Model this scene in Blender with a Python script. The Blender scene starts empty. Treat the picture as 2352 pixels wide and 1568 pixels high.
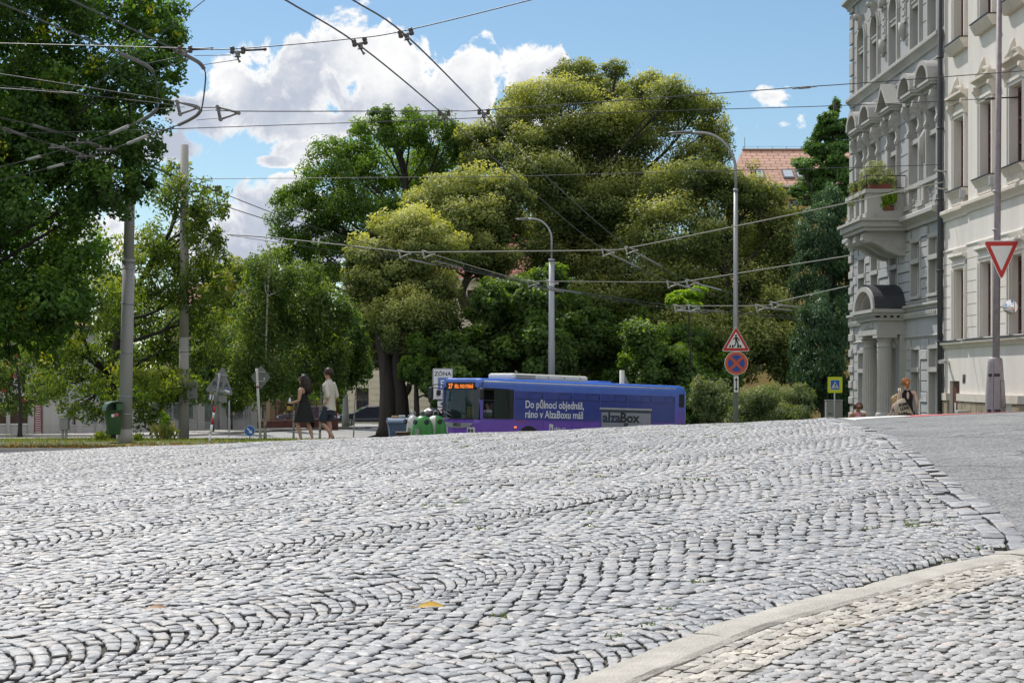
import bpy, bmesh, math, random
import numpy as np
from mathutils import Vector, Matrix, Euler
rng = np.random.default_rng(7)
random.seed(7)
PI = math.pi
SC = bpy.context.scene
COL = SC.collection
FPX, CX, HY = 4000.0, 1176.0, 868.0          # focal length, principal column and horizon row of the survey frame (2352 x 1568)
SUN = Vector((-0.30, 0.58, 0.757)).normalized()

# ------------------------------------------------------------------ helpers
def at(px, py, d):
    """survey reading (column, row, distance) -> a point in metres; the eye is the origin, +Y is ahead"""
    return Vector(((px - CX) / FPX * d, d, (HY - py) / FPX * d))
def sstep(a, b, t):
    t = np.clip((np.asarray(t, float) - a) / (b - a), 0, 1)
    return t * t * (3 - 2 * t)
FD = np.array([0, 30, 36, 38, 43, 56, 70, 82, 100, 138, 200, 400, 4000.])
FZ = np.array([-1.5, -1.5, -1.56, -1.575, -1.585, -1.97, -2.42, -2.77, -2.92, -3.8, -4.5, -6, -6.])
def H(x, d):
    """height of the ground: a hump that crests some 28 m ahead, then falls away"""
    x = np.asarray(x, float); d = np.asarray(d, float)
    dd = np.clip(d, 0, 45)
    Q = -1.2 + .0539 * dd - .0015 * dd * dd + .041 * np.clip(x, -15, 15)
    F = np.interp(d, FD, FZ)
    F = F - .45 * sstep(55, 72, d) * (1 - sstep(92, 125, d)) * sstep(-14, -4, x)
    F = F - .035 * np.clip(x + 1.5, 0, 12) * sstep(66, 72, d) * (1 - sstep(90, 125, d))
    F = F - .65 * sstep(40, 46, d) * sstep(5.5, 8, x) * (1 - sstep(66, 80, d))
    w = sstep(28, 38, d)
    return Q * (1 - w) + F * w
def Hf(x, d): return float(H(x, d))
def base(px, d, dz=0.0):
    x = (px - CX) / FPX * d
    return Vector((x, d, Hf(x, d) + dz))

def link(o, parent=None):
    COL.objects.link(o)
    if parent is not None: o.parent = parent
    return o
def tag(o, label=None, cat=None, group=None, kind=None):
    if label: o['label'] = label
    if cat: o['category'] = cat
    if group: o['group'] = group
    if kind: o['kind'] = kind
    return o
def thing(name, label, cat, loc=(0, 0, 0), rz=0.0, group=None):
    o = bpy.data.objects.new(name, None); o.empty_display_size = .2
    o.location = loc; o.rotation_euler = (0, 0, rz)
    link(o); return tag(o, label, cat, group)
def copy_tree(o, parent=None):
    c = o.copy(); COL.objects.link(c)
    if parent is not None: c.parent = parent
    for ch in list(o.children): copy_tree(ch, c)
    return c

def mesh_np(name, V, faces, mats=None, smooth=True, fattr=None, midx=None):
    """fast mesh from arrays; faces = list of (n, k) index arrays"""
    me = bpy.data.meshes.new(name)
    V = np.asarray(V, np.float32)
    me.vertices.add(len(V)); me.vertices.foreach_set('co', V.ravel())
    if not isinstance(faces, (list, tuple)): faces = [faces]
    faces = [np.asarray(f, np.int32) for f in faces if len(f)]
    tot = np.concatenate([np.full(len(f), f.shape[1], np.int32) for f in faces])
    loops = np.concatenate([f.ravel() for f in faces])
    me.loops.add(len(loops)); me.loops.foreach_set('vertex_index', loops)
    me.polygons.add(len(tot))
    start = np.concatenate([[0], np.cumsum(tot)[:-1]]).astype(np.int32)
    me.polygons.foreach_set('loop_start', start); me.polygons.foreach_set('loop_total', tot)
    me.polygons.foreach_set('use_smooth', np.full(len(tot), bool(smooth)))
    for m in mats or []: me.materials.append(m)
    if midx is not None: me.polygons.foreach_set('material_index', np.asarray(midx, np.int32))
    for k, a in (fattr or {}).items():
        at_ = me.attributes.new(k, 'FLOAT', 'FACE'); at_.data.foreach_set('value', np.asarray(a, np.float32))
    me.update(calc_edges=True); me.validate()
    return me

class MB:
    """collects boxes, tubes, prisms ... and links them as ONE mesh object"""
    def __init__(s): s.v = []; s.f = []; s.m = []; s.sm = []
    def add(s, vs, fs, m=0, smooth=False):
        b = len(s.v); s.v += [tuple(p) for p in vs]
        for f in fs: s.f.append(tuple(i + b for i in f)); s.m.append(m); s.sm.append(smooth)
        return s
    def box(s, x0, x1, y0, y1, z0, z1, m=0, bev=0.0):
        if x0 > x1: x0, x1 = x1, x0
        if y0 > y1: y0, y1 = y1, y0
        if z0 > z1: z0, z1 = z1, z0
        if bev <= 0:
            vs = [(x, y, z) for z in (z0, z1) for y in (y0, y1) for x in (x0, x1)]
            return s.add(vs, [(0, 2, 3, 1), (4, 5, 7, 6), (0, 1, 5, 4), (2, 6, 7, 3), (0, 4, 6, 2), (1, 3, 7, 5)], m)
        bm = bmesh.new(); bmesh.ops.create_cube(bm, size=1)
        for v in bm.verts: v.co = ((x0 + x1) / 2 + v.co.x * (x1 - x0), (y0 + y1) / 2 + v.co.y * (y1 - y0), (z0 + z1) / 2 + v.co.z * (z1 - z0))
        bmesh.ops.bevel(bm, geom=list(bm.edges), offset=bev, segments=2, profile=.5, affect='EDGES')
        return s.bm(bm, m)
    def bm(s, bm, m=0, smooth=False):
        bm.verts.ensure_lookup_table(); bm.verts.index_update()
        s.add([v.co[:] for v in bm.verts], [[v.index for v in f.verts] for f in bm.faces], m, smooth); bm.free(); return s
    def tube(s, pts, r, n=8, m=0, cap=True, smooth=True):
        pts = [Vector(p) for p in pts]
        rs = list(r) if isinstance(r, (list, tuple, np.ndarray)) else [r] * len(pts)
        vs = []; up = None
        for i, p in enumerate(pts):
            t = (pts[min(i + 1, len(pts) - 1)] - pts[max(i - 1, 0)])
            t = t.normalized() if t.length > 1e-9 else Vector((0, 0, 1))
            if up is None:
                up = t.orthogonal().normalized()
            else:
                up = (up - t * up.dot(t))
                up = up.normalized() if up.length > 1e-6 else t.orthogonal().normalized()
            w = t.cross(up)
            for k in range(n):
                a = 2 * PI * k / n
                vs.append(p + (up * math.cos(a) + w * math.sin(a)) * rs[i])
        fs = [(i * n + k, i * n + (k + 1) % n, (i + 1) * n + (k + 1) % n, (i + 1) * n + k) for i in range(len(pts) - 1) for k in range(n)]
        s.add(vs, fs, m, smooth)
        if cap:
            b = len(s.v) - len(vs)
            s.f += [tuple(b + k for k in range(n - 1, -1, -1)), tuple(b + (len(pts) - 1) * n + k for k in range(n))]
            s.m += [m, m]; s.sm += [False, False]
        return s
    def lathe(s, prof, c=(0, 0, 0), n=20, m=0, smooth=True):
        return s.tube([(c[0], c[1], c[2] + z) for r, z in prof], [max(r, 1e-4) for r, z in prof], n, m, True, smooth)
    def prism(s, poly, a, b, frame=None, m=0):
        """polygon (u,v) extruded from w=a to w=b; frame maps (u,v,w) to a point (default: u=x, v=z, w=y)"""
        fr = frame or (lambda u, v, w: (u, w, v)); n = len(poly)
        vs = [fr(u, v, a) for u, v in poly] + [fr(u, v, b) for u, v in poly]
        fs = [tuple(range(n)), tuple(range(2 * n - 1, n - 1, -1))] + [(k, k + n, (k + 1) % n + n, (k + 1) % n) for k in range(n)]
        return s.add(vs, fs, m)
    def quad(s, a, b, c, d, m=0): return s.add([a, b, c, d], [(0, 1, 2, 3)], m)
    def build(s, name, mats, parent=None, recalc=True):
        me = bpy.data.meshes.new(name)
        me.from_pydata(s.v, [], s.f)
        for mm in (mats if isinstance(mats, (list, tuple)) else [mats]): me.materials.append(mm)
        me.polygons.foreach_set('material_index', s.m); me.polygons.foreach_set('use_smooth', s.sm)
        if recalc:
            bm = bmesh.new(); bm.from_mesh(me); bmesh.ops.recalc_face_normals(bm, faces=bm.faces); bm.to_mesh(me); bm.free()
        me.update()
        return link(bpy.data.objects.new(name, me), parent)
def single(mb, name, mats, label, cat, group=None, loc=None, rz=0):
    o = mb.build(name, mats)
    if loc is not None: o.location = loc; o.rotation_euler = (0, 0, rz)
    return tag(o, label, cat, group)

def rrect(w, h, r, n=4, cx=0, cy=0):
    out = []
    for sx, sy, a0 in ((1, 1, 0), (-1, 1, 90), (-1, -1, 180), (1, -1, 270)):
        for k in range(n + 1):
            a = math.radians(a0 + 90 * k / n)
            out.append((cx + sx * (w / 2 - r) + r * math.cos(a), cy + sy * (h / 2 - r) + r * math.sin(a)))
    return out
def disc(r, n=28, cx=0, cy=0): return [(cx + r * math.cos(2 * PI * k / n), cy + r * math.sin(2 * PI * k / n)) for k in range(n)]
def rtri(w, h, r, up=True, n=5):
    P = [(-w / 2, 0), (w / 2, 0), (0, h)] if up else [(-w / 2, h), (0, 0), (w / 2, h)]
    if not up: P = [P[0], P[1], P[2]]
    c = Vector((sum(p[0] for p in P) / 3, sum(p[1] for p in P) / 3)); out = []
    for i in range(3):
        p = Vector(P[i]); a = (Vector(P[i - 1]) - p).normalized(); b = (Vector(P[(i + 1) % 3]) - p).normalized()
        half = a.angle(b) / 2; cen = p + (a + b).normalized() * (r / math.sin(half))
        t0 = cen - p
        e0 = p + a * (r / math.tan(half)) - cen; e1 = p + b * (r / math.tan(half)) - cen
        for k in range(n + 1):
            v = e0.lerp(e1, k / n); v = v.normalized() * r
            out.append((cen.x + v.x, cen.y + v.y))
    return out

# ------------------------------------------------------------------ materials
def rgb(*c):
    """display colour 0..255 -> linear"""
    return tuple(((v / 255 / 12.92) if v / 255 <= .04045 else ((v / 255 + .055) / 1.055) ** 2.4) for v in c)
def NT(m):
    return m.node_tree.nodes, m.node_tree.links
_mc = {}
def mat(name, col, rough=.6, metal=0.0, var=.12, nscale=6.0, bump=0.0, bscale=40.0, dirt=None, spec=.5, streak=False):
    """painted / stone / metal surface: base colour broken up by two noises, optional bump"""
    if name in _mc: return _mc[name]
    m = bpy.data.materials.new(name); m.use_nodes = True; N, L = NT(m)
    b = N['Principled BSDF']; b.inputs['Roughness'].default_value = rough; b.inputs['Metallic'].default_value = metal
    b.inputs['Specular IOR Level'].default_value = spec
    tc = N.new('ShaderNodeTexCoord')
    src = tc.outputs['Object']
    if streak:
        mp = N.new('ShaderNodeMapping'); mp.inputs['Scale'].default_value = (1, 1, .12); L.new(src, mp.inputs[0]); src2 = mp.outputs[0]
    else: src2 = src
    n1 = N.new('ShaderNodeTexNoise'); n1.inputs['Scale'].default_value = nscale; n1.inputs['Detail'].default_value = 6; n1.inputs['Roughness'].default_value = .65
    L.new(src2, n1.inputs['Vector'])
    r = N.new('ShaderNodeMapRange'); r.inputs[1].default_value = .3; r.inputs[2].default_value = .7
    r.inputs[3].default_value = 1 - var; r.inputs[4].default_value = 1 + var; L.new(n1.outputs[0], r.inputs[0])
    mx = N.new('ShaderNodeMix'); mx.data_type = 'RGBA'; mx.blend_type = 'MULTIPLY'; mx.inputs[0].default_value = 1
    mx.inputs[6].default_value = (*col, 1); L.new(r.outputs[0], mx.inputs[7])
    out = mx.outputs[2]
    if dirt:
        n2 = N.new('ShaderNodeTexNoise'); n2.inputs['Scale'].default_value = nscale * .35; n2.inputs['Detail'].default_value = 8; n2.inputs['Roughness'].default_value = .7
        L.new(src2, n2.inputs['Vector'])
        rr = N.new('ShaderNodeMapRange'); rr.inputs[1].default_value = .52; rr.inputs[2].default_value = .72; rr.inputs[4].default_value = dirt[1]; L.new(n2.outputs[0], rr.inputs[0])
        m2 = N.new('ShaderNodeMix'); m2.data_type = 'RGBA'; m2.inputs[7].default_value = (*dirt[0], 1)
        L.new(rr.outputs[0], m2.inputs[0]); L.new(out, m2.inputs[6]); out = m2.outputs[2]
    L.new(out, b.inputs['Base Color'])
    if bump:
        n3 = N.new('ShaderNodeTexNoise'); n3.inputs['Scale'].default_value = bscale; n3.inputs['Detail'].default_value = 5; L.new(src, n3.inputs['Vector'])
        bp = N.new('ShaderNodeBump'); bp.inputs['Strength'].default_value = bump; bp.inputs['Distance'].default_value = .02
        L.new(n3.outputs[0], bp.inputs['Height']); L.new(bp.outputs[0], b.inputs['Normal'])
    _mc[name] = m
    return m
def glass_mat(name, tint=(.02, .025, .03), trans=.35, rough=.03):
    if name in _mc: return _mc[name]
    m = bpy.data.materials.new(name); m.use_nodes = True; N, L = NT(m)
    N.remove(N['Principled BSDF'])
    tr = N.new('ShaderNodeBsdfTransparent'); tr.inputs[0].default_value = (*[min(1, .55 + 4 * c) for c in tint], 1)
    pr = N.new('ShaderNodeBsdfPrincipled'); pr.inputs['Base Color'].default_value = (*tint, 1); pr.inputs['Roughness'].default_value = rough; pr.inputs['Specular IOR Level'].default_value = .8
    no = N.new('ShaderNodeTexNoise'); no.inputs['Scale'].default_value = 1.3
    bp = N.new('ShaderNodeBump'); bp.inputs['Strength'].default_value = .05; L.new(no.outputs[0], bp.inputs['Height']); L.new(bp.outputs[0], pr.inputs['Normal'])
    mx = N.new('ShaderNodeMixShader'); mx.inputs[0].default_value = 1 - trans
    L.new(tr.outputs[0], mx.inputs[1]); L.new(pr.outputs[0], mx.inputs[2]); L.new(mx.outputs[0], N['Material Output'].inputs[0])
    _mc[name] = m
    return m
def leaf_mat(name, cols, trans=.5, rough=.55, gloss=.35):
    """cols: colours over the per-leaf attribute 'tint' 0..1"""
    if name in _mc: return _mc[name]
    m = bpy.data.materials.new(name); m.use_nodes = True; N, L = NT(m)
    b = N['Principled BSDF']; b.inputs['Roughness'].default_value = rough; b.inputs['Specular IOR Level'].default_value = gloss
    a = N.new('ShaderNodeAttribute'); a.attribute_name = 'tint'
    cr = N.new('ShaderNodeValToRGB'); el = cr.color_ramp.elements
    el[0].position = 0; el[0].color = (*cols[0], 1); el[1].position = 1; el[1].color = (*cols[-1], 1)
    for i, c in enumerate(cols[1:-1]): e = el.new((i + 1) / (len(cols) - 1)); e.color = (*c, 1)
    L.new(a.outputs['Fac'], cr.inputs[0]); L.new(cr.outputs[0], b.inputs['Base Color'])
    t = N.new('ShaderNodeBsdfTranslucent')
    mm = N.new('ShaderNodeMix'); mm.data_type = 'RGBA'; mm.blend_type = 'MULTIPLY'; mm.inputs[0].default_value = 1; mm.inputs[7].default_value = (1.9, 1.75, .4, 1)
    L.new(cr.outputs[0], mm.inputs[6]); L.new(mm.outputs[2], t.inputs[0])
    mx = N.new('ShaderNodeMixShader'); mx.inputs[0].default_value = trans
    L.new(b.outputs[0], mx.inputs[1]); L.new(t.outputs[0], mx.inputs[2]); L.new(mx.outputs[0], N['Material Output'].inputs[0])
    _mc[name] = m
    return m

def text(string, size, m, parent, pos, xdir, updir, name='lettering', align='LEFT', squeeze=1.0, bold=0.0, off=0.0):
    """lettering as a flat mesh: origin pos, reading along xdir, upright along updir"""
    cu = bpy.data.curves.new(name, 'FONT'); cu.body = string; cu.size = size; cu.align_x = align; cu.offset = bold; cu.extrude = .0; cu.resolution_u = 3
    t = bpy.data.objects.new('tmp', cu); COL.objects.link(t)
    dg = bpy.context.evaluated_depsgraph_get(); me = bpy.data.meshes.new_from_object(t.evaluated_get(dg)); me.name = name
    bpy.data.objects.remove(t); bpy.data.curves.remove(cu)
    X = Vector(xdir).normalized(); U = Vector(updir); U = (U - X * U.dot(X)).normalized(); W = X.cross(U)
    M = Matrix((X * squeeze, U, W)).transposed().to_4x4(); M.translation = Vector(pos) + W * off
    me.transform(M); me.materials.clear(); me.materials.append(m)
    return link(bpy.data.objects.new(name, me), parent)

def skin(name, J, E, m, parent=None, sub=2, root=0):
    """one continuous body: joints J = [(x,y,z,rx[,ry])], bones E; grown with a Skin modifier"""
    me = bpy.data.meshes.new(name); me.from_pydata([j[:3] for j in J], E, [])
    o = bpy.data.objects.new('tmp', me); COL.objects.link(o)
    md = o.modifiers.new('s', 'SKIN'); md.use_smooth_shade = True; md.branch_smoothing = .3
    for i, sv in enumerate(me.skin_vertices[0].data):
        r = J[i][3]; sv.radius = (r, J[i][4] if len(J[i]) > 4 else r); sv.use_root = (i == root)
    sd = o.modifiers.new('d', 'SUBSURF'); sd.levels = sub; sd.render_levels = sub
    dg = bpy.context.evaluated_depsgraph_get(); dg.update()
    out = bpy.data.meshes.new_from_object(o.evaluated_get(dg)); out.name = name
    bpy.data.objects.remove(o); bpy.data.meshes.remove(me)
    out.materials.clear(); out.materials.append(m)
    for p in out.polygons: p.use_smooth = True; p.material_index = 0
    return link(bpy.data.objects.new(name, out), parent)
# ------------------------------------------------------------------ camera
cam = bpy.data.cameras.new('camera'); camo = bpy.data.objects.new('camera', cam); COL.objects.link(camo)
camo.location = (0, 0, 0); camo.rotation_euler = (PI / 2, 0, 0)
cam.sensor_width = 36; cam.lens = FPX / 2352 * 36; cam.shift_y = (HY - 784) / 2352
cam.clip_start = .1; cam.clip_end = 6000
SC.camera = camo
SC.view_settings.view_transform = 'Standard'; SC.view_settings.look = 'None'; SC.view_settings.exposure = 0; SC.view_settings.gamma = 1
SC.render.engine = 'CYCLES'
SC.cycles.max_bounces = 7; SC.cycles.transparent_max_bounces = 12; SC.cycles.transmission_bounces = 5; SC.cycles.diffuse_bounces = 3; SC.cycles.glossy_bounces = 3
SC.cycles.use_denoising = True; SC.cycles.sample_clamp_indirect = 6
# ------------------------------------------------------------------ daylight
el = math.asin(SUN.z); az = math.atan2(SUN.x, SUN.y)
W = bpy.data.worlds.new('World'); SC.world = W; W.use_nodes = True
N, L = W.node_tree.nodes, W.node_tree.links
N.clear()
def nd(t, **k):
    n = N.new(t)
    for a, v in k.items(): setattr(n, a, v)
    return n
def mth(op, a, b=None, c=None):
    n = nd('ShaderNodeMath', operation=op)
    for i, v in enumerate((a, b, c)):
        if v is None: continue
        if isinstance(v, (int, float)): n.inputs[i].default_value = v
        else: L.new(v, n.inputs[i])
    return n.outputs[0]
sky = nd('ShaderNodeTexSky', sky_type='NISHITA', sun_disc=False, sun_elevation=el, sun_rotation=az, air_density=1.0, dust_density=.25, ozone_density=1.6, altitude=250)
tc = nd('ShaderNodeTexCoord'); sep = nd('ShaderNodeSeparateXYZ'); L.new(tc.outputs['Generated'], sep.inputs[0])
# direction of the cloud bank ahead: tangent coordinates east / up, in thousandths
yy = mth('MAXIMUM', sep.outputs[1], .05)
U = mth('MULTIPLY', mth('DIVIDE', sep.outputs[0], yy), 1000.0)
V = mth('MULTIPLY', mth('DIVIDE', sep.outputs[2], yy), 1000.0)
cmb = nd('ShaderNodeCombineXYZ'); L.new(U, cmb.inputs[0]); L.new(V, cmb.inputs[1])
n1 = nd('ShaderNodeTexNoise'); n1.inputs['Scale'].default_value = .034; n1.inputs['Detail'].default_value = 9; n1.inputs['Roughness'].default_value = .62; n1.inputs['Distortion'].default_value = .35
L.new(cmb.outputs[0], n1.inputs['Vector'])
n2 = nd('ShaderNodeTexNoise'); n2.inputs['Scale'].default_value = .014; n2.inputs['Detail'].default_value = 7; n2.inputs['Roughness'].default_value = .6
sh = nd('ShaderNodeVectorMath', operation='ADD'); sh.inputs[1].default_value = (37, -19, 5); L.new(cmb.outputs[0], sh.inputs[0]); L.new(sh.outputs[0], n2.inputs['Vector'])
# cumulus bank: (column,row,half width,half height) of the puffs as surveyed
PUFF = [(800, 120, 105, 105), (890, 175, 110, 110), (700, 200, 150, 115), (560, 235, 140, 95), (470, 250, 90, 70), (930, 235, 190, 95), (1090, 200, 130, 100), (1210, 190, 110, 90),
        (1010, 270, 210, 70), (690, 280, 180, 60), (1275, 175, 60, 80), (1388, 150, 17, 20), (700, 355, 90, 42), (640, 372, 60, 20), (660, 430, 60, 45), (600, 510, 130, 110), (520, 590, 160, 130), (700, 560, 120, 130),
        (1770, 223, 22, 16), (1705, 297, 32, 13), (1795, 283, 26, 9), (1290, 330, 160, 80), (1150, 560, 170, 70), (250, 330, 190, 60), (100, 560, 260, 110), (-300, 200, 260, 150), (-500, 420, 400, 120), (2700, 420, 260, 80), (3100, 200, 300, 130)]
fld = None
for (px, py, a, b) in PUFF:
    u0, v0 = (px - CX) / 4.0, (HY - py) / 4.0
    du = mth('MULTIPLY', mth('SUBTRACT', U, u0), 4.0 / a); dv = mth('MULTIPLY', mth('SUBTRACT', V, v0), 4.0 / b)
    r2 = mth('ADD', mth('MULTIPLY', du, du), mth('MULTIPLY', dv, dv))
    g = mth('SUBTRACT', 1.0, mth('SQRT', r2))
    if a < 40: g = mth('MULTIPLY', g, .19)
    fld = g if fld is None else mth('SMOOTH_MAX', fld, g, .12)
nz = mth('SUBTRACT', n1.outputs[0], .5)
dens = mth('ADD', fld, mth('MULTIPLY', nz, 2.6))
def ramp(v, a, b, c=0.0, d=1.0):
    n = nd('ShaderNodeMapRange', interpolation_type='SMOOTHSTEP')
    n.inputs[1].default_value = a; n.inputs[2].default_value = b; n.inputs[3].default_value = c; n.inputs[4].default_value = d
    L.new(v, n.inputs[0]); return n.outputs[0]
alpha = ramp(dens, .02, .24)
grey = ramp(mth('ADD', mth('ADD', mth('MULTIPLY', mth('MINIMUM', dens, .5), .9), mth('MULTIPLY', mth('SUBTRACT', n2.outputs[0], .5), 2.0)), mth('MAXIMUM', mth('MINIMUM', mth('MULTIPLY', mth('SUBTRACT', 172.0, V), .008), .12), -.5)), .1, .72)
ccol = nd('ShaderNodeMix', data_type='RGBA'); ccol.inputs[6].default_value = (1.0, 1.0, 1.0, 1); ccol.inputs[7].default_value = (.52, .57, .68, 1)
L.new(grey, ccol.inputs[0])
tint = nd('ShaderNodeMix', data_type='RGBA', blend_type='MULTIPLY'); tint.inputs[0].default_value = 1; tint.inputs[7].default_value = (.80, .895, .93, 1)
L.new(sky.outputs[0], tint.inputs[6])
bg1 = nd('ShaderNodeBackground'); bg1.inputs[1].default_value = .112; L.new(tint.outputs[2], bg1.inputs[0])
bg2 = nd('ShaderNodeBackground'); bg2.inputs[1].default_value = 1.0; L.new(ccol.outputs[2], bg2.inputs[0])
front = ramp(sep.outputs[1], .1, .3)
n3 = nd('ShaderNodeTexNoise'); n3.inputs['Scale'].default_value = 3.2; n3.inputs['Detail'].default_value = 7; n3.inputs['Roughness'].default_value = .55
L.new(tc.outputs['Generated'], n3.inputs['Vector'])
back = mth('MULTIPLY', mth('MULTIPLY', ramp(n3.outputs[0], .36, .52), ramp(sep.outputs[1], .35, .05)), ramp(sep.outputs[2], .0, .15))  # unseen bright clouds behind the camera, added as neutral fill light
mix = nd('ShaderNodeMixShader'); L.new(mth('MAXIMUM', mth('MULTIPLY', alpha, front), back), mix.inputs[0]); L.new(bg1.outputs[0], mix.inputs[1]); L.new(bg2.outputs[0], mix.inputs[2])
ow = nd('ShaderNodeOutputWorld'); L.new(mix.outputs[0], ow.inputs[0])
sl = bpy.data.lights.new('sun', 'SUN'); sl.energy = 4.1; sl.angle = math.radians(.53); sl.color = (1, .955, .89)
so = bpy.data.objects.new('sun', sl); COL.objects.link(so); so.rotation_euler = SUN.to_track_quat('Z', 'Y').to_euler(); so.location = (-20, 20, 60)
# ------------------------------------------------------------------ ground, carriageway, kerb, pavement
def sheet(name, xs, ds, dz, m, kind='structure', inside=None, zf=None):
    """a terrain-following sheet over the grid xs x ds (cells kept where inside(x,d))"""
    xs = np.asarray(xs, float); ds = np.asarray(ds, float)
    X, D = np.meshgrid(xs, ds); Z = (zf or H)(X, D) + dz
    V = np.stack([X.ravel(), D.ravel(), Z.ravel()], 1); n = len(xs)
    i, j = np.meshgrid(np.arange(len(xs) - 1), np.arange(len(ds) - 1)); a = (j * n + i).ravel()
    Fc = np.stack([a, a + 1, a + 1 + n, a + n], 1)
    if inside is not None:
        c = V[Fc].mean(1); Fc = Fc[inside(c[:, 0], c[:, 1])]
    o = link(bpy.data.objects.new(name, mesh_np(name, V, Fc, [m]))); o['kind'] = kind
    return o
def ribbon(name, pts, m, dz, kind='structure', zf=None, sub=6):
    """sheet between two polylines given as [((xl,dl),(xr,dr)), ...]"""
    rows = []
    for k in range(len(pts) - 1):
        for t in np.linspace(0, 1, 6, endpoint=(k == len(pts) - 2)):
            l = np.array(pts[k][0]) * (1 - t) + np.array(pts[k + 1][0]) * t; r = np.array(pts[k][1]) * (1 - t) + np.array(pts[k + 1][1]) * t
            rows.append([l * (1 - s) + r * s for s in np.linspace(0, 1, sub)])
    R = np.array(rows); X, D = R[..., 0], R[..., 1]; Z = (zf or H)(X, D) + dz
    V = np.stack([X.ravel(), D.ravel(), Z.ravel()], 1); n = sub
    i, j = np.meshgrid(np.arange(n - 1), np.arange(len(R) - 1)); a = (j * n + i).ravel()
    o = link(bpy.data.objects.new(name, mesh_np(name, V, np.stack([a, a + 1, a + 1 + n, a + n], 1), [m]))); o['kind'] = kind
    return o
KL = np.array([(-2.6, .8), (-1.1, 3.3), (-.5, 4.3), (.143, 5.35), (.74, 6.3), (1.285, 6.9), (1.66, 7.35), (2.34, 7.95), (3.1, 8.55), (4.4, 9.4), (9, 12)])
BL = np.array([(2.38, 7.93), (2.5, 8.4), (2.74, 10.3), (3.02, 12.25), (3.65, 16.6), (4.13, 21.2), (5.1, 28), (6.4, 36), (7.2, 42)])
def kx(d): return np.interp(d, KL[:, 1], KL[:, 0])
def bx_(d): return np.interp(d, BL[:, 1], BL[:, 0])

def stone_mat(name, c0, c1, rough, speck, bumpd, gloss=.5):
    m = bpy.data.materials.new(name); m.use_nodes = True; N, L = NT(m); b = N['Principled BSDF']
    a = N.new('ShaderNodeAttribute'); a.attribute_name = 'tint'
    cr = N.new('ShaderNodeValToRGB'); e = cr.color_ramp.elements
    cols = [c0] + list(speck) + [c1]
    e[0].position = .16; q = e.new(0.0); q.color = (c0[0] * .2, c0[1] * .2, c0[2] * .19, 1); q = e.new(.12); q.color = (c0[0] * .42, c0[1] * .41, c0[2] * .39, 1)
    e[2].color = (*cols[0], 1); e[3].color = (*cols[-1], 1)
    for i, c in enumerate(cols[1:-1]): q = e.new(.16 + .84 * (i + 1) / (len(cols) - 1)); q.color = (*c, 1)
    L.new(a.outputs['Fac'], cr.inputs[0])
    tc = N.new('ShaderNodeTexCoord')
    n1 = N.new('ShaderNodeTexNoise'); n1.inputs['Scale'].default_value = 120; n1.inputs['Detail'].default_value = 4; n1.inputs['Roughness'].default_value = .7; L.new(tc.outputs['Object'], n1.inputs[0])
    n2 = N.new('ShaderNodeTexNoise'); n2.inputs['Scale'].default_value = 14; n2.inputs['Detail'].default_value = 6; L.new(tc.outputs['Object'], n2.inputs[0])
    r1 = N.new('ShaderNodeMapRange'); r1.inputs[1].default_value = .32; r1.inputs[2].default_value = .68; r1.inputs[3].default_value = .7; r1.inputs[4].default_value = 1.25; L.new(n1.outputs[0], r1.inputs[0])
    r2 = N.new('ShaderNodeMapRange'); r2.inputs[1].default_value = .3; r2.inputs[2].default_value = .7; r2.inputs[3].default_value = .82; r2.inputs[4].default_value = 1.14; L.new(n2.outputs[0], r2.inputs[0])
    mu = N.new('ShaderNodeMath'); mu.operation = 'MULTIPLY'; L.new(r1.outputs[0], mu.inputs[0]); L.new(r2.outputs[0], mu.inputs[1])
    mx = N.new('ShaderNodeMix'); mx.data_type = 'RGBA'; mx.blend_type = 'MULTIPLY'; mx.inputs[0].default_value = 1; L.new(cr.outputs[0], mx.inputs[6]); L.new(mu.outputs[0], mx.inputs[7])
    L.new(mx.outputs[2], b.inputs['Base Color'])
    rr = N.new('ShaderNodeMapRange'); rr.inputs[1].default_value = .35; rr.inputs[2].default_value = .65; rr.inputs[3].default_value = rough - .1; rr.inputs[4].default_value = rough + .18; L.new(n2.outputs[0], rr.inputs[0])
    L.new(rr.outputs[0], b.inputs['Roughness']); b.inputs['Specular IOR Level'].default_value = gloss
    n3 = N.new('ShaderNodeTexNoise'); n3.inputs['Scale'].default_value = 38; n3.inputs['Detail'].default_value = 7; n3.inputs['Roughness'].default_value = .68; L.new(tc.outputs['Object'], n3.inputs[0])
    bp = N.new('ShaderNodeBump'); bp.inputs['Strength'].default_value = .9; bp.inputs['Distance'].default_value = bumpd; L.new(n3.outputs[0], bp.inputs['Height']); L.new(bp.outputs[0], b.inputs['Normal'])
    return m
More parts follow.
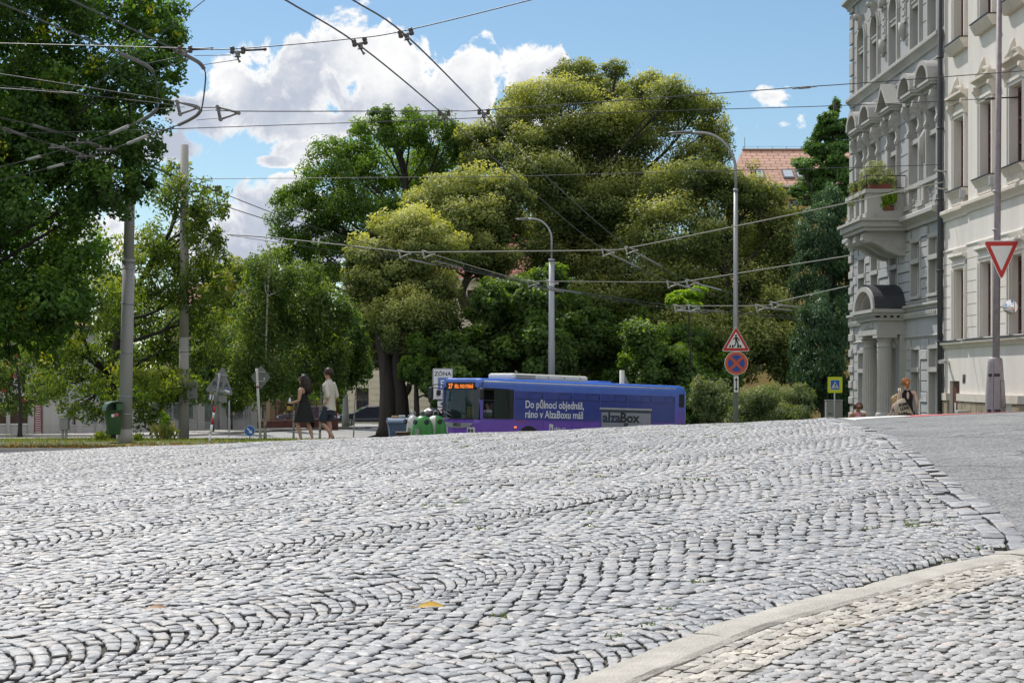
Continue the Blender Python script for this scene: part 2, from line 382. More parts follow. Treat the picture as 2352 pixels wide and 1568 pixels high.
def stones(name, C, A, S, hx, hy, m, n=8, tint=None, zf=H, top=.0, depth=.05, rnd=.0055, power=5.5, jit=.045, tilt=.035, zj=.005, lite=False):
    """setts: centres C (x,d), heading A, half sizes hx (along heading) and hy; one mesh, n-sided rounded blocks"""
    k = len(C); th = (np.arange(n) + .5) * 2 * PI / n
    ct, st = np.cos(th), np.sin(th)
    if n >= 12:    # a worn rectangle: three points to each corner
        cc = np.array([(1, .74), (.955, .945), (.76, 1)]); ct, st = (np.concatenate([cc[:, 0], -cc[::-1, 0], -cc[:, 0], cc[::-1, 0]]), np.concatenate([cc[:, 1], cc[::-1, 1], -cc[:, 1], -cc[::-1, 1]])); q = 1.0; n = 12
    elif n == 8:
        cc = np.array([(1, .84), (.85, 1)]); ct, st = (np.concatenate([cc[:, 0], -cc[::-1, 0], -cc[:, 0], cc[::-1, 0]]), np.concatenate([cc[:, 1], cc[::-1, 1], -cc[:, 1], -cc[::-1, 1]])); q = 1.0
    else: q = (np.abs(ct) ** power + np.abs(st) ** power) ** (-1 / power)
    j1 = 1 + rng.normal(0, jit, (k, n)); j1 = np.clip(j1, .8, 1.17)
    u = ct * q * hx[:, None] * j1; v = st * q * hy[:, None] * j1
    tx = rng.normal(0, tilt, (k, 1)); ty = rng.normal(0, tilt, (k, 1)); zo = rng.normal(0, zj, (k, 1))
    ca, sa = np.cos(A)[:, None], np.sin(A)[:, None]
    zc = zf(C[:, 0], C[:, 1])[:, None] + top
    gx = (zf(C[:, 0] + .2, C[:, 1]) - zf(C[:, 0] - .2, C[:, 1]))[:, None] / .4; gy = (zf(C[:, 0], C[:, 1] + .2) - zf(C[:, 0], C[:, 1] - .2))[:, None] / .4
    rings = []
    RG = ((1.0, -depth), (1.0, -rnd), (.955, -.0025), (.8, .0)) if not lite else ((1.0, -depth), (1.0, -rnd), (.93, .0))
    for (sc, dz) in RG:
        uu, vv = u * sc, v * sc
        x = uu * ca - vv * sa; y = uu * sa + vv * ca
        z = zc + gx * x + gy * y + (tx * uu + ty * vv + zo) + dz + (rng.normal(0, .0016, (k, n)) if dz > -.05 else 0)
        rings.append(np.stack([C[:, 0:1] + x, C[:, 1:2] + y, z], -1))
    cen = np.stack([C[:, 0:1], C[:, 1:2], zc + zo + .0015 + rng.normal(0, .0015, (k, 1))], -1)
    V = np.concatenate(rings + [cen], 1); NR = len(RG); per = NR * n + 1
    b = (np.arange(k) * per)[:, None]; i = np.arange(n); i2 = (i + 1) % n
    q4 = []
    for r in range(NR - 1): q4.append(np.stack([r * n + i, r * n + i2, (r + 1) * n + i2, (r + 1) * n + i], 1))
    q4 = np.concatenate(q4); t3 = np.stack([(NR - 1) * n + i, (NR - 1) * n + i2, np.full(n, NR * n)], 1)
    Q = (b[:, None] + q4[None]).reshape(-1, 4); T = (b[:, None] + t3[None]).reshape(-1, 3)
    if tint is None: tint = rng.random(k)
    fa = np.concatenate([(np.clip(tint, 0, 1)[:, None] * .84 + .16 - np.concatenate([np.ones(n), np.zeros((NR - 2) * n)])[None] * 2).clip(0, 1).ravel(), np.repeat(np.clip(tint, 0, 1) * .84 + .16, n)])  # block sides coloured darker: shade between setts painted in, along with joint dirt
    o = link(bpy.data.objects.new(name, mesh_np(name, V.reshape(-1, 3), [Q, T], [m], True, {'tint': fa})))
    return o
M_SETT = stone_mat('granite_sett', (.232, .236, .244), (.445, .447, .447), .5, [(.296, .30, .31), (.34, .344, .352), (.37, .373, .378), (.41, .385, .36), (.388, .39, .392)], .0042)
M_JOINT = mat('joint_sand', (.075, .068, .058), .95, var=.4, nscale=9, bump=.6, bscale=60, dirt=((.05, .06, .025), .6))
# --- segment arches of setts
PITCH = .074
ang = math.radians(52); ux, uy = math.cos(ang), math.sin(ang); BW = 1.6; RR = .548 * BW
cs, hd, hxx, hyy = [], [], [], []
for kb in range(-6, 24):
    t0 = kb * BW + .75
    smin, smax = -6, 42
    ns = int((smax - smin) / PITCH); s0 = smin + rng.random() * PITCH
    phm = math.asin(.5 * BW / RR)
    na = 27
    sj = s0 + np.arange(ns) * PITCH
    ph = np.linspace(-phm, phm, na + 1)
    pc = (ph[:-1] + ph[1:]) / 2
    Sg, Pg = np.meshgrid(sj, pc, indexing='ij')
    Pg = Pg + rng.normal(0, .006, (ns, 1)) + rng.normal(0, .006, Pg.shape) + .5 * (phm * 2 / na) * ((np.arange(ns) % 2)[:, None] - .5) * .9
    tau = RR * np.sin(Pg); sg = RR * np.cos(Pg) - RR * math.cos(phm)
    wob = .03 * np.sin(Sg * 1.7 + kb) + .02 * np.sin(Sg * .63 + 2 * kb)
    s = Sg + sg + rng.normal(0, .004, Sg.shape); t = t0 + tau + wob
    X = s * ux - t * uy; D = s * uy + t * ux
    # heading of the block's radial axis
    A = ang + Pg + rng.normal(0, .03, Pg.shape)
    cs.append(np.stack([X.ravel(), D.ravel()], 1)); hd.append(A.ravel())
    hxx.append((PITCH * np.cos(Pg) * .5 - .0021 - np.abs(rng.normal(0, .0019, Pg.shape))).ravel()); hyy.append((RR * 2 * phm / na * .5 - .0023 - np.abs(rng.normal(0, .0024, Pg.shape)) + np.zeros_like(Pg)).ravel())
C = np.concatenate(cs); A = np.concatenate(hd); hx = np.concatenate(hxx); hy = np.concatenate(hyy)
x, d = C[:, 0], C[:, 1]
keep = (d > 3.6) & (d < 37.2) & (x > -(.31 * d + 1.3)) & (x < .2 * d + 3.4)
keep &= np.where(d < 7.93, x < kx(d) + .03, x < bx_(d) - .19) & ~((d < 8.6) & (x > kx(d) + .03))
C, A, hx, hy = C[keep], A[keep], hx[keep], hy[keep]
# wear: ruts and dips shared by neighbours
def wear(x, d): return .012 * np.sin(x * 1.9 + d * .7) * np.sin(d * 1.1 - x * .4) + .006 * np.sin(x * 5.1 - d * 3.3)
def Hc(x, d): return H(x, d) + wear(np.asarray(x, float), np.asarray(d, float)) * (1 - sstep(30, 36, d))
tn = np.clip(rng.normal(.5, .2, len(C)) + .12 * np.sin(C[:, 0] * .9 + 1) * np.sin(C[:, 1] * .6), 0, 1)
near = C[:, 1] < 9.5
parts_c = []
far = C[:, 1] > 15
for nm, sel, nn in (('cobbled_road', near, 12), ('cobbled_road', ~near & ~far, 8), ('cobbled_road', far, 8)):
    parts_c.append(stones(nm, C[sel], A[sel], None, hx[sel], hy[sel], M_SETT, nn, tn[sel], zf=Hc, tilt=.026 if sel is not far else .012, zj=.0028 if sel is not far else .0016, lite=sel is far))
# border: two courses of larger setts along the asphalt
bc, ba, bhx, bhy = [], [], [], []
seg = np.diff(BL, axis=0); ln = np.hypot(seg[:, 0], seg[:, 1]); cum = np.concatenate([[0], np.cumsum(ln)])
for row in range(2):
    u = row * .07
    while u < cum[-1] - .2:
        w = .13 + .05 * rng.random(); k = min(np.searchsorted(cum, u + w / 2) - 1, len(seg) - 1); k = max(k, 0)
        f = (u + w / 2 - cum[k]) / ln[k]; p = BL[k] + seg[k] * f; a = math.atan2(seg[k][1], seg[k][0])
        off = .06 + row * .115
        bc.append((p[0] - math.sin(a) * off, p[1] + math.cos(a) * off)); ba.append(a + rng.normal(0, .04)); bhx.append(w / 2 - .006); bhy.append(.053 - .004 * rng.random()); u += w
bc = np.array(bc); ok = bc[:, 1] < 37
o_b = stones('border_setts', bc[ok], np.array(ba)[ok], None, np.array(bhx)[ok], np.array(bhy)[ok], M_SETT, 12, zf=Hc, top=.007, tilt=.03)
# join the courses and the fields of setts into the one carriageway object
bm = bmesh.new()
for o in parts_c + [o_b]: bm.from_mesh(o.data)
road = parts_c[0]; bm.to_mesh(road.data); bm.free()
for o in parts_c[1:] + [o_b]: bpy.data.objects.remove(o)
road.data.update(); tag(road, kind='structure')
sheet('road_bed', np.arange(-17, 12.01, .35), np.concatenate([np.arange(2.6, 14, .3), np.arange(14, 38, .7)]), -.015, M_JOINT, inside=lambda x, d: ((d > 8) | (x < kx(d) + .15)) & (x < bx_(d) + .02), zf=Hc)
# --- kerb: long worn granite slabs, nearly flush
M_KERB = mat('kerb_granite', (.46, .43, .375), .75, var=.2, nscale=7, bump=.5, bscale=90, dirt=((.30, .27, .22), .55))
seg = np.diff(KL, axis=0); ln = np.hypot(seg[:, 0], seg[:, 1]); cum = np.concatenate([[0], np.cumsum(ln)])
def kpt(u):
    k = int(np.clip(np.searchsorted(cum, u) - 1, 0, len(seg) - 1)); p = KL[k] + seg[k] * ((u - cum[k]) / ln[k])
    a = (kpt_dir(u + .25) + kpt_dir(u - .25)); a /= np.hypot(*a); return p, a
def kpt_dir(u):
    k = int(np.clip(np.searchsorted(cum, u) - 1, 0, len(seg) - 1)); return seg[k] / ln[k]
mb = MB(); u = .4; KW = .195
while u < cum[-1] - 1:
    Ls = 1.0 + .25 * rng.random(); n = 8; vs = []; dzs = rng.normal(.006, .005); sk = rng.normal(0, .03)
    for i in range(n + 1):
        p, a = kpt(u + (Ls - .012) * i / n)
        nx, ny = a[1], -a[0]
        for (w, dz) in ((.0, -.12), (.004, -.012), (.02, 0), (KW / 2, .004), (KW - .018, .0), (KW, -.01), (KW, -.12)):
            e = rng.normal(0, .0035) + (sk * (w / KW - .5) if i in (0, n) else 0)
            q = p + np.array([nx, ny]) * (w + rng.normal(0, .002)) + np.array(a) * e
            vs.append((q[0], q[1], Hf(q[0], q[1]) + dz + dzs + rng.normal(0, .001)))
    fs = [(i * 7 + j, i * 7 + j + 1, (i + 1) * 7 + j + 1, (i + 1) * 7 + j) for i in range(n) for j in range(6)] + [tuple(range(7)), tuple(n * 7 + j for j in range(6, -1, -1))]
    mb.add(vs, fs, 0, False); u += Ls
kerb = mb.build('kerb', M_KERB); tag(kerb, kind='structure')
# --- mosaic pavement inside the kerb: pale band, then grey field of small split stones
M_MOS = stone_mat('mosaic_stone', (.30, .295, .29), (.56, .53, .49), .6, [(.36, .355, .355), (.42, .415, .41), (.46, .455, .45), (.50, .485, .47), (.52, .45, .41)], .004, .4)
M_PALE = stone_mat('pale_mosaic', (.36, .32, .26), (.62, .575, .49), .65, [(.46, .43, .38), (.53, .50, .44), (.40, .375, .34), (.57, .53, .47)], .005, .35)
mc, pcn = [], []
uu = .6
PU = []
g = .05
for u in np.arange(.5, cum[-1] - .6, g):
    p, a = kpt(u); nx, ny = a[1], -a[0]
    for r in range(58):
        w = KW + .035 + r * g + (0 if r < 5 else .008) + rng.normal(0, .005)
        su = (.5 * g if r % 2 else 0) + rng.normal(0, .007)
        q = (p[0] + nx * w + a[0] * su, p[1] + ny * w + a[1] * su, math.atan2(a[1], a[0]))
        if q[1] < 2.6 or q[0] > .36 * q[1] + 1.5: continue
        (pcn if r < 5 else mc).append(q)
mc = np.array(mc); pcn = np.array(pcn)
sm = rng.uniform(-.5, .5, len(mc)) * 1.6
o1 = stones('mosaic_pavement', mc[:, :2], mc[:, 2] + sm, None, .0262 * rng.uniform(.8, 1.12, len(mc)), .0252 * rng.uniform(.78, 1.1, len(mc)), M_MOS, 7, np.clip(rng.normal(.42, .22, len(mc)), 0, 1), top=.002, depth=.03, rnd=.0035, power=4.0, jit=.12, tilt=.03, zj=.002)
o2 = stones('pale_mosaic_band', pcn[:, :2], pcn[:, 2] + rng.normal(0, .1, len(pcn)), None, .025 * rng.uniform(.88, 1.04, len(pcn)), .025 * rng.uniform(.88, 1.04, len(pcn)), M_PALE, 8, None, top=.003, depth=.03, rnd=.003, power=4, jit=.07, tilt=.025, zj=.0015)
bm = bmesh.new(); bm.from_mesh(o1.data); n1_ = len(bm.faces); bm.from_mesh(o2.data)
for f in list(bm.faces)[n1_:]: f.material_index = 1
bm.to_mesh(o1.data); bm.free(); o1.data.materials.append(M_PALE); bpy.data.objects.remove(o2); tag(o1, kind='structure')
M_GROUT = mat('mosaic_grout', (.20, .19, .17), .95, var=.3, nscale=12, bump=.5, bscale=80, dirt=((.08, .085, .04), .5))
sheet('pavement_bed', np.arange(-3, 8.01, .2), np.arange(.6, 11.01, .2), -.004, M_GROUT, inside=lambda x, d: (x > kx(d) + .12) & (d < 12))
# --- asphalt carriageway on the right
def asphalt_mat():
    m = bpy.data.materials.new('asphalt'); m.use_nodes = True; N, L = NT(m); b = N['Principled BSDF']
    tc = N.new('ShaderNodeTexCoord')
    v = N.new('ShaderNodeTexVoronoi'); v.inputs['Scale'].default_value = 52; L.new(tc.outputs['Object'], v.inputs['Vector'])
    n1 = N.new('ShaderNodeTexNoise'); n1.inputs['Scale'].default_value = 1.1; n1.inputs['Detail'].default_value = 8; n1.inputs['Roughness'].default_value = .7; L.new(tc.outputs['Object'], n1.inputs['Vector'])
    n2 = N.new('ShaderNodeTexNoise'); n2.inputs['Scale'].default_value = 140; n2.inputs['Detail'].default_value = 2; L.new(tc.outputs['Object'], n2.inputs['Vector'])
    cr = N.new('ShaderNodeValToRGB'); cr.color_ramp.elements[0].color = (.055, .056, .057, 1); cr.color_ramp.elements[1].color = (.37, .37, .362, 1); L.new(v.outputs['Color'], cr.inputs[0])
    r = N.new('ShaderNodeMapRange'); r.inputs[1].default_value = .3; r.inputs[2].default_value = .7; r.inputs[3].default_value = .75; r.inputs[4].default_value = 1.2; L.new(n1.outputs[0], r.inputs[0])
    mx = N.new('ShaderNodeMix'); mx.data_type = 'RGBA'; mx.blend_type = 'MULTIPLY'; mx.inputs[0].default_value = 1; L.new(cr.outputs[0], mx.inputs[6]); L.new(r.outputs[0], mx.inputs[7]); L.new(mx.outputs[2], b.inputs['Base Color'])
    w = N.new('ShaderNodeTexVoronoi'); w.feature = 'DISTANCE_TO_EDGE'; w.inputs['Scale'].default_value = .55
    wn = N.new('ShaderNodeTexNoise'); wn.inputs['Scale'].default_value = 3; wn.inputs['Detail'].default_value = 6; L.new(tc.outputs['Object'], wn.inputs['Vector'])
    wm = N.new('ShaderNodeMix'); wm.data_type = 'RGBA'; wm.inputs[0].default_value = .22; L.new(tc.outputs['Object'], wm.inputs[6]); L.new(wn.outputs['Color'], wm.inputs[7]); L.new(wm.outputs[2], w.inputs['Vector'])
    wr = N.new('ShaderNodeMapRange'); wr.inputs[2].default_value = .012; wr.inputs[3].default_value = .25; L.new(w.outputs['Distance'], wr.inputs[0])
    mm = N.new('ShaderNodeMath'); mm.operation = 'MULTIPLY'; L.new(wr.outputs[0], mm.inputs[0]); L.new(r.outputs[0], mm.inputs[1]); L.new(mm.outputs[0], mx.inputs[7])
    b.inputs['Roughness'].default_value = .62
    bp = N.new('ShaderNodeBump'); bp.inputs['Strength'].default_value = 1; bp.inputs['Distance'].default_value = .006; L.new(v.outputs['Distance'], bp.inputs['Height']); L.new(bp.outputs[0], b.inputs['Normal'])
    return m
M_ASPH = asphalt_mat()
def Ha(x, d): return H(x, d) - .002 + .008 * np.sin(x * 1.3) * np.sin(d * .5)
rows = [(7.9, 2.33)] + [(d, float(bx_(d)) + .006) for d in np.concatenate([np.arange(8.3, 20, .5), np.arange(20, 37.6, .8)])]
pts = [((x + .01 * rng.normal(), d), (max(x + 1.2, .33 * d + 4), d + .2 * 0)) for d, x in rows]
# the near edge of the asphalt follows the kerb
pts = [((2.31, 7.98), (9.4, 12.2))] + [((float(bx_(d)) - .03, d), (max(.33 * d + 4.5, 9.5), max(d, 12.2) + (d - 8) * .02)) for d in np.concatenate([np.arange(8.3, 20, .4), np.arange(20, 38, .8)])]
ribbon('asphalt_road', pts, M_ASPH, 0, zf=Ha, sub=24)
M_RED = mat('red_road_paint', (.52, .12, .13), .75, var=.22, nscale=14, dirt=((.24, .20, .20), .5), bump=.3, bscale=120)
M_WHT = mat('white_road_paint', (.74, .74, .72), .7, var=.12, nscale=14, dirt=((.35, .35, .34), .45), bump=.3, bscale=120)
ribbon('white_road_marking', [((4.62, 23.3), (4.75, 24.6)), ((4.9, 25.5), (5.9, 25.7)), ((5.25, 28.6), (6.3, 28.6)), ((6.0, 33), (7.0, 33))], M_WHT, .005, zf=Ha, sub=12)
ribbon('red_road_marking', [((5.6, 24.9), (8.6, 26.6)), ((6.05, 26.2), (9.6, 27.5)), ((6.3, 28.6), (10.2, 29.5)), ((7.0, 33), (12, 34))], M_RED, .005, zf=Ha, sub=16)
# --- far ground
M_SOIL = mat('park_ground', (.07, .085, .035), .95, var=.35, nscale=.8, bump=.4, bscale=8, dirt=((.12, .10, .06), .6))
gx = np.unique(np.concatenate([np.linspace(-2500, -60, 14), np.linspace(-60, 60, 61), np.linspace(60, 2500, 14)]))
gd = np.unique(np.concatenate([np.linspace(-300, 0, 6), np.linspace(0, 60, 41), np.linspace(60, 180, 41), np.linspace(180, 4000, 14)]))
sheet('ground', gx, gd, -.09, M_SOIL)
# ------------------------------------------------------------------ trees
M_BARK = mat('bark', (.085, .07, .055), .95, var=.4, nscale=5, bump=.8, bscale=14, streak=True)
M_BARK2 = mat('dark_bark', (.045, .04, .036), .95, var=.4, nscale=5, bump=.8, bscale=14, streak=True)
def birch_mat():
    m = bpy.data.materials.new('birch_bark'); m.use_nodes = True; N, L = NT(m); b = N['Principled BSDF']; b.inputs['Roughness'].default_value = .8
    tc = N.new('ShaderNodeTexCoord'); mp = N.new('ShaderNodeMapping'); mp.inputs['Scale'].default_value = (3, 3, 9); L.new(tc.outputs['Object'], mp.inputs[0])
    n = N.new('ShaderNodeTexNoise'); n.inputs['Scale'].default_value = 1.6; n.inputs['Detail'].default_value = 5; L.new(mp.outputs[0], n.inputs[0])
    cr = N.new('ShaderNodeValToRGB'); cr.color_ramp.elements[0].position = .36; cr.color_ramp.elements[0].color = (.05, .045, .04, 1); cr.color_ramp.elements[1].position = .5; cr.color_ramp.elements[1].color = (.42, .40, .37, 1)
    L.new(n.outputs[0], cr.inputs[0]); L.new(cr.outputs[0], b.inputs['Base Color']); return m
M_BIRCH = birch_mat()
LF_LIME = leaf_mat('lime_leaf', [(0.039, 0.077, 0.028), (0.065, 0.138, 0.036), (0.104, 0.216, 0.049), (0.195, 0.330, 0.055), (0.324, 0.451, 0.067), (0.597, 0.575, 0.046)])
LF_LOC = leaf_mat('locust_leaf', [(0.053, 0.092, 0.029), (0.094, 0.156, 0.035), (0.158, 0.227, 0.047), (0.233, 0.292, 0.055), (0.318, 0.309, 0.047), (0.450, 0.346, 0.047)])
LF_BIR = leaf_mat('birch_leaf', [(0.052, 0.092, 0.036), (0.083, 0.143, 0.050), (0.131, 0.203, 0.065), (0.203, 0.265, 0.081), (0.286, 0.327, 0.101)])
LF_ASH = leaf_mat('ash_leaf', [(0.042, 0.084, 0.024), (0.070, 0.141, 0.031), (0.116, 0.211, 0.038), (0.174, 0.280, 0.051), (0.243, 0.350, 0.068)])
LF_SOP = leaf_mat('pagoda_leaf', [(0.055, 0.085, 0.031), (0.099, 0.138, 0.045), (0.173, 0.218, 0.068), (0.296, 0.334, 0.111), (0.467, 0.494, 0.183), (0.580, 0.600, 0.263)], trans=.36)
LF_DARK = leaf_mat('maple_leaf', [(0.042, 0.076, 0.026), (0.067, 0.126, 0.034), (0.108, 0.197, 0.048), (0.186, 0.283, 0.064), (0.287, 0.378, 0.086)])
LF_CON = leaf_mat('yew_needle', [(0.029, 0.066, 0.032), (0.046, 0.104, 0.048), (0.071, 0.146, 0.063), (0.112, 0.214, 0.089), (0.176, 0.294, 0.124)], trans=.15)
LF_CON2 = leaf_mat('larch_needle', [(0.056, 0.121, 0.033), (0.093, 0.189, 0.046), (0.136, 0.263, 0.057), (0.200, 0.356, 0.076)], trans=.3)
LF_BUSH = leaf_mat('shrub_leaf', [(.060, .090, .045), (.105, .149, .067), (.164, .217, .098), (.239, .284, .135), (.299, .344, .179)], trans=.3)
LF_YEL = leaf_mat('young_leaf', [(.105, .210, .022), (.195, .330, .030), (.300, .450, .045)], trans=.5)

def leaf_cards(P, Nrm, size, asp, droop=0.0):
    n = len(P)
    T = rng.normal(0, 1, (n, 3)); T[:, 2] -= droop * 2.2
    T -= Nrm * (T * Nrm).sum(1, keepdims=True); T /= np.linalg.norm(T, axis=1, keepdims=True) + 1e-9
    Wd = np.cross(Nrm, T)
    a = size * rng.uniform(.65, 1.3, (n, 1)); b = a * asp
    cup = Nrm * a * rng.uniform(-.25, .25, (n, 1))
    V = np.stack([P - T * a, P - Wd * b + T * a * .12 + cup, P + T * a, P + Wd * b + T * a * .12 + cup], 1).reshape(-1, 3)
    return V, np.arange(4 * n).reshape(-1, 4)
def crown(clumps, n, size, asp=.5, spread=.2, shell=(.55, 1.0), sub=26, droop=0.0, hang=0.0, up=.45, top_light=.5, base_t=.3, rare=0.0, flat=1.0):
    """clumps: (centre, radii). Leaves gather round twigs that sit in the outer part of each clump. Returns verts, quads, tint, twig centres"""
    vol = np.array([r[0] * r[2] for c, r in clumps]); cnt = (n * vol / vol.sum()).astype(int)
    PP, NN, TT, tw = [], [], [], []
    for (c, r), k in zip(clumps, cnt):
        c = np.array(c); r = np.array(r); ct = rng.normal(0, .07)
        ns = max(6, int(sub * rng.uniform(.8, 1.2)))
        dv = rng.normal(0, 1, (ns, 3)); dv[:, 2] = dv[:, 2] * .9 + .12; dv /= np.linalg.norm(dv, axis=1, keepdims=True)
        rad = rng.uniform(shell[0], shell[1], (ns, 1))
        S = dv * rad; sig = spread * rng.uniform(.7, 1.35, ns); wgt = sig ** 2; wgt /= wgt.sum()
        which = rng.choice(ns, k, p=wgt)
        off = rng.normal(0, 1, (k, 3)); off /= np.linalg.norm(off, axis=1, keepdims=True); off *= (rng.random((k, 1)) ** .45)
        off[:, 2] *= flat
        q = S[which] + off * sig[which][:, None] * 1.55
        p = c + q * r
        if hang: p[:, 2] -= hang * rng.random(k) ** 2.2
        nn = dv[which] * .5 + off * .55 + rng.normal(0, .55, (k, 3)); nn[:, 2] += up; nn /= np.linalg.norm(nn, axis=1, keepdims=True)
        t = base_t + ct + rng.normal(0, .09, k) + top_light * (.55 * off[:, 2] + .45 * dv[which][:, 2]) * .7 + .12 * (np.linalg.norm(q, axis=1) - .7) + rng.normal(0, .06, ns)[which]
        if rare: t = np.where((rng.random(ns) < rare)[which] & (rng.random(k) < .7), .9 + .1 * rng.random(k), np.minimum(t, .82))
        PP.append(p); NN.append(nn); TT.append(t); tw.append(c + S * r * .9)
    P = np.concatenate(PP); V, F = leaf_cards(P, np.concatenate(NN), size, asp, droop)
    return V, F, np.clip(np.concatenate(TT), 0, 1), tw
def bend(a, b, n=5, amt=.08, sag=0.0):
    a, b = Vector(a), Vector(b); L_ = (b - a).length; out = []
    o1 = Vector(rng.normal(0, 1, 3)) * amt * L_
    for i in range(n + 1):
        t = i / n; w = math.sin(PI * t)
        out.append(a.lerp(b, t) + o1 * w * (1 - .4 * t) + Vector((0, 0, sag * L_ * w)))
    return out
def tree(name, label, cat, d, trunk, clumps, n, size, leaf, bark=None, group=None, r0=.25, twigs=6, dsp=.9, ddepth=1.0, limb_r=.35, extra=None, **kw):
    """trunk: survey readings (column,row) from foot up at distance d; clumps: (column,row,half width,half height[,depth offset])"""
    k = d / FPX
    P = [at(px, py, d) for px, py in trunk]
    foot = Vector((P[0].x, d, Hf(P[0].x, d) - .1)); P[0] = foot
    root = thing(name, label, cat, (foot.x, foot.y, foot.z + .1), 0, group)
    O = Vector(root.location)
    cl = []
    for q in clumps:
        dd = q[4] if len(q) > 4 else rng.normal(0, 1) * dsp * q[2] * k
        c = at(q[0], q[1], d + dd); r = (q[2] * k, q[2] * k * ddepth, q[3] * k)
        cl.append((np.array(c), r))
    V, F, T, tw = crown(cl, n, size, **kw)
    mb = MB()
    # trunk
    pts = []
    for i in range(len(P) - 1):
        for t in np.linspace(0, 1, 4, endpoint=False): pts.append(P[i].lerp(P[i + 1], t))
    pts.append(P[-1])
    sm = [pts[0]] + [(pts[i - 1] + pts[i] * 2 + pts[i + 1]) / 4 for i in range(1, len(pts) - 1)] + [pts[-1]]
    rr = [r0 * (1.35 if i == 0 else 1.0) * (1 - .72 * i / (len(sm) - 1)) for i in range(len(sm))]
    mb.tube([p - O for p in sm], rr, 10)
    for pth, ra, rb in (extra or []):
        q = [at(px, py, d) for px, py in pth]
        if pth[0][1] > 930: q[0].z = Hf(q[0].x, d) - .1
        qq = []
        for i in range(len(q) - 1):
            for t in np.linspace(0, 1, 5, endpoint=False): qq.append(q[i].lerp(q[i + 1], t))
        qq.append(q[-1]); qq = [qq[0]] + [(qq[i - 1] + qq[i] * 2 + qq[i + 1]) / 4 for i in range(1, len(qq) - 1)] + [qq[-1]]
        mb.tube([p - O for p in qq], list(np.linspace(ra, rb, len(qq))), 9)
    zs = np.array([p.z for p in sm])
    for (c, r), t in zip(cl, tw):
        c = Vector(c); lo = c.z - (c - sm[len(sm) // 2]).length * .45
        i = int(np.clip(np.argmin(np.abs(zs - lo)), len(sm) // 4, len(sm) - 1))
        R = max(min(rr[i] * limb_r * 1.2, .16), .02); b = bend(sm[i], c, 6, .07, -.03)
        mb.tube([p - O for p in b], list(np.linspace(R, R * .3, 7)), 6, cap=False)
        for j in range(min(twigs, len(t))):
            m_ = b[3 + (j % 4)]; bb = bend(m_, t[j], 3, .08, .02)
            mb.tube([p - O for p in bb], list(np.linspace(R * .4, max(R * .09, .006), 4)), 4, cap=False)
    mb.build('trunk', bark or M_BARK, root, recalc=False)
    me = mesh_np('crown', V - np.array(O), F, [leaf], False, {'tint': T})
    link(bpy.data.objects.new('crown', me), root)
    return root

GL = 'trees of the park behind the bus'
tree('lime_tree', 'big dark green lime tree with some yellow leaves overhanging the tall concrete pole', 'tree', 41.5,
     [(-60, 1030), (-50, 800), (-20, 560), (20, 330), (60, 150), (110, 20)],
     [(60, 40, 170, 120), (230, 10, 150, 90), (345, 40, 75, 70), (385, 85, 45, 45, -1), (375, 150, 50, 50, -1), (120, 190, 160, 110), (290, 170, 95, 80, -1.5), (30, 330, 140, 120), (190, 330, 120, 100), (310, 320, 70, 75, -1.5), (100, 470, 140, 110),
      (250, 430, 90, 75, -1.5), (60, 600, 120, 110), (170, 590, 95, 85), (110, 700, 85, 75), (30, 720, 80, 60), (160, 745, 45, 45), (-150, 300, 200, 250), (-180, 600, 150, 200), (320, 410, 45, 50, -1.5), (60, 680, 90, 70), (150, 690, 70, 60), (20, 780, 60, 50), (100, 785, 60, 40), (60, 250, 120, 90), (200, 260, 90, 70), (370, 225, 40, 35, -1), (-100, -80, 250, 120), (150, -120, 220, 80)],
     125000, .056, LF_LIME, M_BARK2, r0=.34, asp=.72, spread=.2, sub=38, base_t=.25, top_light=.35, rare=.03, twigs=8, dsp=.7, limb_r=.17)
tree('locust_tree', 'thin airy young tree with feathery light leaves behind the concrete poles', 'tree', 57,
     [(254, 1006), (257, 900), (268, 760), (325, 640), (395, 530), (418, 400)],
     [(430, 440, 80, 55), (470, 520, 50, 70), (385, 560, 95, 80), (300, 620, 105, 80), (450, 650, 80, 75), (200, 700, 110, 75), (340, 730, 130, 85), (440, 780, 95, 75), (230, 820, 120, 65), (150, 870, 90, 45), (310, 880, 100, 55), (410, 880, 70, 45),
      (490, 600, 35, 55), (405, 385, 35, 25), (160, 780, 95, 65), (190, 935, 60, 22), (345, 955, 45, 22), (500, 470, 30, 22), (470, 720, 50, 40), (140, 690, 60, 50)],
     36000, .08, LF_LOC, M_BARK2, r0=.15, asp=.42, spread=.175, sub=30, base_t=.24, top_light=.55, twigs=12, up=.25, limb_r=.55, droop=.3, hang=.4)
tree('rowan_tree', 'small rowan tree with red berry clusters by the low garden wall', 'tree', 74,
     [(45, 1004), (48, 930), (40, 850), (35, 790)],
     [(30, 800, 65, 45), (75, 850, 55, 50), (15, 870, 60, 55), (105, 890, 45, 35), (45, 925, 50, 28), (-60, 850, 80, 80)], 13000, .09, LF_BIR, M_BARK2, r0=.1, asp=.42, base_t=.4, droop=.2, hang=.2)
ro = [o for o in COL.objects if o.name == 'rowan_tree'][0]
mb = MB()
for px, py in [(20, 790), (60, 800), (48, 835), (85, 850), (30, 860), (70, 880), (10, 900), (95, 880), (55, 910), (38, 815), (80, 905), (15, 830), (110, 870)]:
    c = at(px + rng.normal(0, 4), py + rng.normal(0, 4), 73.1) - ro.location
    for k in range(9): mb.lathe([(.0, -.03), (.028, -.012), (.028, .012), (0, .03)], c + Vector(rng.normal(0, .06, 3)), 6)
mb.build('berry_cluster', mat('rowan_berry', (.38, .03, .02), .4), ro)
GB = 'young birches along the grass verge'
BK = dict(asp=.6, spread=.25, sub=30, base_t=.28, top_light=.55, droop=.7, hang=.55, up=.2, twigs=9, limb_r=.5)
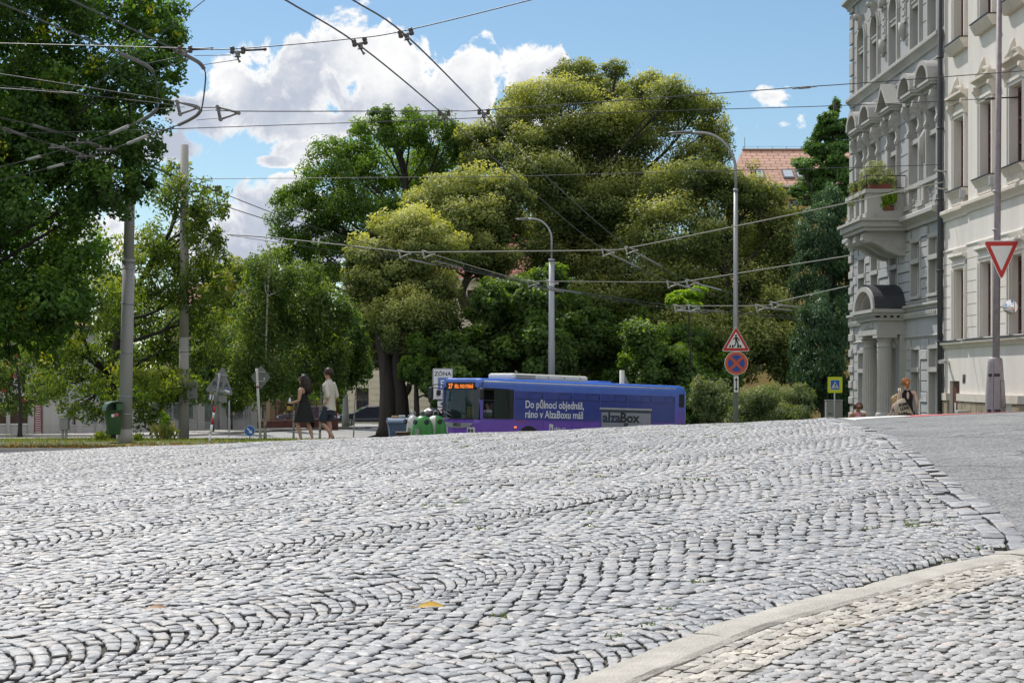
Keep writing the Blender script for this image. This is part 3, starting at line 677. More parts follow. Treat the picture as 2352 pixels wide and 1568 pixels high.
tree('birch_tree', 'tallest white-barked birch with drooping branches beside the diamond sign', 'tree', 60, [(609, 1016), (609, 880), (612, 740), (618, 620), (620, 560)],
     [(625, 620, 70, 55), (610, 700, 75, 70), (630, 780, 60, 70), (585, 760, 50, 70), (565, 830, 40, 60), (640, 850, 50, 50), (600, 870, 50, 45), (690, 630, 50, 45), (530, 860, 35, 40)], 19000, .062, LF_BIR, M_BIRCH, GB, r0=.05, **BK)
tree('birch_tree', 'white-barked birch standing just behind the woman in black', 'tree', 63, [(674, 1012), (676, 880), (684, 760), (690, 660)],
     [(690, 690, 60, 60), (680, 780, 55, 70), (705, 840, 45, 55), (665, 860, 35, 50), (720, 740, 40, 50)], 13000, .062, LF_BIR, M_BIRCH, GB, r0=.04, **BK)
tree('birch_tree', 'white-barked birch partly hidden by the man in the light shirt', 'tree', 64, [(734, 1008), (737, 900), (748, 780), (752, 690)],
     [(752, 700, 55, 55), (745, 790, 50, 70), (775, 830, 35, 55), (730, 860, 35, 45), (770, 760, 35, 45)], 12500, .062, LF_BIR, M_BIRCH, GB, r0=.048, **BK)
tree('birch_tree', 'slender dark-leaved birch with thin leaning stem in front of the parked estate car', 'tree', 66, [(811, 1000), (815, 920), (822, 850), (816, 760)],
     [(815, 780, 36, 42), (805, 830, 30, 40), (833, 835, 24, 36), (790, 860, 18, 24), (800, 735, 30, 35)], 8500, .062, LF_DARK, M_BIRCH, GB, r0=.028, **BK)
tree('ash_tree', 'tall bright green ash tree with open crown rising behind the birches', 'tree', 118, [(905, 960), (908, 800), (915, 650), (930, 520), (932, 400), (900, 320)],
     [(860, 300, 65, 42), (930, 300, 70, 45), (1000, 315, 80, 50), (790, 365, 80, 55), (890, 390, 100, 65), (1010, 410, 90, 70), (735, 430, 75, 55), (700, 500, 80, 55), (820, 490, 105, 75), (950, 500, 110, 75), (680, 575, 60, 50), (790, 590, 105, 65),
      (1055, 320, 50, 40), (640, 600, 40, 35), (880, 610, 80, 60), (1085, 360, 50, 45), (720, 640, 60, 40), (880, 270, 35, 25), (940, 265, 28, 18), (660, 450, 35, 30), (1060, 480, 60, 60)],
     90000, .12, LF_ASH, M_BARK2, GL, r0=.5, asp=.45, spread=.21, sub=32, base_t=.34, top_light=.55, droop=.4, twigs=8, extra=[([(930, 520), (870, 440), (800, 380)], .22, .06), ([(915, 650), (820, 560), (720, 500)], .24, .06), ([(930, 480), (985, 400), (1010, 330)], .2, .05)])
SK = dict(asp=.5, spread=.25, shell=(.45, 1.13), sub=46, base_t=.34, top_light=.8, twigs=6, up=.5)
tree('pagoda_tree', 'olive green tree on two dark trunks close together beside the recycling containers', 'tree', 98, [(890, 982), (892, 900), (886, 835), (870, 760), (880, 660), (900, 570)],
     [(930, 520, 65, 50), (880, 585, 70, 52), (985, 570, 75, 50), (840, 645, 48, 55), (925, 640, 90, 55), (850, 735, 50, 60), (930, 730, 72, 62), (880, 805, 60, 42), (1000, 660, 60, 52), (825, 590, 30, 40), (960, 800, 45, 45), (985, 850, 32, 38), (835, 815, 32, 38), (1010, 740, 50, 50)],
     95000, .098, LF_SOP, M_BARK2, GL, r0=.55, extra=[([(925, 982), (920, 905), (910, 850), (915, 780), (960, 680)], .5, .15), ([(921, 915), (938, 895), (941, 880)], .22, .15)], **SK)
tree('pagoda_tree', 'olive tree with a crooked bare limb curving above the bus front', 'tree', 104, [(1240, 965), (1200, 830), (1150, 780), (1100, 745), (1066, 705), (1060, 668), (1074, 640), (1074, 600), (1060, 540), (1060, 450)],
     [(1060, 430, 90, 48), (1120, 460, 60, 55), (990, 470, 62, 50), (1060, 500, 105, 52), (1125, 540, 55, 55), (1150, 590, 42, 26), (1010, 550, 70, 50), (1090, 580, 60, 40), (960, 500, 40, 40), (1170, 450, 50, 50), (1180, 520, 40, 40), (960, 560, 60, 50), (1130, 620, 45, 30)], 84000, .098, LF_SOP, M_BARK, GL, r0=.42, **SK)
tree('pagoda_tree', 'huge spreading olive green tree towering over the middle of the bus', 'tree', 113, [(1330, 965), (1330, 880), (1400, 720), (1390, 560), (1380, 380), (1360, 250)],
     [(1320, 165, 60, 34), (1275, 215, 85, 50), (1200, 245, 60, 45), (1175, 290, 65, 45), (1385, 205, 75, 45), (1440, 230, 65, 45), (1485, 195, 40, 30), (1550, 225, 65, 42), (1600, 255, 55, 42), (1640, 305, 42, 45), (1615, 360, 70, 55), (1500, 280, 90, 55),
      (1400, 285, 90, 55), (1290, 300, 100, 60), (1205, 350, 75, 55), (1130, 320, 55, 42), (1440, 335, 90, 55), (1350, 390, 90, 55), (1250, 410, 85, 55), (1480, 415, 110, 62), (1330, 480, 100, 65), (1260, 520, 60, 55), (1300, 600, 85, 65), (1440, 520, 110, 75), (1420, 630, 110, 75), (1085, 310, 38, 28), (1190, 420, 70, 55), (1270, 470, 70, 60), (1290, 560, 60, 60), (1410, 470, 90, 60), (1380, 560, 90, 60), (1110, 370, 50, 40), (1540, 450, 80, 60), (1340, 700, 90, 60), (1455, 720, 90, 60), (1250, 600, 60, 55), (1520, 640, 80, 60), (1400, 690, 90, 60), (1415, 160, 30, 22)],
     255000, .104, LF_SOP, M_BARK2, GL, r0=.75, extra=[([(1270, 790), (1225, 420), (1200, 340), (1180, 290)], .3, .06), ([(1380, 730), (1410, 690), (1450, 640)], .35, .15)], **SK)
tree('pagoda_tree', 'broad olive tree behind the pedestrian warning sign, sweeping low to the shrubs', 'tree', 106, [(1640, 970), (1645, 860), (1660, 720), (1670, 560), (1680, 440)],
     [(1570, 440, 85, 60), (1680, 425, 65, 52), (1740, 455, 62, 55), (1785, 520, 45, 62), (1560, 540, 100, 75), (1680, 550, 100, 80), (1765, 615, 60, 80), (1560, 650, 95, 75), (1680, 670, 100, 85), (1770, 735, 62, 80), (1790, 820, 48, 70), (1720, 790, 80, 75), (1640, 780, 80, 65), (1600, 400, 50, 35), (1815, 590, 25, 45), (1560, 760, 60, 50)],
     125000, .104, LF_SOP, M_BARK2, GL, r0=.6, **SK)
DK = dict(asp=.7, spread=.25, shell=(.5, 1.12), sub=30, base_t=.3, top_light=.5, twigs=5)
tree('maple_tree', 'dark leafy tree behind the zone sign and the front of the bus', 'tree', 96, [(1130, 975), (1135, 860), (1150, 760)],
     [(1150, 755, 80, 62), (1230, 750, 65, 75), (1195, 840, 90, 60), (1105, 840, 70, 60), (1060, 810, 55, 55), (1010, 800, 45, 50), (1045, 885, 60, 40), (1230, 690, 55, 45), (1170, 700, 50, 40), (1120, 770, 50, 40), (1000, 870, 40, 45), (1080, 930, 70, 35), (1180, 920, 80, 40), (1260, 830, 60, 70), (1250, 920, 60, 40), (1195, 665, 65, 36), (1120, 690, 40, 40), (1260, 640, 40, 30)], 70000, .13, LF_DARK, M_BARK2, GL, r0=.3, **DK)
tree('maple_tree', 'dark leafy tree with reddish trunk behind the roof unit of the bus', 'tree', 104, [(1318, 975), (1318, 880), (1330, 780)],
     [(1330, 790, 75, 65), (1400, 770, 80, 60), (1350, 865, 90, 50), (1455, 840, 80, 60), (1300, 720, 60, 50), (1500, 770, 70, 60), (1330, 930, 80, 35), (1440, 920, 80, 40)], 44000, .13, LF_DARK, M_BARK, GL, r0=.32, **DK)
tree('maple_tree', 'dark leafy tree behind the rear end of the bus', 'tree', 98, [(1560, 975), (1560, 900), (1550, 820)],
     [(1540, 850, 75, 55), (1600, 885, 55, 45), (1490, 800, 60, 55), (1640, 900, 55, 40), (1560, 780, 60, 45), (1560, 930, 80, 35), (1480, 900, 60, 50), (1650, 850, 50, 40)], 34000, .12, LF_DARK, M_BARK2, GL, r0=.2, **DK)
tree('ash_tree', 'pale green feathery tree standing between the free concrete pole and the big ash', 'tree', 100, [(545, 985), (545, 800), (540, 660)], [(545, 625, 48, 38), (505, 680, 45, 48), (570, 690, 45, 45), (530, 740, 55, 50), (590, 640, 35, 32), (480, 760, 40, 45)], 16000, .12, LF_LOC, M_BARK2, GL, r0=.15, asp=.42, base_t=.4, spread=.24, top_light=.5)
tree('young_tree', 'small bright yellow-green sapling glowing among the dark trees', 'tree', 96, [(1585, 975), (1588, 850), (1580, 700)],
     [(1568, 680, 28, 16), (1600, 672, 20, 14), (1548, 690, 20, 12), (1585, 700, 24, 12)], 4200, .11, LF_YEL, M_BARK2, GL, r0=.07, asp=.7, base_t=.5, spread=.25)
tree('slim_tree', 'slim dark trunked tree between the twin trunks and the zone sign', 'tree', 94, [(958, 985), (957, 930), (955, 870), (965, 800)],
     [(965, 815, 38, 42), (985, 860, 32, 34), (945, 850, 28, 34), (1000, 900, 22, 22)], 9000, .11, LF_ASH, M_BARK2, GL, r0=.2, asp=.55, base_t=.3)
tree('yew_tree', 'blackish green evergreen beside the corner of the grey facade', 'tree', 84, [(1900, 985), (1900, 800), (1905, 600), (1910, 440)],
     [(1905, 470, 45, 55), (1890, 540, 60, 70), (1880, 640, 62, 85), (1905, 740, 62, 85), (1885, 850, 70, 75), (1945, 590, 50, 90), (1945, 780, 50, 110), (1845, 800, 32, 70), (1920, 900, 70, 60), (1850, 880, 40, 60), (1990, 700, 50, 200)],
     60000, .11, LF_CON, M_BARK2, 'evergreens beside the grey building', r0=.35, asp=.3, spread=.2, sub=44, base_t=.3, top_light=.55, droop=.9, up=.2, hang=.35, flat=.6)
tree('larch_tree', 'pointed mid-green conifer rising above the dark evergreen by the facade', 'tree', 98, [(1915, 985), (1912, 700), (1912, 430), (1918, 235)],
     [(1919, 248, 13, 22), (1905, 282, 26, 26), (1930, 300, 32, 28), (1885, 310, 22, 18), (1895, 345, 45, 32), (1940, 360, 45, 38), (1870, 385, 48, 32), (1925, 415, 62, 46), (1860, 425, 42, 28), (1895, 470, 60, 46), (1830, 440, 20, 14), (1845, 380, 20, 12)],
     34000, .12, LF_CON2, M_BARK2, 'evergreens beside the grey building', r0=.3, asp=.4, spread=.24, sub=30, base_t=.34, top_light=.6, flat=.6)
def shrub(name, label, d, clumps, n, size, leaf, group=None, cat='shrub', **kw):
    x = sum(c[0] for c in clumps) / len(clumps)
    return tree(name, label, cat, d, [(x, 980), (x, clumps[0][1])], clumps, n, size, leaf, M_BARK2, group, r0=.05, twigs=4, **{**dict(asp=.5, spread=.33, shell=(.3, 1.2), sub=22, base_t=.4, top_light=.6), **kw})
shrub('garden_shrub', 'pale feathery shrub left of the signpost on the crest', 76, [(1650, 925, 45, 38), (1620, 905, 32, 35), (1690, 945, 45, 30)], 10000, .085, LF_BUSH, 'pale shrubs behind the crest', asp=.3)
shrub('garden_shrub', 'pale feathery shrub right of the signpost on the crest', 74, [(1740, 930, 42, 34), (1765, 915, 38, 30), (1720, 950, 40, 25)], 10000, .085, LF_BUSH, 'pale shrubs behind the crest', asp=.3)
shrub('garden_shrub', 'pale spreading shrub before the dark evergreen', 77, [(1810, 925, 40, 34), (1835, 910, 26, 24), (1800, 950, 45, 25), (1850, 940, 26, 24)], 10000, .085, LF_BUSH, 'pale shrubs behind the crest', asp=.3)
shrub('round_bush', 'rounded clipped bush behind the brown fence left of the woman', 108, [(665, 888, 30, 22)], 4200, .09, LF_ASH, 'clipped bushes in the garden', base_t=.25)
shrub('round_bush', 'rounded clipped bush behind the brown fence between the couple', 108, [(752, 884, 30, 26)], 4200, .09, LF_ASH, 'clipped bushes in the garden', base_t=.4)
shrub('garden_shrub', 'leafy green shrub behind the grey mesh fence', 94, [(385, 905, 55, 42), (430, 920, 40, 34)], 9000, .10, LF_ASH, 'garden shrubs behind the fences', base_t=.3)
shrub('garden_shrub', 'leafy shrub overhanging the fence near the leaning triangle sign', 93, [(545, 900, 40, 42), (520, 880, 30, 40)], 9000, .10, LF_LOC, 'garden shrubs behind the fences', base_t=.4)
shrub('dark_conifer', 'small blackish conifer in the garden by the white house', 88, [(130, 880, 18, 32), (128, 860, 10, 22)], 4500, .08, LF_CON, None, 'conifer', base_t=.15)
shrub('garden_shrub', 'broad green shrub growing before the wide birches', 88, [(470, 860, 50, 60), (510, 800, 45, 60)], 13000, .10, LF_BIR, 'garden shrubs behind the fences', base_t=.4)
# far-off wood closing the view between the houses
V, F, T, tw = crown([(np.array(at(px, py + rng.normal(0, 6), 185 + rng.normal(0, 8))), (4.2, 4, 4.4)) for px in range(-700, 2700, 75) for py in (875, 960)], 90000, .32, asp=.7, base_t=.25, top_light=.5, spread=.28)
tag(link(bpy.data.objects.new('treeline', mesh_np('treeline', V, F, [LF_DARK], False, {'tint': T}))), 'dark far-off wood closing the view behind the gardens', 'treeline', kind='stuff')
# ------------------------------------------------------------------ facades on the right
M_GREY = mat('grey_render', (.41, .415, .42), .85, var=.12, nscale=1.2, bump=.2, bscale=60, dirt=((.27, .26, .24), .6), streak=True)
M_GREYT = mat('grey_trim', (.43, .42, .40), .85, var=.08, nscale=2, bump=.15, bscale=50, dirt=((.30, .28, .25), .4))
M_GREYR = mat('rough_grey_stone', (.46, .46, .455), .9, var=.12, nscale=5, bump=1.0, bscale=9)
M_CREAM = mat('cream_render', (.75, .71, .655), .85, var=.09, nscale=1.3, bump=.15, bscale=60, dirt=((.56, .51, .44), .5), streak=True)
M_CREAMT = mat('cream_trim', (.68, .62, .54), .85, var=.07, nscale=3, bump=.15, bscale=60, dirt=((.52, .45, .36), .35))
M_PLINTH = mat('sandstone', (.36, .30, .21), .9, var=.25, nscale=2.2, bump=.6, bscale=12, dirt=((.2, .17, .13), .5))
M_WFRAME = mat('white_window_paint', (.62, .61, .58), .5, var=.05)
M_BFRAME = mat('brown_window_paint', (.11, .035, .025), .5, var=.15)
M_PANE = glass_mat('window_glass', (.05, .06, .07), .2)
M_CURT = mat('net_curtain', (.34, .33, .32), .9, var=.12, nscale=14, streak=True)
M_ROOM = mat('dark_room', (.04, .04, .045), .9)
M_TIN = mat('dark_roof_tin', (.035, .038, .045), .5, var=.15, nscale=3)
M_PIPE = mat('drainpipe_paint', (.045, .05, .06), .5, var=.15, nscale=3)

def facade_root(name, label, d0):
    return thing(name, label, 'building', (12.9 - .0145 * d0, d0, 0), PI + .0145)
def wall_cells(mb, y0, y1, z0, z1, ops, n0=-.35, n1=0.0, m=0):
    ys = sorted({y0, y1, *[v for o in ops for v in o[:2]]}); zs = sorted({z0, z1, *[v for o in ops for v in o[2:4]]})
    for a, b in zip(ys, ys[1:]):
        run = None
        for c, e in zip(zs, zs[1:]):
            hole = any(o[0] - 1e-6 <= a and b <= o[1] + 1e-6 and o[2] - 1e-6 <= c and e <= o[3] + 1e-6 for o in ops)
            if not hole:
                if run and abs(run[1] - c) < 1e-6: run[1] = e
                else:
                    if run: mb.box(n0, n1, a, b, *run, m)
                    run = [c, e]
            elif run: mb.box(n0, n1, a, b, *run, m); run = None
        if run: mb.box(n0, n1, a, b, *run, m)
def window(root, yc, w, z0, z1, fm, n=-.24, bars=(), mull=True, arch=False, fw=.07):
    mb = MB()
    for a, b in ((yc - w / 2, yc - w / 2 + fw), (yc + w / 2 - fw, yc + w / 2)): mb.box(n, n + .07, a, b, z0, z1)
    mb.box(n, n + .07, yc - w / 2 + fw, yc + w / 2 - fw, z0, z0 + fw); mb.box(n, n + .07, yc - w / 2 + fw, yc + w / 2 - fw, z1 - fw, z1)
    if mull: mb.box(n + .002, n + .08, yc - .04, yc + .04, z0 + fw, z1 - fw)
    for b in bars: mb.box(n + .004, n + .085, yc - w / 2 + fw, yc + w / 2 - fw, b - .035, b + .035)
    f = mb.build('window', fm, root)
    p = MB().box(n + .005, n + .02, yc - w / 2 + .02, yc + w / 2 - .02, z0 + .02, z1 - .02).build('pane', M_PANE, f)
    MB().box(n - .09, n - .07, yc - w / 2 + .02, yc + w / 2 - .02, z0 + .02, z1 - .02).build('curtain', M_CURT, f)
    return f
def profile(mb, prof, y0, y1, m=0, ret=0.0):
    """moulding: (n,z) outline run along the wall from y0 to y1"""
    return mb.prism(prof, y0, y1, lambda u, v, w: (u, w, v), m)
def corn(z0, z1, p): # simple cornice outline from z0 to z1 projecting p
    h = z1 - z0
    return [(0, z0), (p * .3, z0), (p * .35, z0 + h * .25), (p * .6, z0 + h * .45), (p * .9, z0 + h * .6), (p, z0 + h * .65), (p, z0 + h * .92), (p * .92, z1), (0, z1 + .02)]
def arc(yc, zc, r, a0, a1, n=12): return [(yc + r * math.cos(math.radians(a0 + (a1 - a0) * k / n)), zc + r * math.sin(math.radians(a0 + (a1 - a0) * k / n))) for k in range(n + 1)]
YF = lambda u, v, w: (w, u, v)     # polygon in the wall plane, extruded outward
# ---------------- grey ornate house
G = facade_root('grey_townhouse', 'ornate grey townhouse with arched pediments, balcony and columned porch', 61.6)
ax = [1.9, 3.9, 6.6, 9.4, 11.5]; LEN = 12.44; GZ = -2.6
up = [(y - .5, y + .5, 9.95, 11.5) for y in ax]; arch = [(y - .5, y + .5, 11.5, 12.05) for y in ax]
fl = [(y - .52, y + .52, 5.8, 7.75) for y in ax]; me_ = [(y - .5, y + .5, 2.45, 4.05) for y in ax]
gr = [(y - .48, y + .48, -1.1, .85) for y in (ax[0], ax[1] - .35, ax[3], ax[4])]; door = [(5.95, 7.25, GZ, .95)]
mb = MB(); wall_cells(mb, 0, LEN, GZ, 15, up + arch + fl + me_ + gr + door)
for y in ax:   # spandrels that round the window heads
    for s in (-1, 1):
        pts = [(y + s * .5, 12.05), (y, 12.05)] + [(y + s * .5 * math.cos(t), 11.5 + .53 * math.sin(t)) for t in np.linspace(PI / 2, 0, 9)]
        mb.prism(pts, -.33, -.002, YF)
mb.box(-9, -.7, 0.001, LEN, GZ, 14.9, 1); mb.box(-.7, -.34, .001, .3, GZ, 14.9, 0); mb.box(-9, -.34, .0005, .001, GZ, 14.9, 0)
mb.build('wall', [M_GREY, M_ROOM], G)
for y in ax:
    window(G, y, .96, 9.97, 12.03, M_WFRAME, bars=(11.2,), n=-.20); window(G, y, 1.0, 5.82, 7.73, M_WFRAME, bars=(7.1,), n=-.20); window(G, y, .96, 2.47, 4.03, M_WFRAME, bars=(3.5,), n=-.19)
for o in gr: window(G, (o[0] + o[1]) / 2, .92, -1.08, .83, M_WFRAME, bars=(.25,), n=-.19)
mb = MB().box(-.3, -.22, 5.97, 7.23, GZ, .93)
for a in (6.05, 6.65): 
    for b in (-1.6, -.3): mb.box(-.22, -.19, a, a + .5, b, b + 1.0)
dr = mb.build('door', mat('oak_door', (.14, .09, .05), .5, var=.2, nscale=4, streak=True), G); MB().tube([(-.18, 6.58, -1.0), (-.12, 6.58, -1.0), (-.12, 6.58, -.8), (-.18, 6.58, -.8)], .015).build('handle', mat('brass', (.4, .3, .12), .35, 1.0), dr)
# window surrounds
for y in ax:
    mb = MB()
    for k, (w, p) in enumerate(((.13, .10), (.09, .05))):
        i0 = .5 + (.0 if k == 0 else .13)
        for s in (-1, 1): mb.box(0, p, y + s * i0, y + s * (i0 + w), 9.9, 11.5)
        ring = [(a[0], a[1]) for a in arc(y, 11.5, i0 + .03, 0, 180)] + [(a[0], a[1]) for a in arc(y, 11.5, i0 + w + .03, 180, 0)]
        n = 13
        for j in range(12): mb.prism([ring[j], ring[j + 1], ring[2 * n - 2 - j], ring[2 * n - 1 - j]], 0, p, YF)
    mb.box(-.2, .04, y - .5, y + .5, 11.14, 11.28); mb.box(-.2, .07, y - .52, y + .52, 11.28, 11.33)
    mb.prism([(y - .11, 11.95), (y + .11, 11.95), (y + .17, 12.42), (y - .17, 12.42)], 0, .2, YF); mb.tube([(.16, y, 12.3), (.27, y, 12.36), (.26, y, 12.44)], [.09, .1, .06], 8)
    for s in (-1, 1): mb.box(0, .08, y + s * .52, y + s * .72, 5.8, 7.85); mb.box(0, .12, y + s * .56, y + s * .66, 5.8, 7.85)
    mb.box(0, .1, y - .72, y + .72, 7.78, 7.95); mb.box(-.2, .05, y - .5, y + .5, 7.02, 7.16)
    for s in (-1, 1): mb.box(0, .07, y + s * .5, y + s * .66, 2.4, 4.1)
    mb.box(0, .07, y - .66, y + .66, 4.06, 4.2); mb.box(-.2, .1, y - .55, y + .55, 3.42, 3.56); mb.box(-.2, .12, y - .6, y + .6, 2.36, 2.45)
    mb.build('window_surround', M_GREYT, G)
for o in gr:
    mb = MB(); a, b = o[:2]
    mb.box(0, .07, a - .14, a, -1.15, .95); mb.box(0, .07, b, b + .14, -1.15, .95); mb.box(0, .07, a, b, .85, .97); mb.box(-.2, .1, a - .05, b + .05, .18, .32); mb.box(-.2, .12, a - .1, b + .1, -1.2, -1.1)
    mb.build('window_surround', M_GREYT, G)
# pediments
for i, y in enumerate(ax):
    mb = MB(); P = .38
    mb.box(0, P * .9, y - .78, y + .78, 8.34, 8.42); mb.box(0, P, y - .82, y + .82, 8.42, 8.5); mb.box(0, P * .5, y - .7, y + .7, 8.22, 8.34); mb.box(0, .12, y - .7, y + .7, 7.95, 8.22)
    if i == 2:
        for s in (-1, 1): mb.prism([(y + s * .9, 8.503), (y + s * .70, 8.503), (y, 9.12), (y, 9.28)] if s > 0 else [(y + s * .9, 8.503), (y, 9.28), (y, 9.12), (y + s * .70, 8.503)], .0, P + .08, YF)
        mb.prism([(y - .7, 8.503), (y + .7, 8.503), (y, 9.12)], 0, .1, YF)
    else:
        o_, i_ = arc(y, 8.503, .84, 0, 180, 16), arc(y, 8.503, .66, 0, 180, 16)
        o_ = [(a, 8.503 + (b - 8.503) * .72) for a, b in o_]; i_ = [(a, 8.503 + (b - 8.503) * .72) for a, b in i_]
        for j in range(16): mb.prism([o_[j], o_[j + 1], i_[j + 1], i_[j]], .0, P + .05, YF)
        for j in range(16): mb.prism([i_[j], i_[j + 1], (y, 8.503)], .0, .08, YF)
    pd = mb.build('pediment', M_GREYT, G)
    for s in (-1, 1):
        mb = MB(); yy = y + s * .62
        mb.prism([(0, 8.2), (.3, 8.2), (.33, 8.05), (.26, 7.88), (.14, 7.72), (.12, 7.5), (.17, 7.36), (.08, 7.22), (0, 7.2)], yy - .09, yy + .09, lambda u, v, w: (u, w, v)); mb.tube([(.24, yy - .11, 8.06), (.24, yy + .11, 8.06)], .09, 10); mb.tube([(.1, yy - .1, 7.33), (.1, yy + .1, 7.33)], .06, 8)
        mb.build('corbel', M_GREYT, pd)
mb = MB(); profile(mb, corn(9.5, 9.82, .22), 0, LEN); profile(mb, corn(9.1, 9.2, .05), 0, LEN); mb.build('string_cornice', M_GREYT, G)
mb = MB(); profile(mb, corn(13.0, 13.3, .3), -.3, LEN); mb.box(-9, 0, -.3, -.001, 13.12, 13.3); mb.build('string_cornice', M_GREYT, G)
mb = MB(); profile(mb, corn(4.5, 4.88, .34), 0, LEN); mb.build('string_cornice', M_GREYT, G)
mb = MB(); profile(mb, corn(2.02, 2.2, .16), -.16, LEN); mb.box(0, .1, 0, LEN, 1.8, 1.98)
for k in range(60): mb.box(.1, .13, .05 + k * .2, .05 + k * .2 + .1, 1.86, 1.95)
profile(mb, corn(1.18, 1.26, .07), 0, LEN)
for k in (0, 1): profile(mb, corn(2.2 + .0, 2.3, .06), 0, LEN) if k else None
mb.build('string_cornice', M_GREYT, G)
# shallow joint bands on the upper storey
mb = MB()
for z in np.arange(9.95, 13.0, .52):
    for a, b in zip([0.6] + [y + .74 for y in ax], [y - .74 for y in ax] + [LEN]):
        if b - a > .1: mb.box(0, .022, a, b, z + .02, z + .50)
for z in np.arange(5.85, 8.3, .5):
    for a, b in zip([0.6] + [y + .74 for y in ax], [y - .74 for y in ax] + [LEN]):
        if b - a > .1: mb.box(0, .022, a, b, z + .02, z + .48)
mb.build('ashlar_band', M_GREY, G)
# parapet panels below first-floor windows
mb = MB(); mb.box(0, .12, .3, LEN, 4.9, 5.06); mb.box(0, .16, 0, LEN, 5.66, 5.79)
for k, y in enumerate([.55, 1.0, 2.9, 4.85, 8.35, 8.75, 10.1, 10.5, 12.1]): mb.box(0, .13, y - .16, y + .16, 5.06, 5.66); mb.box(0, .18, y - .2, y + .2, 5.06, 5.2)
for y0, y1 in ((1.25, 2.6), (3.2, 4.5), (8.95, 9.85), (10.75, 11.8)):
    for k in range(16):
        yy = rng.uniform(y0 + .1, y1 - .1); zz = rng.uniform(5.15, 5.58); mb.lathe([(0, -.04), (.05, -.02), (.05, .02), (0, .04)], (.02, yy, zz), 7)
mb.build('relief_panel', M_GREYT, G)
# cartouches between windows
for y in (2.9, 5.25, 7.95, 10.45):
    mb = MB(); z = 11.4 if y in (5.25, 7.95) else None
    if z:
        mb.box(0, .06, y - .24, y + .24, z - .4, z + .5); mb.box(0, .1, y - .3, y + .3, z - .5, z - .4); mb.box(0, .1, y - .28, y + .28, z + .5, z + .58)
        mb.tube([(.05, y, z - .5), (.1, y, z - .75), (.06, y, z - 1.05)], [.18, .13, .02], 8); mb.tube([(.05, y, z + .58), (.08, y, z + .8), (.05, y, z + 1.1)], [.16, .14, .05], 8)
        for k in range(3): mb.box(.06, .08, y - .16, y + .16, z - .25 + k * .22, z - .12 + k * .22)
    else:
        mb.tube([(.02, y, 7.3), (.07, y, 7.0), (.07, y, 6.7), (.02, y, 6.3)], [.04, .16, .13, .02], 9)
    mb.build('cartouche', M_GREYT, G)
# quoins
mb = MB()
for k in range(30):
    z = GZ + k * .55; 
    if z > 14: break
    w = .62 if k % 2 else .42
    if z < 4.4: mb.box(0, .1, -.1, w, z + .03, z + .30, 0, .035); mb.box(0, .05, -.04, .5, z + .31, z + .54, 0, .012)
    else: mb.box(0, .07, -.07, .5, z + .03, z + .52, 0, .03)
    mb.box(-.9, -.002, -.1 if z < 4.4 else -.07, -.002, z + .03, z + .52, 0, .03)
mb.build('quoin', M_GREYT, G)
# rusticated blocks on the two lower storeys
mb = MB()
piers = lambda ops: list(zip([.66] + [o[1] + .17 for o in ops], [o[0] - .17 for o in ops] + [LEN - .02]))
for ops, z0, z1 in ((me_, 2.32, 4.45), (sorted(gr + [(5.15, 8.05, 0, 0)]), GZ, 1.16)):
    nz_ = int((z1 - z0) / .3); h = (z1 - z0) / nz_
    for a, b in piers(sorted(ops)):
        if b - a < .1: continue
        for k in range(nz_):
            rough = (k + int(a * 3)) % 4 == 0
            mb.box(0, .085 if rough else .05, a, b, z0 + k * h + .012, z0 + (k + 1) * h - .012, 1 if rough else 0, .016)
mb.build('rustication', [M_GREY, M_GREYR], G)
# balcony
B0, B1, BN = 5.42, 8.3, 1.27
mb = MB()
mb.box(0, BN + .2, B0 - .2, B1 + .2, 4.62, 4.8); mb.box(0, BN + .12, B0 - .12, B1 + .12, 4.5, 4.62); mb.box(0, BN + .28, B0 - .28, B1 + .28, 4.8, 4.88)
for (a, b, c, e) in ((BN - .22, BN, B0, B0 + .34), (BN - .22, BN, B1 - .34, B1), (BN - .2, BN - .02, 6.3, 6.6), (BN - .2, BN - .02, 7.1, 7.4)): mb.box(a, b, c, e, 4.88, 5.66); mb.box(a - .02, b + .05, c - .04, e + .04, 4.88, 5.05)
for yb in (B0, B1 - .14): mb.box(.0, .36, yb, yb + .14, 4.88, 5.66); mb.box(.8, BN - .22, yb, yb + .14, 4.88, 5.66); mb.box(.36, .8, yb, yb + .14, 4.88, 5.12)
for k in range(3): mb.box(BN - .16, BN - .05, B0 + .34 + k * .8, B0 + .34 + k * .8 + .1, 4.88, 5.66)
mb.box(0, BN + .06, B0 - .06, B0 + .2, 5.66, 5.78); mb.box(0, BN + .06, B1 - .2, B1 + .06, 5.66, 5.78); mb.box(BN - .26, BN + .06, B0 + .2, B1 - .2, 5.66, 5.78)
bal = mb.build('balcony', M_GREYT, G)
for y in (B0 + .35, B1 - .35, 6.86):
    mb = MB(); wd = .2
    mb.prism([(0, 4.5), (1.25, 4.5), (1.36, 4.4), (1.36, 4.25), (1.25, 4.14), (1.1, 4.16), (.9, 4.1), (.55, 3.88), (.2, 3.75), (0, 3.75)], y - wd, y + wd, lambda u, v, w: (u, w, v))
    mb.tube([(1.22, y - wd - .03, 4.3), (1.22, y + wd + .03, 4.3)], .14, 14); mb.tube([(.2, y - wd - .03, 4.15), (.2, y + wd + .03, 4.15)], .2, 14); mb.tube([(.2, y - wd - .06, 4.15), (.2, y + wd + .06, 4.15)], .09, 10)
    for q in ((.55, .09), (.8, .1)): mb.tube([(q[0], y - wd - .02, 4.26), (q[0], y + wd + .02, 4.26)], q[1], 10)
    mb.build('corbel', M_GREYT, bal)
mb = MB(); z0, z1 = 5.8, 6.2
R_ = [(.05, B1 - .08), (BN, B1 - .08), (BN, B0 + .08), (.05, B0 + .08)]
for zz in (z0 + .02, z1): mb.tube([(a, b, zz) for a, b in R_], .018, 6)
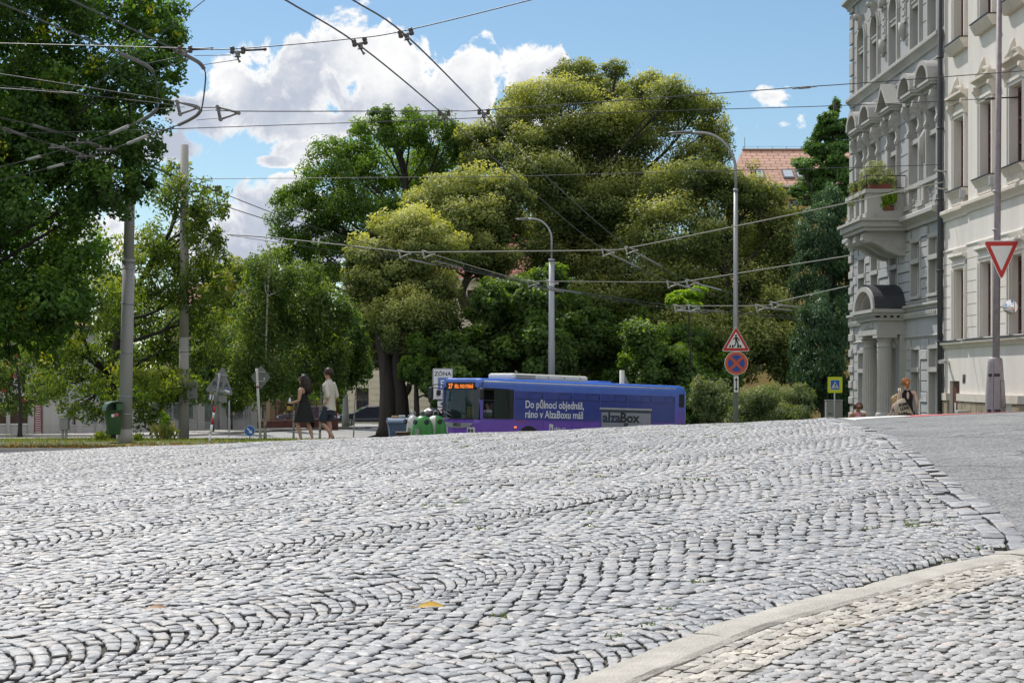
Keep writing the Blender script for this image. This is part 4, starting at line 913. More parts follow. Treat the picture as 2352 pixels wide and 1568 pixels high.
for (a, b), (c, e) in zip(R_, R_[1:]):
    n = max(2, int(math.hypot(c - a, e - b) / .28))
    for k in range(n + 1): mb.tube([(a + (c - a) * k / n, b + (e - b) * k / n, z0), (a + (c - a) * k / n, b + (e - b) * k / n, z1)], .012, 5)
mb.build('railing', mat('black_iron', (.03, .03, .032), .5), bal)
# porch with fluted columns
PN = .9; p0, p1 = 5.3, 8.0
mb = MB(); mb.box(0, PN, p0, p1, 1.34, 1.5); mb.box(0, PN - .05, p0 + .05, p1 - .05, 1.5, 1.78); mb.box(0, PN + .04, p0 - .04, p1 + .04, 1.78, 1.86); mb.box(0, PN + .12, p0 - .12, p1 + .12, 1.92, 2.02); mb.box(0, PN + .2, p0 - .2, p1 + .2, 2.02, 2.12)
for k in range(14): mb.box(PN + .0, PN + .09, p0 + .05 + k * .19, p0 + .14 + k * .19, 1.86, 1.92)
for k in range(4):
    for yy in (p0 - .09, p1): mb.box(.1 + k * .2, .2 + k * .2, yy, yy + .09, 1.86, 1.92)
mb.box(PN - .05, PN - .02, 6.0, 7.3, 1.55, 1.73); 
for k in range(4): mb.box(PN - .02, PN, 6.3 + k * .18, 6.42 + k * .18, 1.59, 1.69)
yc = (p0 + p1) / 2; ro_, ri_ = arc(yc, 2.123, 1.5, 0, 180, 20), arc(yc, 2.123, 1.2, 0, 180, 20); sq = lambda L_: [(a, 2.123 + (b - 2.123) * .5) for a, b in L_]
ro_, ri_, rm_ = sq(ro_), sq(ri_), sq(arc(yc, 2.123, 1.0, 0, 180, 20))
for j in range(20): mb.prism([ro_[j], ro_[j + 1], ri_[j + 1], ri_[j]], .5, PN + .15, YF)
for j in range(20): mb.prism([ri_[j], ri_[j + 1], rm_[j + 1], rm_[j]], .4, PN - .05, YF)
for j in range(20): mb.prism([rm_[j], rm_[j + 1], (yc, 2.123)], .2, .5, YF)
por = mb.build('porch', M_GREYT, G)
mb = MB(); rt = sq(arc(yc, 2.123, 1.53, 0, 180, 20)); rt = [(a, b + .02) for a, b in rt]; ru = [(a, b + .03) for a, b in rt]
for j in range(20): mb.prism([rt[j], rt[j + 1], ru[j + 1], ru[j]], .0, PN + .1, YF)
mb.build('barrel_roof', M_TIN, por)
for y in (p0 + .3, p1 - .3):
    for nx_ in ((PN - .32,)):
        mb = MB(); n = 40
        prof = [(.27, -1.5), (.27, -1.42), (.31, -1.38), (.31, -1.28), (.26, -1.24), (.29, -1.19), (.29, -1.12), (.25, -1.06)]
        mb.lathe(prof, (nx_, y, 0), 24)
        zs = np.linspace(-1.06, .95, 9); 
        vs = []
        for z in zs:
            r = .245 - .03 * ((z + 1.06) / 2.01) ** 1.6
            for k in range(n): a = 2 * PI * k / n; q = r * (1 if k % 2 else .93); vs.append((nx_ + q * math.cos(a), y + q * math.sin(a), z))
        mb.add(vs, [(i * n + k, i * n + (k + 1) % n, (i + 1) * n + (k + 1) % n, (i + 1) * n + k) for i in range(8) for k in range(n)], 0, False)
        mb.lathe([(.225, .95), (.24, .97), (.215, 1.0), (.215, 1.14), (.24, 1.17), (.29, 1.24)], (nx_, y, 0), 24); mb.box(nx_ - .31, nx_ + .31, y - .31, y + .31, 1.24, 1.339); mb.box(nx_ - .34, nx_ + .34, y - .34, y + .34, GZ, -1.5)
        mb.build('column', M_GREYT, por)
    mb = MB().box(0, .18, y - .28, y + .28, GZ, 1.339); mb.prism([(.18, 1.339), (.34, 1.339), (.34, 1.2), (.22, 1.05), (.18, .95)], y - .1, y + .1, lambda u, v, w: (u, w, v)); mb.build('pilaster', M_GREYT, por)
MB().box(0, 1.3, p0 - .1, p1 + .1, GZ - .3, GZ + .25).build('step', M_GREYR, por)
MB().box(0, .12, 0, LEN, GZ, GZ + .7).build('plinth', M_GREYR, G)
# ---------------- cream house with brown windows
R = facade_root('cream_townhouse', 'cream rendered townhouse with tall narrow brown windows and sandstone base', 49.14)
RL = 15.0; axr = [1.75, 4.72, 7.25, 9.9, 12.6]; st = 2.9; PJ = .12
def pj(y): return PJ if y > st else 0.0
top = [(y - .5, y + .5, 9.15, 11.6) for y in axr]; f1 = [(y - .5, y + .5, 5.12, 7.05) for y in axr]; g1 = [(y - .48, y + .48, 1.06, 2.95) for y in axr]; dd_ = [(.62, 1.62, GZ, -.08)]
mb = MB(); ops = top + f1 + g1 + dd_ + [(5.6, 6.5, -1.45, -.85), (8.6, 9.5, -1.45, -.85)]
wall_cells(mb, 0, st, GZ, 15, [o for o in ops if o[1] < st]); wall_cells(mb, st, RL, GZ, 15, [o for o in ops if o[0] > st], -.35, PJ)
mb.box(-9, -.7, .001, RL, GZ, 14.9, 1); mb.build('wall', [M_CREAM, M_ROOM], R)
for y in axr:
    p = pj(y)
    window(R, y, .96, 9.17, 11.58, M_BFRAME, n=p - .215, bars=(10.7,), fw=.09); window(R, y, .96, 5.14, 7.03, M_BFRAME, n=p - .215, bars=(6.3, 5.7), fw=.09); window(R, y, .92, 1.08, 2.93, M_BFRAME, n=p - .215, bars=(2.3, 1.7), fw=.09)
    mb = MB()
    for s in (-1, 1):
        for z0, z1 in ((9.15, 11.6), (5.12, 7.08), (1.06, 2.98)):
            mb.box(p, p + .07, y + s * .5, y + s * .68, z0, z1); mb.box(p + .07, p + .1, y + s * .60, y + s * .68, z0, z1)
    for z in (7.05, 2.95): mb.box(p, p + .07, y - .68, y + .68, z + .03, z + .2); mb.box(p, p + .1, y - .68, y + .68, z + .12, z + .2)
    mb.build('window_surround', M_CREAM, R)
    mb = MB(); profile(mb, [(p, 8.86), (p + .12, 8.86), (p + .2, 9.0), (p + .24, 9.08), (p + .24, 9.12), (p, 9.15)], y - .78, y + .78); mb.build('window_sill', M_CREAMT, R)
    mb = MB(); profile(mb, [(p, 4.9), (p + .1, 4.9), (p + .17, 5.02), (p + .21, 5.06), (p + .21, 5.1), (p, 5.12)], y - .76, y + .76); mb.box(p, p + .1, y - .62, y + .62, 4.7, 4.895); mb.build('window_sill', M_CREAMT, R)
    mb = MB().box(p - .2, p + .262, y - .8, y + .8, 9.13, 9.155).box(p - .2, p + .232, y - .78, y + .78, 5.105, 5.13); mb.build('sill_flashing', M_TIN, R)
    mb = MB(); profile(mb, corn(7.5, 7.72, .24), y - .8, y + .8); [mb.translate if False else None]
    mb.v = [(a + p, b, c) for a, b, c in mb.v]
    for s in (-1, 1): mb.prism([(p, 7.5), (p + .2, 7.5), (p + .21, 7.4), (p + .13, 7.28), (p + .1, 7.12), (p, 7.08)], y + s * .68 - .08, y + s * .68 + .08, lambda u, v, w: (u, w, v))
    hd_ = mb.build('window_hood', M_CREAMT, R)
    mb = MB(); mb.tube([(p + .12, y, 7.72), (p + .14, y, 7.9), (p + .12, y, 8.05), (p + .11, y, 8.17)], [.12, .1, .07, .03], 8)
    for s in (-1, 1):
        for k in range(4): mb.lathe([(0, -.06), (.07, -.03), (.08, .02), (0, .09)], (p + .12, y + s * (.13 + k * .12), 7.86 - k * .025), 8)
    mb.build('ornament', M_CREAMT, hd_)
    mb = MB(); profile(mb, corn(3.2, 3.36, .18), y - .72, y + .72); mb.v = [(a + p, b, c) for a, b, c in mb.v]; mb.box(p, p + .05, y - .64, y + .64, 3.15, 3.2); mb.build('window_hood', M_CREAM, R)
for z0, z1, pr, mm, nm in ((4.38, 4.66, .16, M_CREAMT, 'string_cornice'), (3.46, 3.56, .05, M_CREAM, 'string_cornice'), (.82, 1.0, .15, M_CREAMT, 'string_cornice')):
    mb = MB(); profile(mb, corn(z0, z1, pr), 0, st)
    m2 = MB(); profile(m2, corn(z0, z1, pr), st - pr, RL); mb.add([(a + PJ, b, c) for a, b, c in m2.v], m2.f); mb.build(nm, mm, R)
mb = MB(); mb.box(-.2, .17, 0, st - .1, 1.003, 1.02); mb.box(-.2, .29, st - .1, RL, 1.003, 1.02); mb.build('sill_flashing', M_TIN, R)
mb = MB()   # banded courses of the ground storey
for k in range(8):
    z = 1.04 + k * .303
    prev = 0.0
    for y in axr + [None]:
        b = (y - .7) if y else RL
        for a_, b_ in ((prev, min(b, st)), (max(prev, st), b)) if prev < st < b else ((prev, b),):
            if b_ - a_ > .05: q = pj((a_ + b_) / 2); mb.box(q, q + .022, a_, b_, z + .012, z + .291)
        prev = (y + .7) if y else RL
mb.build('ashlar_band', M_CREAM, R)
mb = MB()
for a, b in ((0, .6), (1.64, st)): mb.box(0, .1, a, b, -.62, -.42)
mb.box(PJ, PJ + .1, st, RL, -.62, -.42); mb.build('plinth_cap', M_CREAMT, R)
mb = MB()
for a, b, q in ((0, .6, 0), (1.64, st, 0), (st, RL, PJ)):
    n = max(1, round((b - a) / .5))
    for k in range(n):
        for j in range(3):
            y0 = a + (b - a) * k / n; y1 = a + (b - a) * (k + 1) / n; z = -.63 - .5 * (j + 1)
            if any(y1 > c and y0 < e and z < -.8 for c, e in ((5.6, 6.5), (8.6, 9.5))): continue
            mb.box(q, q + .07, y0 + .008, y1 - .008, z + .008, z + .492, 0, .02)
mb.build('plinth', M_PLINTH, R)
mb = MB().box(-.18, -.1, .64, 1.6, GZ, -.1)
for a in (.7, 1.14): mb.box(-.1, -.07, a, a + .38, -1.9, -1.1); mb.box(-.1, -.07, a, a + .38, -.95, -.25)
dr = mb.build('door', mat('brown_door', (.12, .04, .02), .45, var=.2, nscale=4, streak=True), R); MB().box(-.07, -.062, .86, 1.02, -.9, -.68).build('notice', M_WFRAME, dr)
MB().tube([(-.08, 1.5, -1.2), (-.02, 1.5, -1.2), (-.02, 1.42, -1.2)], .014).build('handle', M_TIN, dr)
mb = MB().tube([(.12, .04, 14), (.12, .04, 4.0), (.12, .02, 3.6), (.12, .02, GZ)], .075, 10)
for z in (11, 9, 7, 5, 3, 1, -1): mb.lathe([(.095, 0), (.095, .06)], (.12, .03, z), 10)
mb.build('drainpipe', M_PIPE, R)
for b0 in (5.6, 8.6):
    mb = MB().box(-.2, -.1, b0, b0 + .9, -1.45, -.85, 0)
    w = mb.build('cellar_window', M_ROOM, R); m2 = MB()
    for k in range(5): m2.tube([(-.05, b0 + .1 + k * .17, -1.45), (-.05, b0 + .1 + k * .17, -.85)], .012, 5)
    m2.build('grille', M_PIPE, w)
mb = MB()
for k in range(9): mb.tube([(.005, 1.95 + .03 * k, -.15 + .05 * (k % 2)), (.006, 1.97 + .03 * k, .02 - .04 * (k % 3)), (.005, 1.94 + .035 * k, .1)], .006, 4)
mb.build('scribble', mat('grey_spray', (.12, .12, .12), .8), R)
def RW(n, y, z, root=None):
    root = root or R
    bpy.context.view_layer.update(); return root.matrix_world @ Vector((n, y, z))
# small things fixed to the cream house
mb = MB().box(-.01, .06, -.05, .05, -.06, .06).tube([(.06, 0, 0), (.14, 0, .03)], .022, 8).tube([(.1, -.05, .05), (.3, .26, .03)], .055, 12)
o = single(mb, 'security_camera', mat('camera_white', (.6, .6, .6), .4), 'small white security camera on the cream wall near the drainpipe', 'camera'); o.location = RW(0.02, .55, .42); o.rotation_euler = (0, 0, PI)
for y in (2.45, 5.6):
    mb = MB().box(0, .08, -.05, .05, .05, .12).box(.06, .2, -.09, .09, -.12, .12, 0, .02)
    o = single(mb, 'wall_lamp', mat('lamp_grey', (.36, .36, .37), .5), 'small grey floodlight box above the cornice, ' + ('left of the tall steel pole' if y < 3 else 'just right of the tall steel pole'), 'lamp', 'floodlights on the cream facade'); o.location = RW(pj(y) + .02, y, 4.92); o.rotation_euler = (0, 0, PI)
o = single(MB().box(.1, .42, -.17, .17, GZ + .2, -.85, 0, .02), 'meter_cabinet', mat('light_grey_box', (.42, .42, .40), .5), 'slim light grey cabinet standing against the sandstone base', 'cabinet'); o.location = RW(PJ, 3.25, 0); o.rotation_euler = (0, 0, PI)
# flower boxes and plants on the balcony (things that stand on it)
def GW(n, y, z): return RW(n, y, z, G)
M_TERR = mat('terracotta', (.20, .06, .035), .7, var=.2)
def planter(c, L_, along_n, label, tall, n, leaf, size=.05, spill=0.0, pot=True, name='flower_box'):
    o = thing(name, label, 'planter', GW(*c), PI + .0145, 'planters on the balcony')
    mb = MB()
    if pot:
        if along_n: mb.box(-L_ / 2, L_ / 2, -.09, .09, 0, .16, 0, .01)
        else: mb.box(-.09, .09, -L_ / 2, L_ / 2, 0, .16, 0, .01)
        mb.build('box', M_TERR, o)
    ext = (L_ / 2, .12) if along_n else (.12, L_ / 2)
    cl = [(np.array((rng.uniform(-1, 1) * ext[0], rng.uniform(-1, 1) * ext[1], .16 + tall * rng.uniform(.25, .8))), (.16, .16, tall * .5)) for k in range(7)]
    V, F, T, _ = crown(cl, n, size, asp=.4, spread=.35, base_t=.55, top_light=.5, sub=10, hang=spill)
    link(bpy.data.objects.new('leaves', mesh_np('leaves', V, F, [leaf], False, {'tint': T})), o); return o
planter((.85, B1 - .09, 5.785), .7, True, 'red flower box with low yellow-green plants on the near side of the balcony', .22, 700, LF_BUSH)
planter((BN - .1, 7.5, 5.785), .9, False, 'planter with yellow foliage trailing over the front of the balcony', .2, 900, LF_BUSH, .05, .5)
planter((BN - .1, 6.1, 5.785), .9, False, 'planter with yellow foliage spilling over the far corner of the balcony', .25, 900, LF_BUSH, .05, .6)
pl = planter((.7, 7.0, 5.1), .3, True, 'tall feathery yellow plant standing on the balcony', 1.0, 200, LF_BUSH, .05, 0, True, 'tall_plant')
V, F, T, _ = crown([(np.array((rng.uniform(-.1, .1), 0, 1.25)), (.5, .5, .4))], 1500, .07, asp=.22, spread=.3, base_t=.75, sub=14, hang=.25); link(bpy.data.objects.new('frond', mesh_np('frond', V, F, [LF_BUSH], False, {'tint': T})), pl)
planter((.58, B1 - .06, 5.13), .3, True, 'bright green pot plant filling the opening in the balcony side', .42, 900, LF_YEL, .05, 0, True, 'pot_plant')

# ------------------------------------------------------------------ houses beyond the trees
def tile_mat(name, col):
    m = bpy.data.materials.new(name); m.use_nodes = True; N, L = NT(m); b = N['Principled BSDF']; b.inputs['Roughness'].default_value = .8
    tc = N.new('ShaderNodeTexCoord'); br = N.new('ShaderNodeTexBrick'); br.inputs['Scale'].default_value = 1; br.inputs['Brick Width'].default_value = .9; br.inputs['Row Height'].default_value = .55; br.inputs['Mortar Size'].default_value = .05
    br.inputs['Color1'].default_value = (*col, 1); br.inputs['Color2'].default_value = (*[c * .82 for c in col], 1); br.inputs['Mortar'].default_value = (*[c * .4 for c in col], 1)
    L.new(tc.outputs['UV'], br.inputs['Vector']); L.new(br.outputs[0], b.inputs['Base Color']); return m
def house(name, label, px0, px1, d, z0, z1, zr, wm, rm, rows, cols, depth=10, wcol=None, hip=2.0, ww=1.0, wh=1.6, groove=0, rz=0.0, ridge_back=None):
    x0 = (px0 - CX) / FPX * d; x1 = (px1 - CX) / FPX * d; w = x1 - x0
    root = thing(name, label, 'building', ((x0 + x1) / 2, d, z0), rz)
    zz = z1 - z0; mb = MB(); ops = []
    wx = [(-w / 2 + w * (k + .5) / cols) for k in range(cols)]; wz = [(zz * (j + .55) / rows) for j in range(rows)]
    for xx in wx:
        for z in wz: ops.append((xx - ww / 2, xx + ww / 2, z - wh / 2, z + wh / 2))
    tmp = MB(); wall_cells(tmp, -w / 2, w / 2, 0, zz, ops, -.3, 0)
    mb.add([(b, -a, c) for a, b, c in tmp.v], tmp.f); mb.box(-w / 2 + .01, w / 2 - .01, .35, depth, 0, zz - .01, 0)
    mb.build('wall', wm, root)
    if groove:
        g = MB()
        for k in range(groove):
            zc = .6 + k * (zz - .8) / groove
            for a, b in zip([-w / 2] + [x + ww / 2 + .15 for x in wx], [x - ww / 2 - .15 for x in wx] + [w / 2]): g.box(a, b, -.06, 0, zc, zc + (zz - .8) / groove - .12)
        g.build('ashlar_band', wm, root)
    for o in ops:
        f = MB(); a, b, c, e = o; t = .09
        f.box(a, a + t, .1, .17, c, e); f.box(b - t, b, .1, .17, c, e); f.box(a + t, b - t, .1, .17, c, c + t); f.box(a + t, b - t, .1, .17, e - t, e); f.box((a + b) / 2 - .04, (a + b) / 2 + .04, .1, .18, c + t, e - t)
        fo = f.build('window', wcol or M_BFRAME, root); MB().box(a + .03, b - .03, .2, .22, c + .03, e - .03).build('pane', M_PANE, fo)
    # roof, with tile coordinates
    ov = .5; X0, X1, Y0, Y1 = -w / 2 - ov, w / 2 + ov, -ov, depth + ov; zr_ = zr - z0; yr = (Y0 + Y1) / 2
    vs = [(X0, Y0, zz), (X1, Y0, zz), (X1, Y1, zz), (X0, Y1, zz), (X0 + hip, yr, zr_), (X1 - hip, yr, zr_)]
    me = bpy.data.meshes.new('roof'); me.from_pydata(vs, [], [(0, 1, 5, 4), (2, 3, 4, 5), (1, 2, 5), (3, 0, 4), (0, 3, 2, 1)]); uv = me.uv_layers.new(name='uv')
    for p in me.polygons:
        for li in p.loop_indices:
            v = me.vertices[me.loops[li].vertex_index].co; uv.data[li].uv = ((v.x, math.hypot(v.y - yr, v.z - zr_)) if abs(p.normal.x) < .4 else (v.y, math.hypot(v.x, v.z - zr_)))
    me.materials.append(rm); rf = link(bpy.data.objects.new('roof', me), root)
    g = MB().box(X0 - .05, X1 + .05, Y0 - .08, Y0 + .1, zz - .12, zz + .06); g.build('gutter', M_WFRAME, root)
    MB().tube([(X0 + hip, yr, zr_), (X1 - hip, yr, zr_)], .16, 8).build('ridge', rm, rf)
    return root, rf, (X0, X1, Y0, yr, zz, zr_)
M_BEIGE = mat('beige_render', (.74, .66, .52), .9, var=.08, nscale=.5, dirt=((.4, .35, .26), .3))
M_OCHRE = mat('ochre_render', (.50, .36, .15), .9, var=.08, nscale=.5)
M_WHITE = mat('white_render', (.7, .7, .72), .9, var=.06, nscale=.5, dirt=((.45, .46, .48), .3), streak=True)
T_RED = tile_mat('red_tile', (.40, .15, .10)); T_PINK = tile_mat('weathered_tile', (.60, .35, .26))
house('beige_house', 'beige grooved house with red tiled roof showing between the dark tree trunks', 790, 1300, 152, -4.2, 8.6, 13.4, M_BEIGE, T_RED, 3, 6, 12, groove=22, ww=1.1, wh=2.0)
h, rf, (X0, X1, Y0, yr, zz, zr_) = house('ochre_house', 'tall ochre house with weathered pink tiled roof and skylights above the trees', 1700, 2020, 140, -5, 15.4, 19.0, M_OCHRE, T_PINK, 5, 4, 11, hip=1.4)
for k, xx in enumerate((-2.0, -.9, .2, -4.2)):
    mb = MB(); w_ = .9 if k < 3 else .7
    def on(x, t, o=0): y = Y0 + (yr - Y0) * t; z = zz + (zr_ - zz) * t; return (x, y - o * .55, z + o * .83)
    t0, t1 = .18, .42
    mb.add([on(xx, t0, .02), on(xx + w_, t0, .02), on(xx + w_, t1, .02), on(xx, t1, .02), on(xx, t0, .14), on(xx + w_, t0, .14), on(xx + w_, t1, .14), on(xx, t1, .14)], [(0, 1, 2, 3), (4, 5, 6, 7), (0, 1, 5, 4), (1, 2, 6, 5), (2, 3, 7, 6), (3, 0, 4, 7)])
    s = mb.build('skylight', mat('skylight_frame', (.12, .12, .12), .5), rf); MB().add([on(xx + .08, t0 + .03, .15), on(xx + w_ - .08, t0 + .03, .15), on(xx + w_ - .08, t1 - .03, .15), on(xx + .08, t1 - .03, .15)], [(0, 1, 2, 3)]).build('pane', mat('sky_pane', (.5, .55, .6), .08), s)
mb = MB()
for k in range(8): mb.tube([(X0 + 1.5 + k * 1.2, yr, zr_), (X0 + 1.5 + k * 1.2, yr, zr_ + .35)], .02, 4)
mb.tube([(X0 + 1.4, yr, zr_ + .33), (X1 - 1.4, yr, zr_ + .33)], .012, 4); mb.tube([(X0 + 1.6, yr, zr_), (X0 + 1.6, yr, zr_ + 1.1)], .025, 4); mb.build('lightning_rod', M_TIN, h)
house('pale_ochre_house', 'distant pale ochre house with red roof beyond the birches', 380, 620, 172, -5, 7.2, 9.4, mat('pale_ochre', (.50, .40, .24), .9, var=.08), T_RED, 4, 6, 9, wcol=M_WFRAME)
house('white_house', 'white flat-walled villa with white windows behind the low garden wall on the left', -160, 140, 96, -3.4, 3.0, 3.6, M_WHITE, T_RED, 2, 5, 9, wcol=M_WFRAME, ww=.9, wh=1.3)
# ------------------------------------------------------------------ verge, side street, fences
M_GRASSB = mat('verge_turf', (.075, .095, .03), .95, var=.4, nscale=3, bump=.6, bscale=30, dirt=((.16, .13, .07), .7))
M_STREET = mat('side_street_asphalt', (.30, .30, .295), .85, var=.15, nscale=.6, bump=.2, bscale=40)
M_SIDEW = mat('side_pavement', (.40, .385, .36), .9, var=.15, nscale=1.2, bump=.2, bscale=30)
M_CONC = mat('concrete', (.40, .39, .375), .9, var=.12, nscale=1.5, bump=.25, bscale=40, dirt=((.25, .24, .22), .5), streak=True)
def P2(px, d): return ((px - CX) / FPX * d, d)
sheet('grass_verge', np.arange(-24, 3, .8), np.arange(37.4, 70, .8), .012, M_GRASSB, inside=lambda x, d: x > -.36 * d - 2)
ribbon('side_street', [(P2(-400, 72), P2(-400, 56)), (P2(0, 74), P2(0, 57)), (P2(300, 77), P2(300, 58.5)), (P2(500, 84), P2(500, 62)), (P2(700, 98), P2(700, 74)), (P2(840, 112), P2(840, 92)), (P2(960, 128), P2(930, 118))], M_STREET, .03)
ribbon('cross_street', [(P2(560, 146), P2(620, 124)), (P2(800, 147), P2(800, 121)), (P2(1010, 146), P2(1010, 124))], M_STREET, .034)
fence_line = [(-400, 80), (0, 82), (340, 87), (520, 93), (590, 96), (775, 103), (860, 116)]
FL = np.array(fence_line, float)
def fd(px): return float(np.interp(px, FL[:, 0], FL[:, 1]))
ribbon('side_pavement', [(P2(px, fd(px) + .5), P2(px, k)) for px, k in ((-400, 72.05), (0, 74.05), (300, 77.05), (500, 84.05), (700, 98.05), (840, 112.05))], M_SIDEW, .13)
mb = MB()
for (pa, ka), (pb, kb_) in zip([(-400, 72), (0, 74), (300, 77), (500, 84), (700, 98)], [(0, 74), (300, 77), (500, 84), (700, 98), (840, 112)]):
    n = 8
    for i in range(n):
        a = P2(pa + (pb - pa) * i / n, ka + (kb_ - ka) * i / n); b = P2(pa + (pb - pa) * (i + 1) / n, ka + (kb_ - ka) * (i + 1) / n)
        za, zb = Hf(*a), Hf(*b)
        mb.add([(a[0], a[1] - .1, za), (b[0], b[1] - .1, zb), (b[0], b[1] - .1, zb + .14), (a[0], a[1] - .1, za + .14), (a[0], a[1] + .15, za + .15), (b[0], b[1] + .15, zb + .15)], [(0, 1, 2, 3), (3, 2, 5, 4)])
tag(mb.build('side_kerb', M_KERB), kind='structure')
# low granite edge between carriageway and verge, with the dry leaves that collect there
mb = MB(); x = -17.0
while x < 1.5:
    w = .9 + .2 * rng.random(); d0 = 37.25 + .06 * rng.normal(); z = Hf(x + w / 2, 37.3)
    mb.box(x, x + w - .015, d0, d0 + .2, z - .1, z + .07, 0, .015); x += w
tag(mb.build('verge_kerb', M_CONC), kind='structure')
def scatter_blades(n, x0, x1, d0, d1, h, wd):
    x = rng.uniform(x0, x1, n); d = rng.uniform(d0, d1, n); z = H(x, d)
    a = rng.uniform(0, 2 * PI, n); hh = h * rng.uniform(.4, 1.5, n) * (1 + .7 * np.sin(x * 2.1) * np.sin(d * 1.7)).clip(.3); lean = rng.normal(0, .45, (n, 2)) * hh[:, None]
    b0 = np.stack([x - np.cos(a) * wd, d - np.sin(a) * wd, z], 1); b1 = np.stack([x + np.cos(a) * wd, d + np.sin(a) * wd, z], 1)
    t = np.stack([x + lean[:, 0], d + lean[:, 1], z + hh], 1)
    return np.stack([b0, b1, t], 1).reshape(-1, 3), np.arange(3 * n).reshape(-1, 3)
LF_GRASS = leaf_mat('grass_blade', [(.06, .10, .025), (.11, .17, .04), (.18, .22, .06), (.30, .28, .12)], trans=.4)
V, F = scatter_blades(30000, -16, 0, 37.6, 62, .05, .011)
tag(link(bpy.data.objects.new('grass', mesh_np('grass', V, F, [LF_GRASS], False, {'tint': np.clip(rng.normal(.55, .3, len(F)), 0, 1)}))), 'short rough grass growing on the verge', 'grass', kind='stuff')
n = 4200; x = rng.uniform(-14, -1.5, n); d = 37.5 + np.abs(rng.normal(0, 1.6, n)); P = np.stack([x, d, H(x, d) + .03 + .03 * rng.random(n)], 1); Nn = rng.normal(0, .5, (n, 3)); Nn[:, 2] += 1; Nn /= np.linalg.norm(Nn, axis=1, keepdims=True)
V, F = leaf_cards(P, Nn, .04, .6)
LF_DRY = leaf_mat('dry_leaf', [(.20, .09, .03), (.32, .17, .04), (.45, .30, .05), (.16, .09, .05)], trans=.2)
tag(link(bpy.data.objects.new('fallen_leaves', mesh_np('fallen_leaves', V, F, [LF_DRY], False, {'tint': rng.random(n)}))), 'dry yellow and brown leaves lying along the verge edge', 'leaves', kind='stuff')
# two loose leaves lying on the setts, weeds in the joints
for px, py, dd, c, lab, sz in ((990, 1406, 0, (.55, .33, .02), 'single yellow leaf lying on the cobbles in the foreground', .055), (360, 1408, 0, (.30, .16, .07), 'curled brown leaf lying on the cobbles near the front left', .04)):
    d = min(np.arange(5, 12, .01), key=lambda q: abs((HY - py) / FPX * q - Hf((px - CX) / FPX * q, q))); p = base(px, d, .02)
    mb = MB(); m_ = 9; vs = []
    for i in range(m_):
        t = i / (m_ - 1); w = sz * .45 * math.sin(PI * t) ** .8
        for s in (-1, 0, 1): vs.append(((t - .5) * 2 * sz, s * w, abs(s) * w * .45 + .004 * math.sin(PI * t)))
    mb.add(vs, [(i * 3 + j, i * 3 + j + 1, (i + 1) * 3 + j + 1, (i + 1) * 3 + j) for i in range(m_ - 1) for j in range(2)], 0, True); mb.tube([(-sz, 0, 0), (-sz * 1.5, .004, .004)], .0015, 4)
    single(mb, 'fallen_leaf', mat('leaf_' + ('gold' if c[0] > .4 else 'brown'), c, .6, var=.2, nscale=30), lab, 'leaf', None, p, .25).rotation_euler = (.3, 0, .25)
wx, wd_ = [], []
for k in range(230):
    d = 5.5 + 22 * rng.random() ** .8; x = rng.uniform(-.05 * d, float(min(bx_(d) - .35 if d > 8 else kx(d) - .1, .27 * d)))
    if d < 9.5 and rng.random() < .8: x = (float(kx(d)) if d < 8 else float(bx_(d)) - .3) - abs(rng.normal(0, .22))
    wx.append(x); wd_.append(d)
VV, FF = [], []; o0 = 0
for x, d in zip(wx, wd_):
    k = 8; a = rng.uniform(0, 2 * PI, k); r = rng.uniform(.008, .03, k); h = rng.uniform(.003, .014, k); z = Hf(x, d) - .008; j = rng.normal(0, .018, (k, 2)); j[:, 0] *= 1.8
    for i in range(k):
        cx_, cy_ = x + j[i, 0], d + j[i, 1]; VV += [(cx_ - .005, cy_, z), (cx_ + .005, cy_, z), (cx_ + math.cos(a[i]) * r[i], cy_ + math.sin(a[i]) * r[i], z + h[i] + .01)]; FF.append((o0, o0 + 1, o0 + 2)); o0 += 3
tag(link(bpy.data.objects.new('joint_weeds', mesh_np('joint_weeds', np.array(VV), np.array(FF), [LF_GRASS], False, {'tint': np.clip(rng.normal(.12, .2, len(FF)), 0, 1)}))), 'tiny weeds growing in the joints between the setts', 'weeds', kind='stuff')

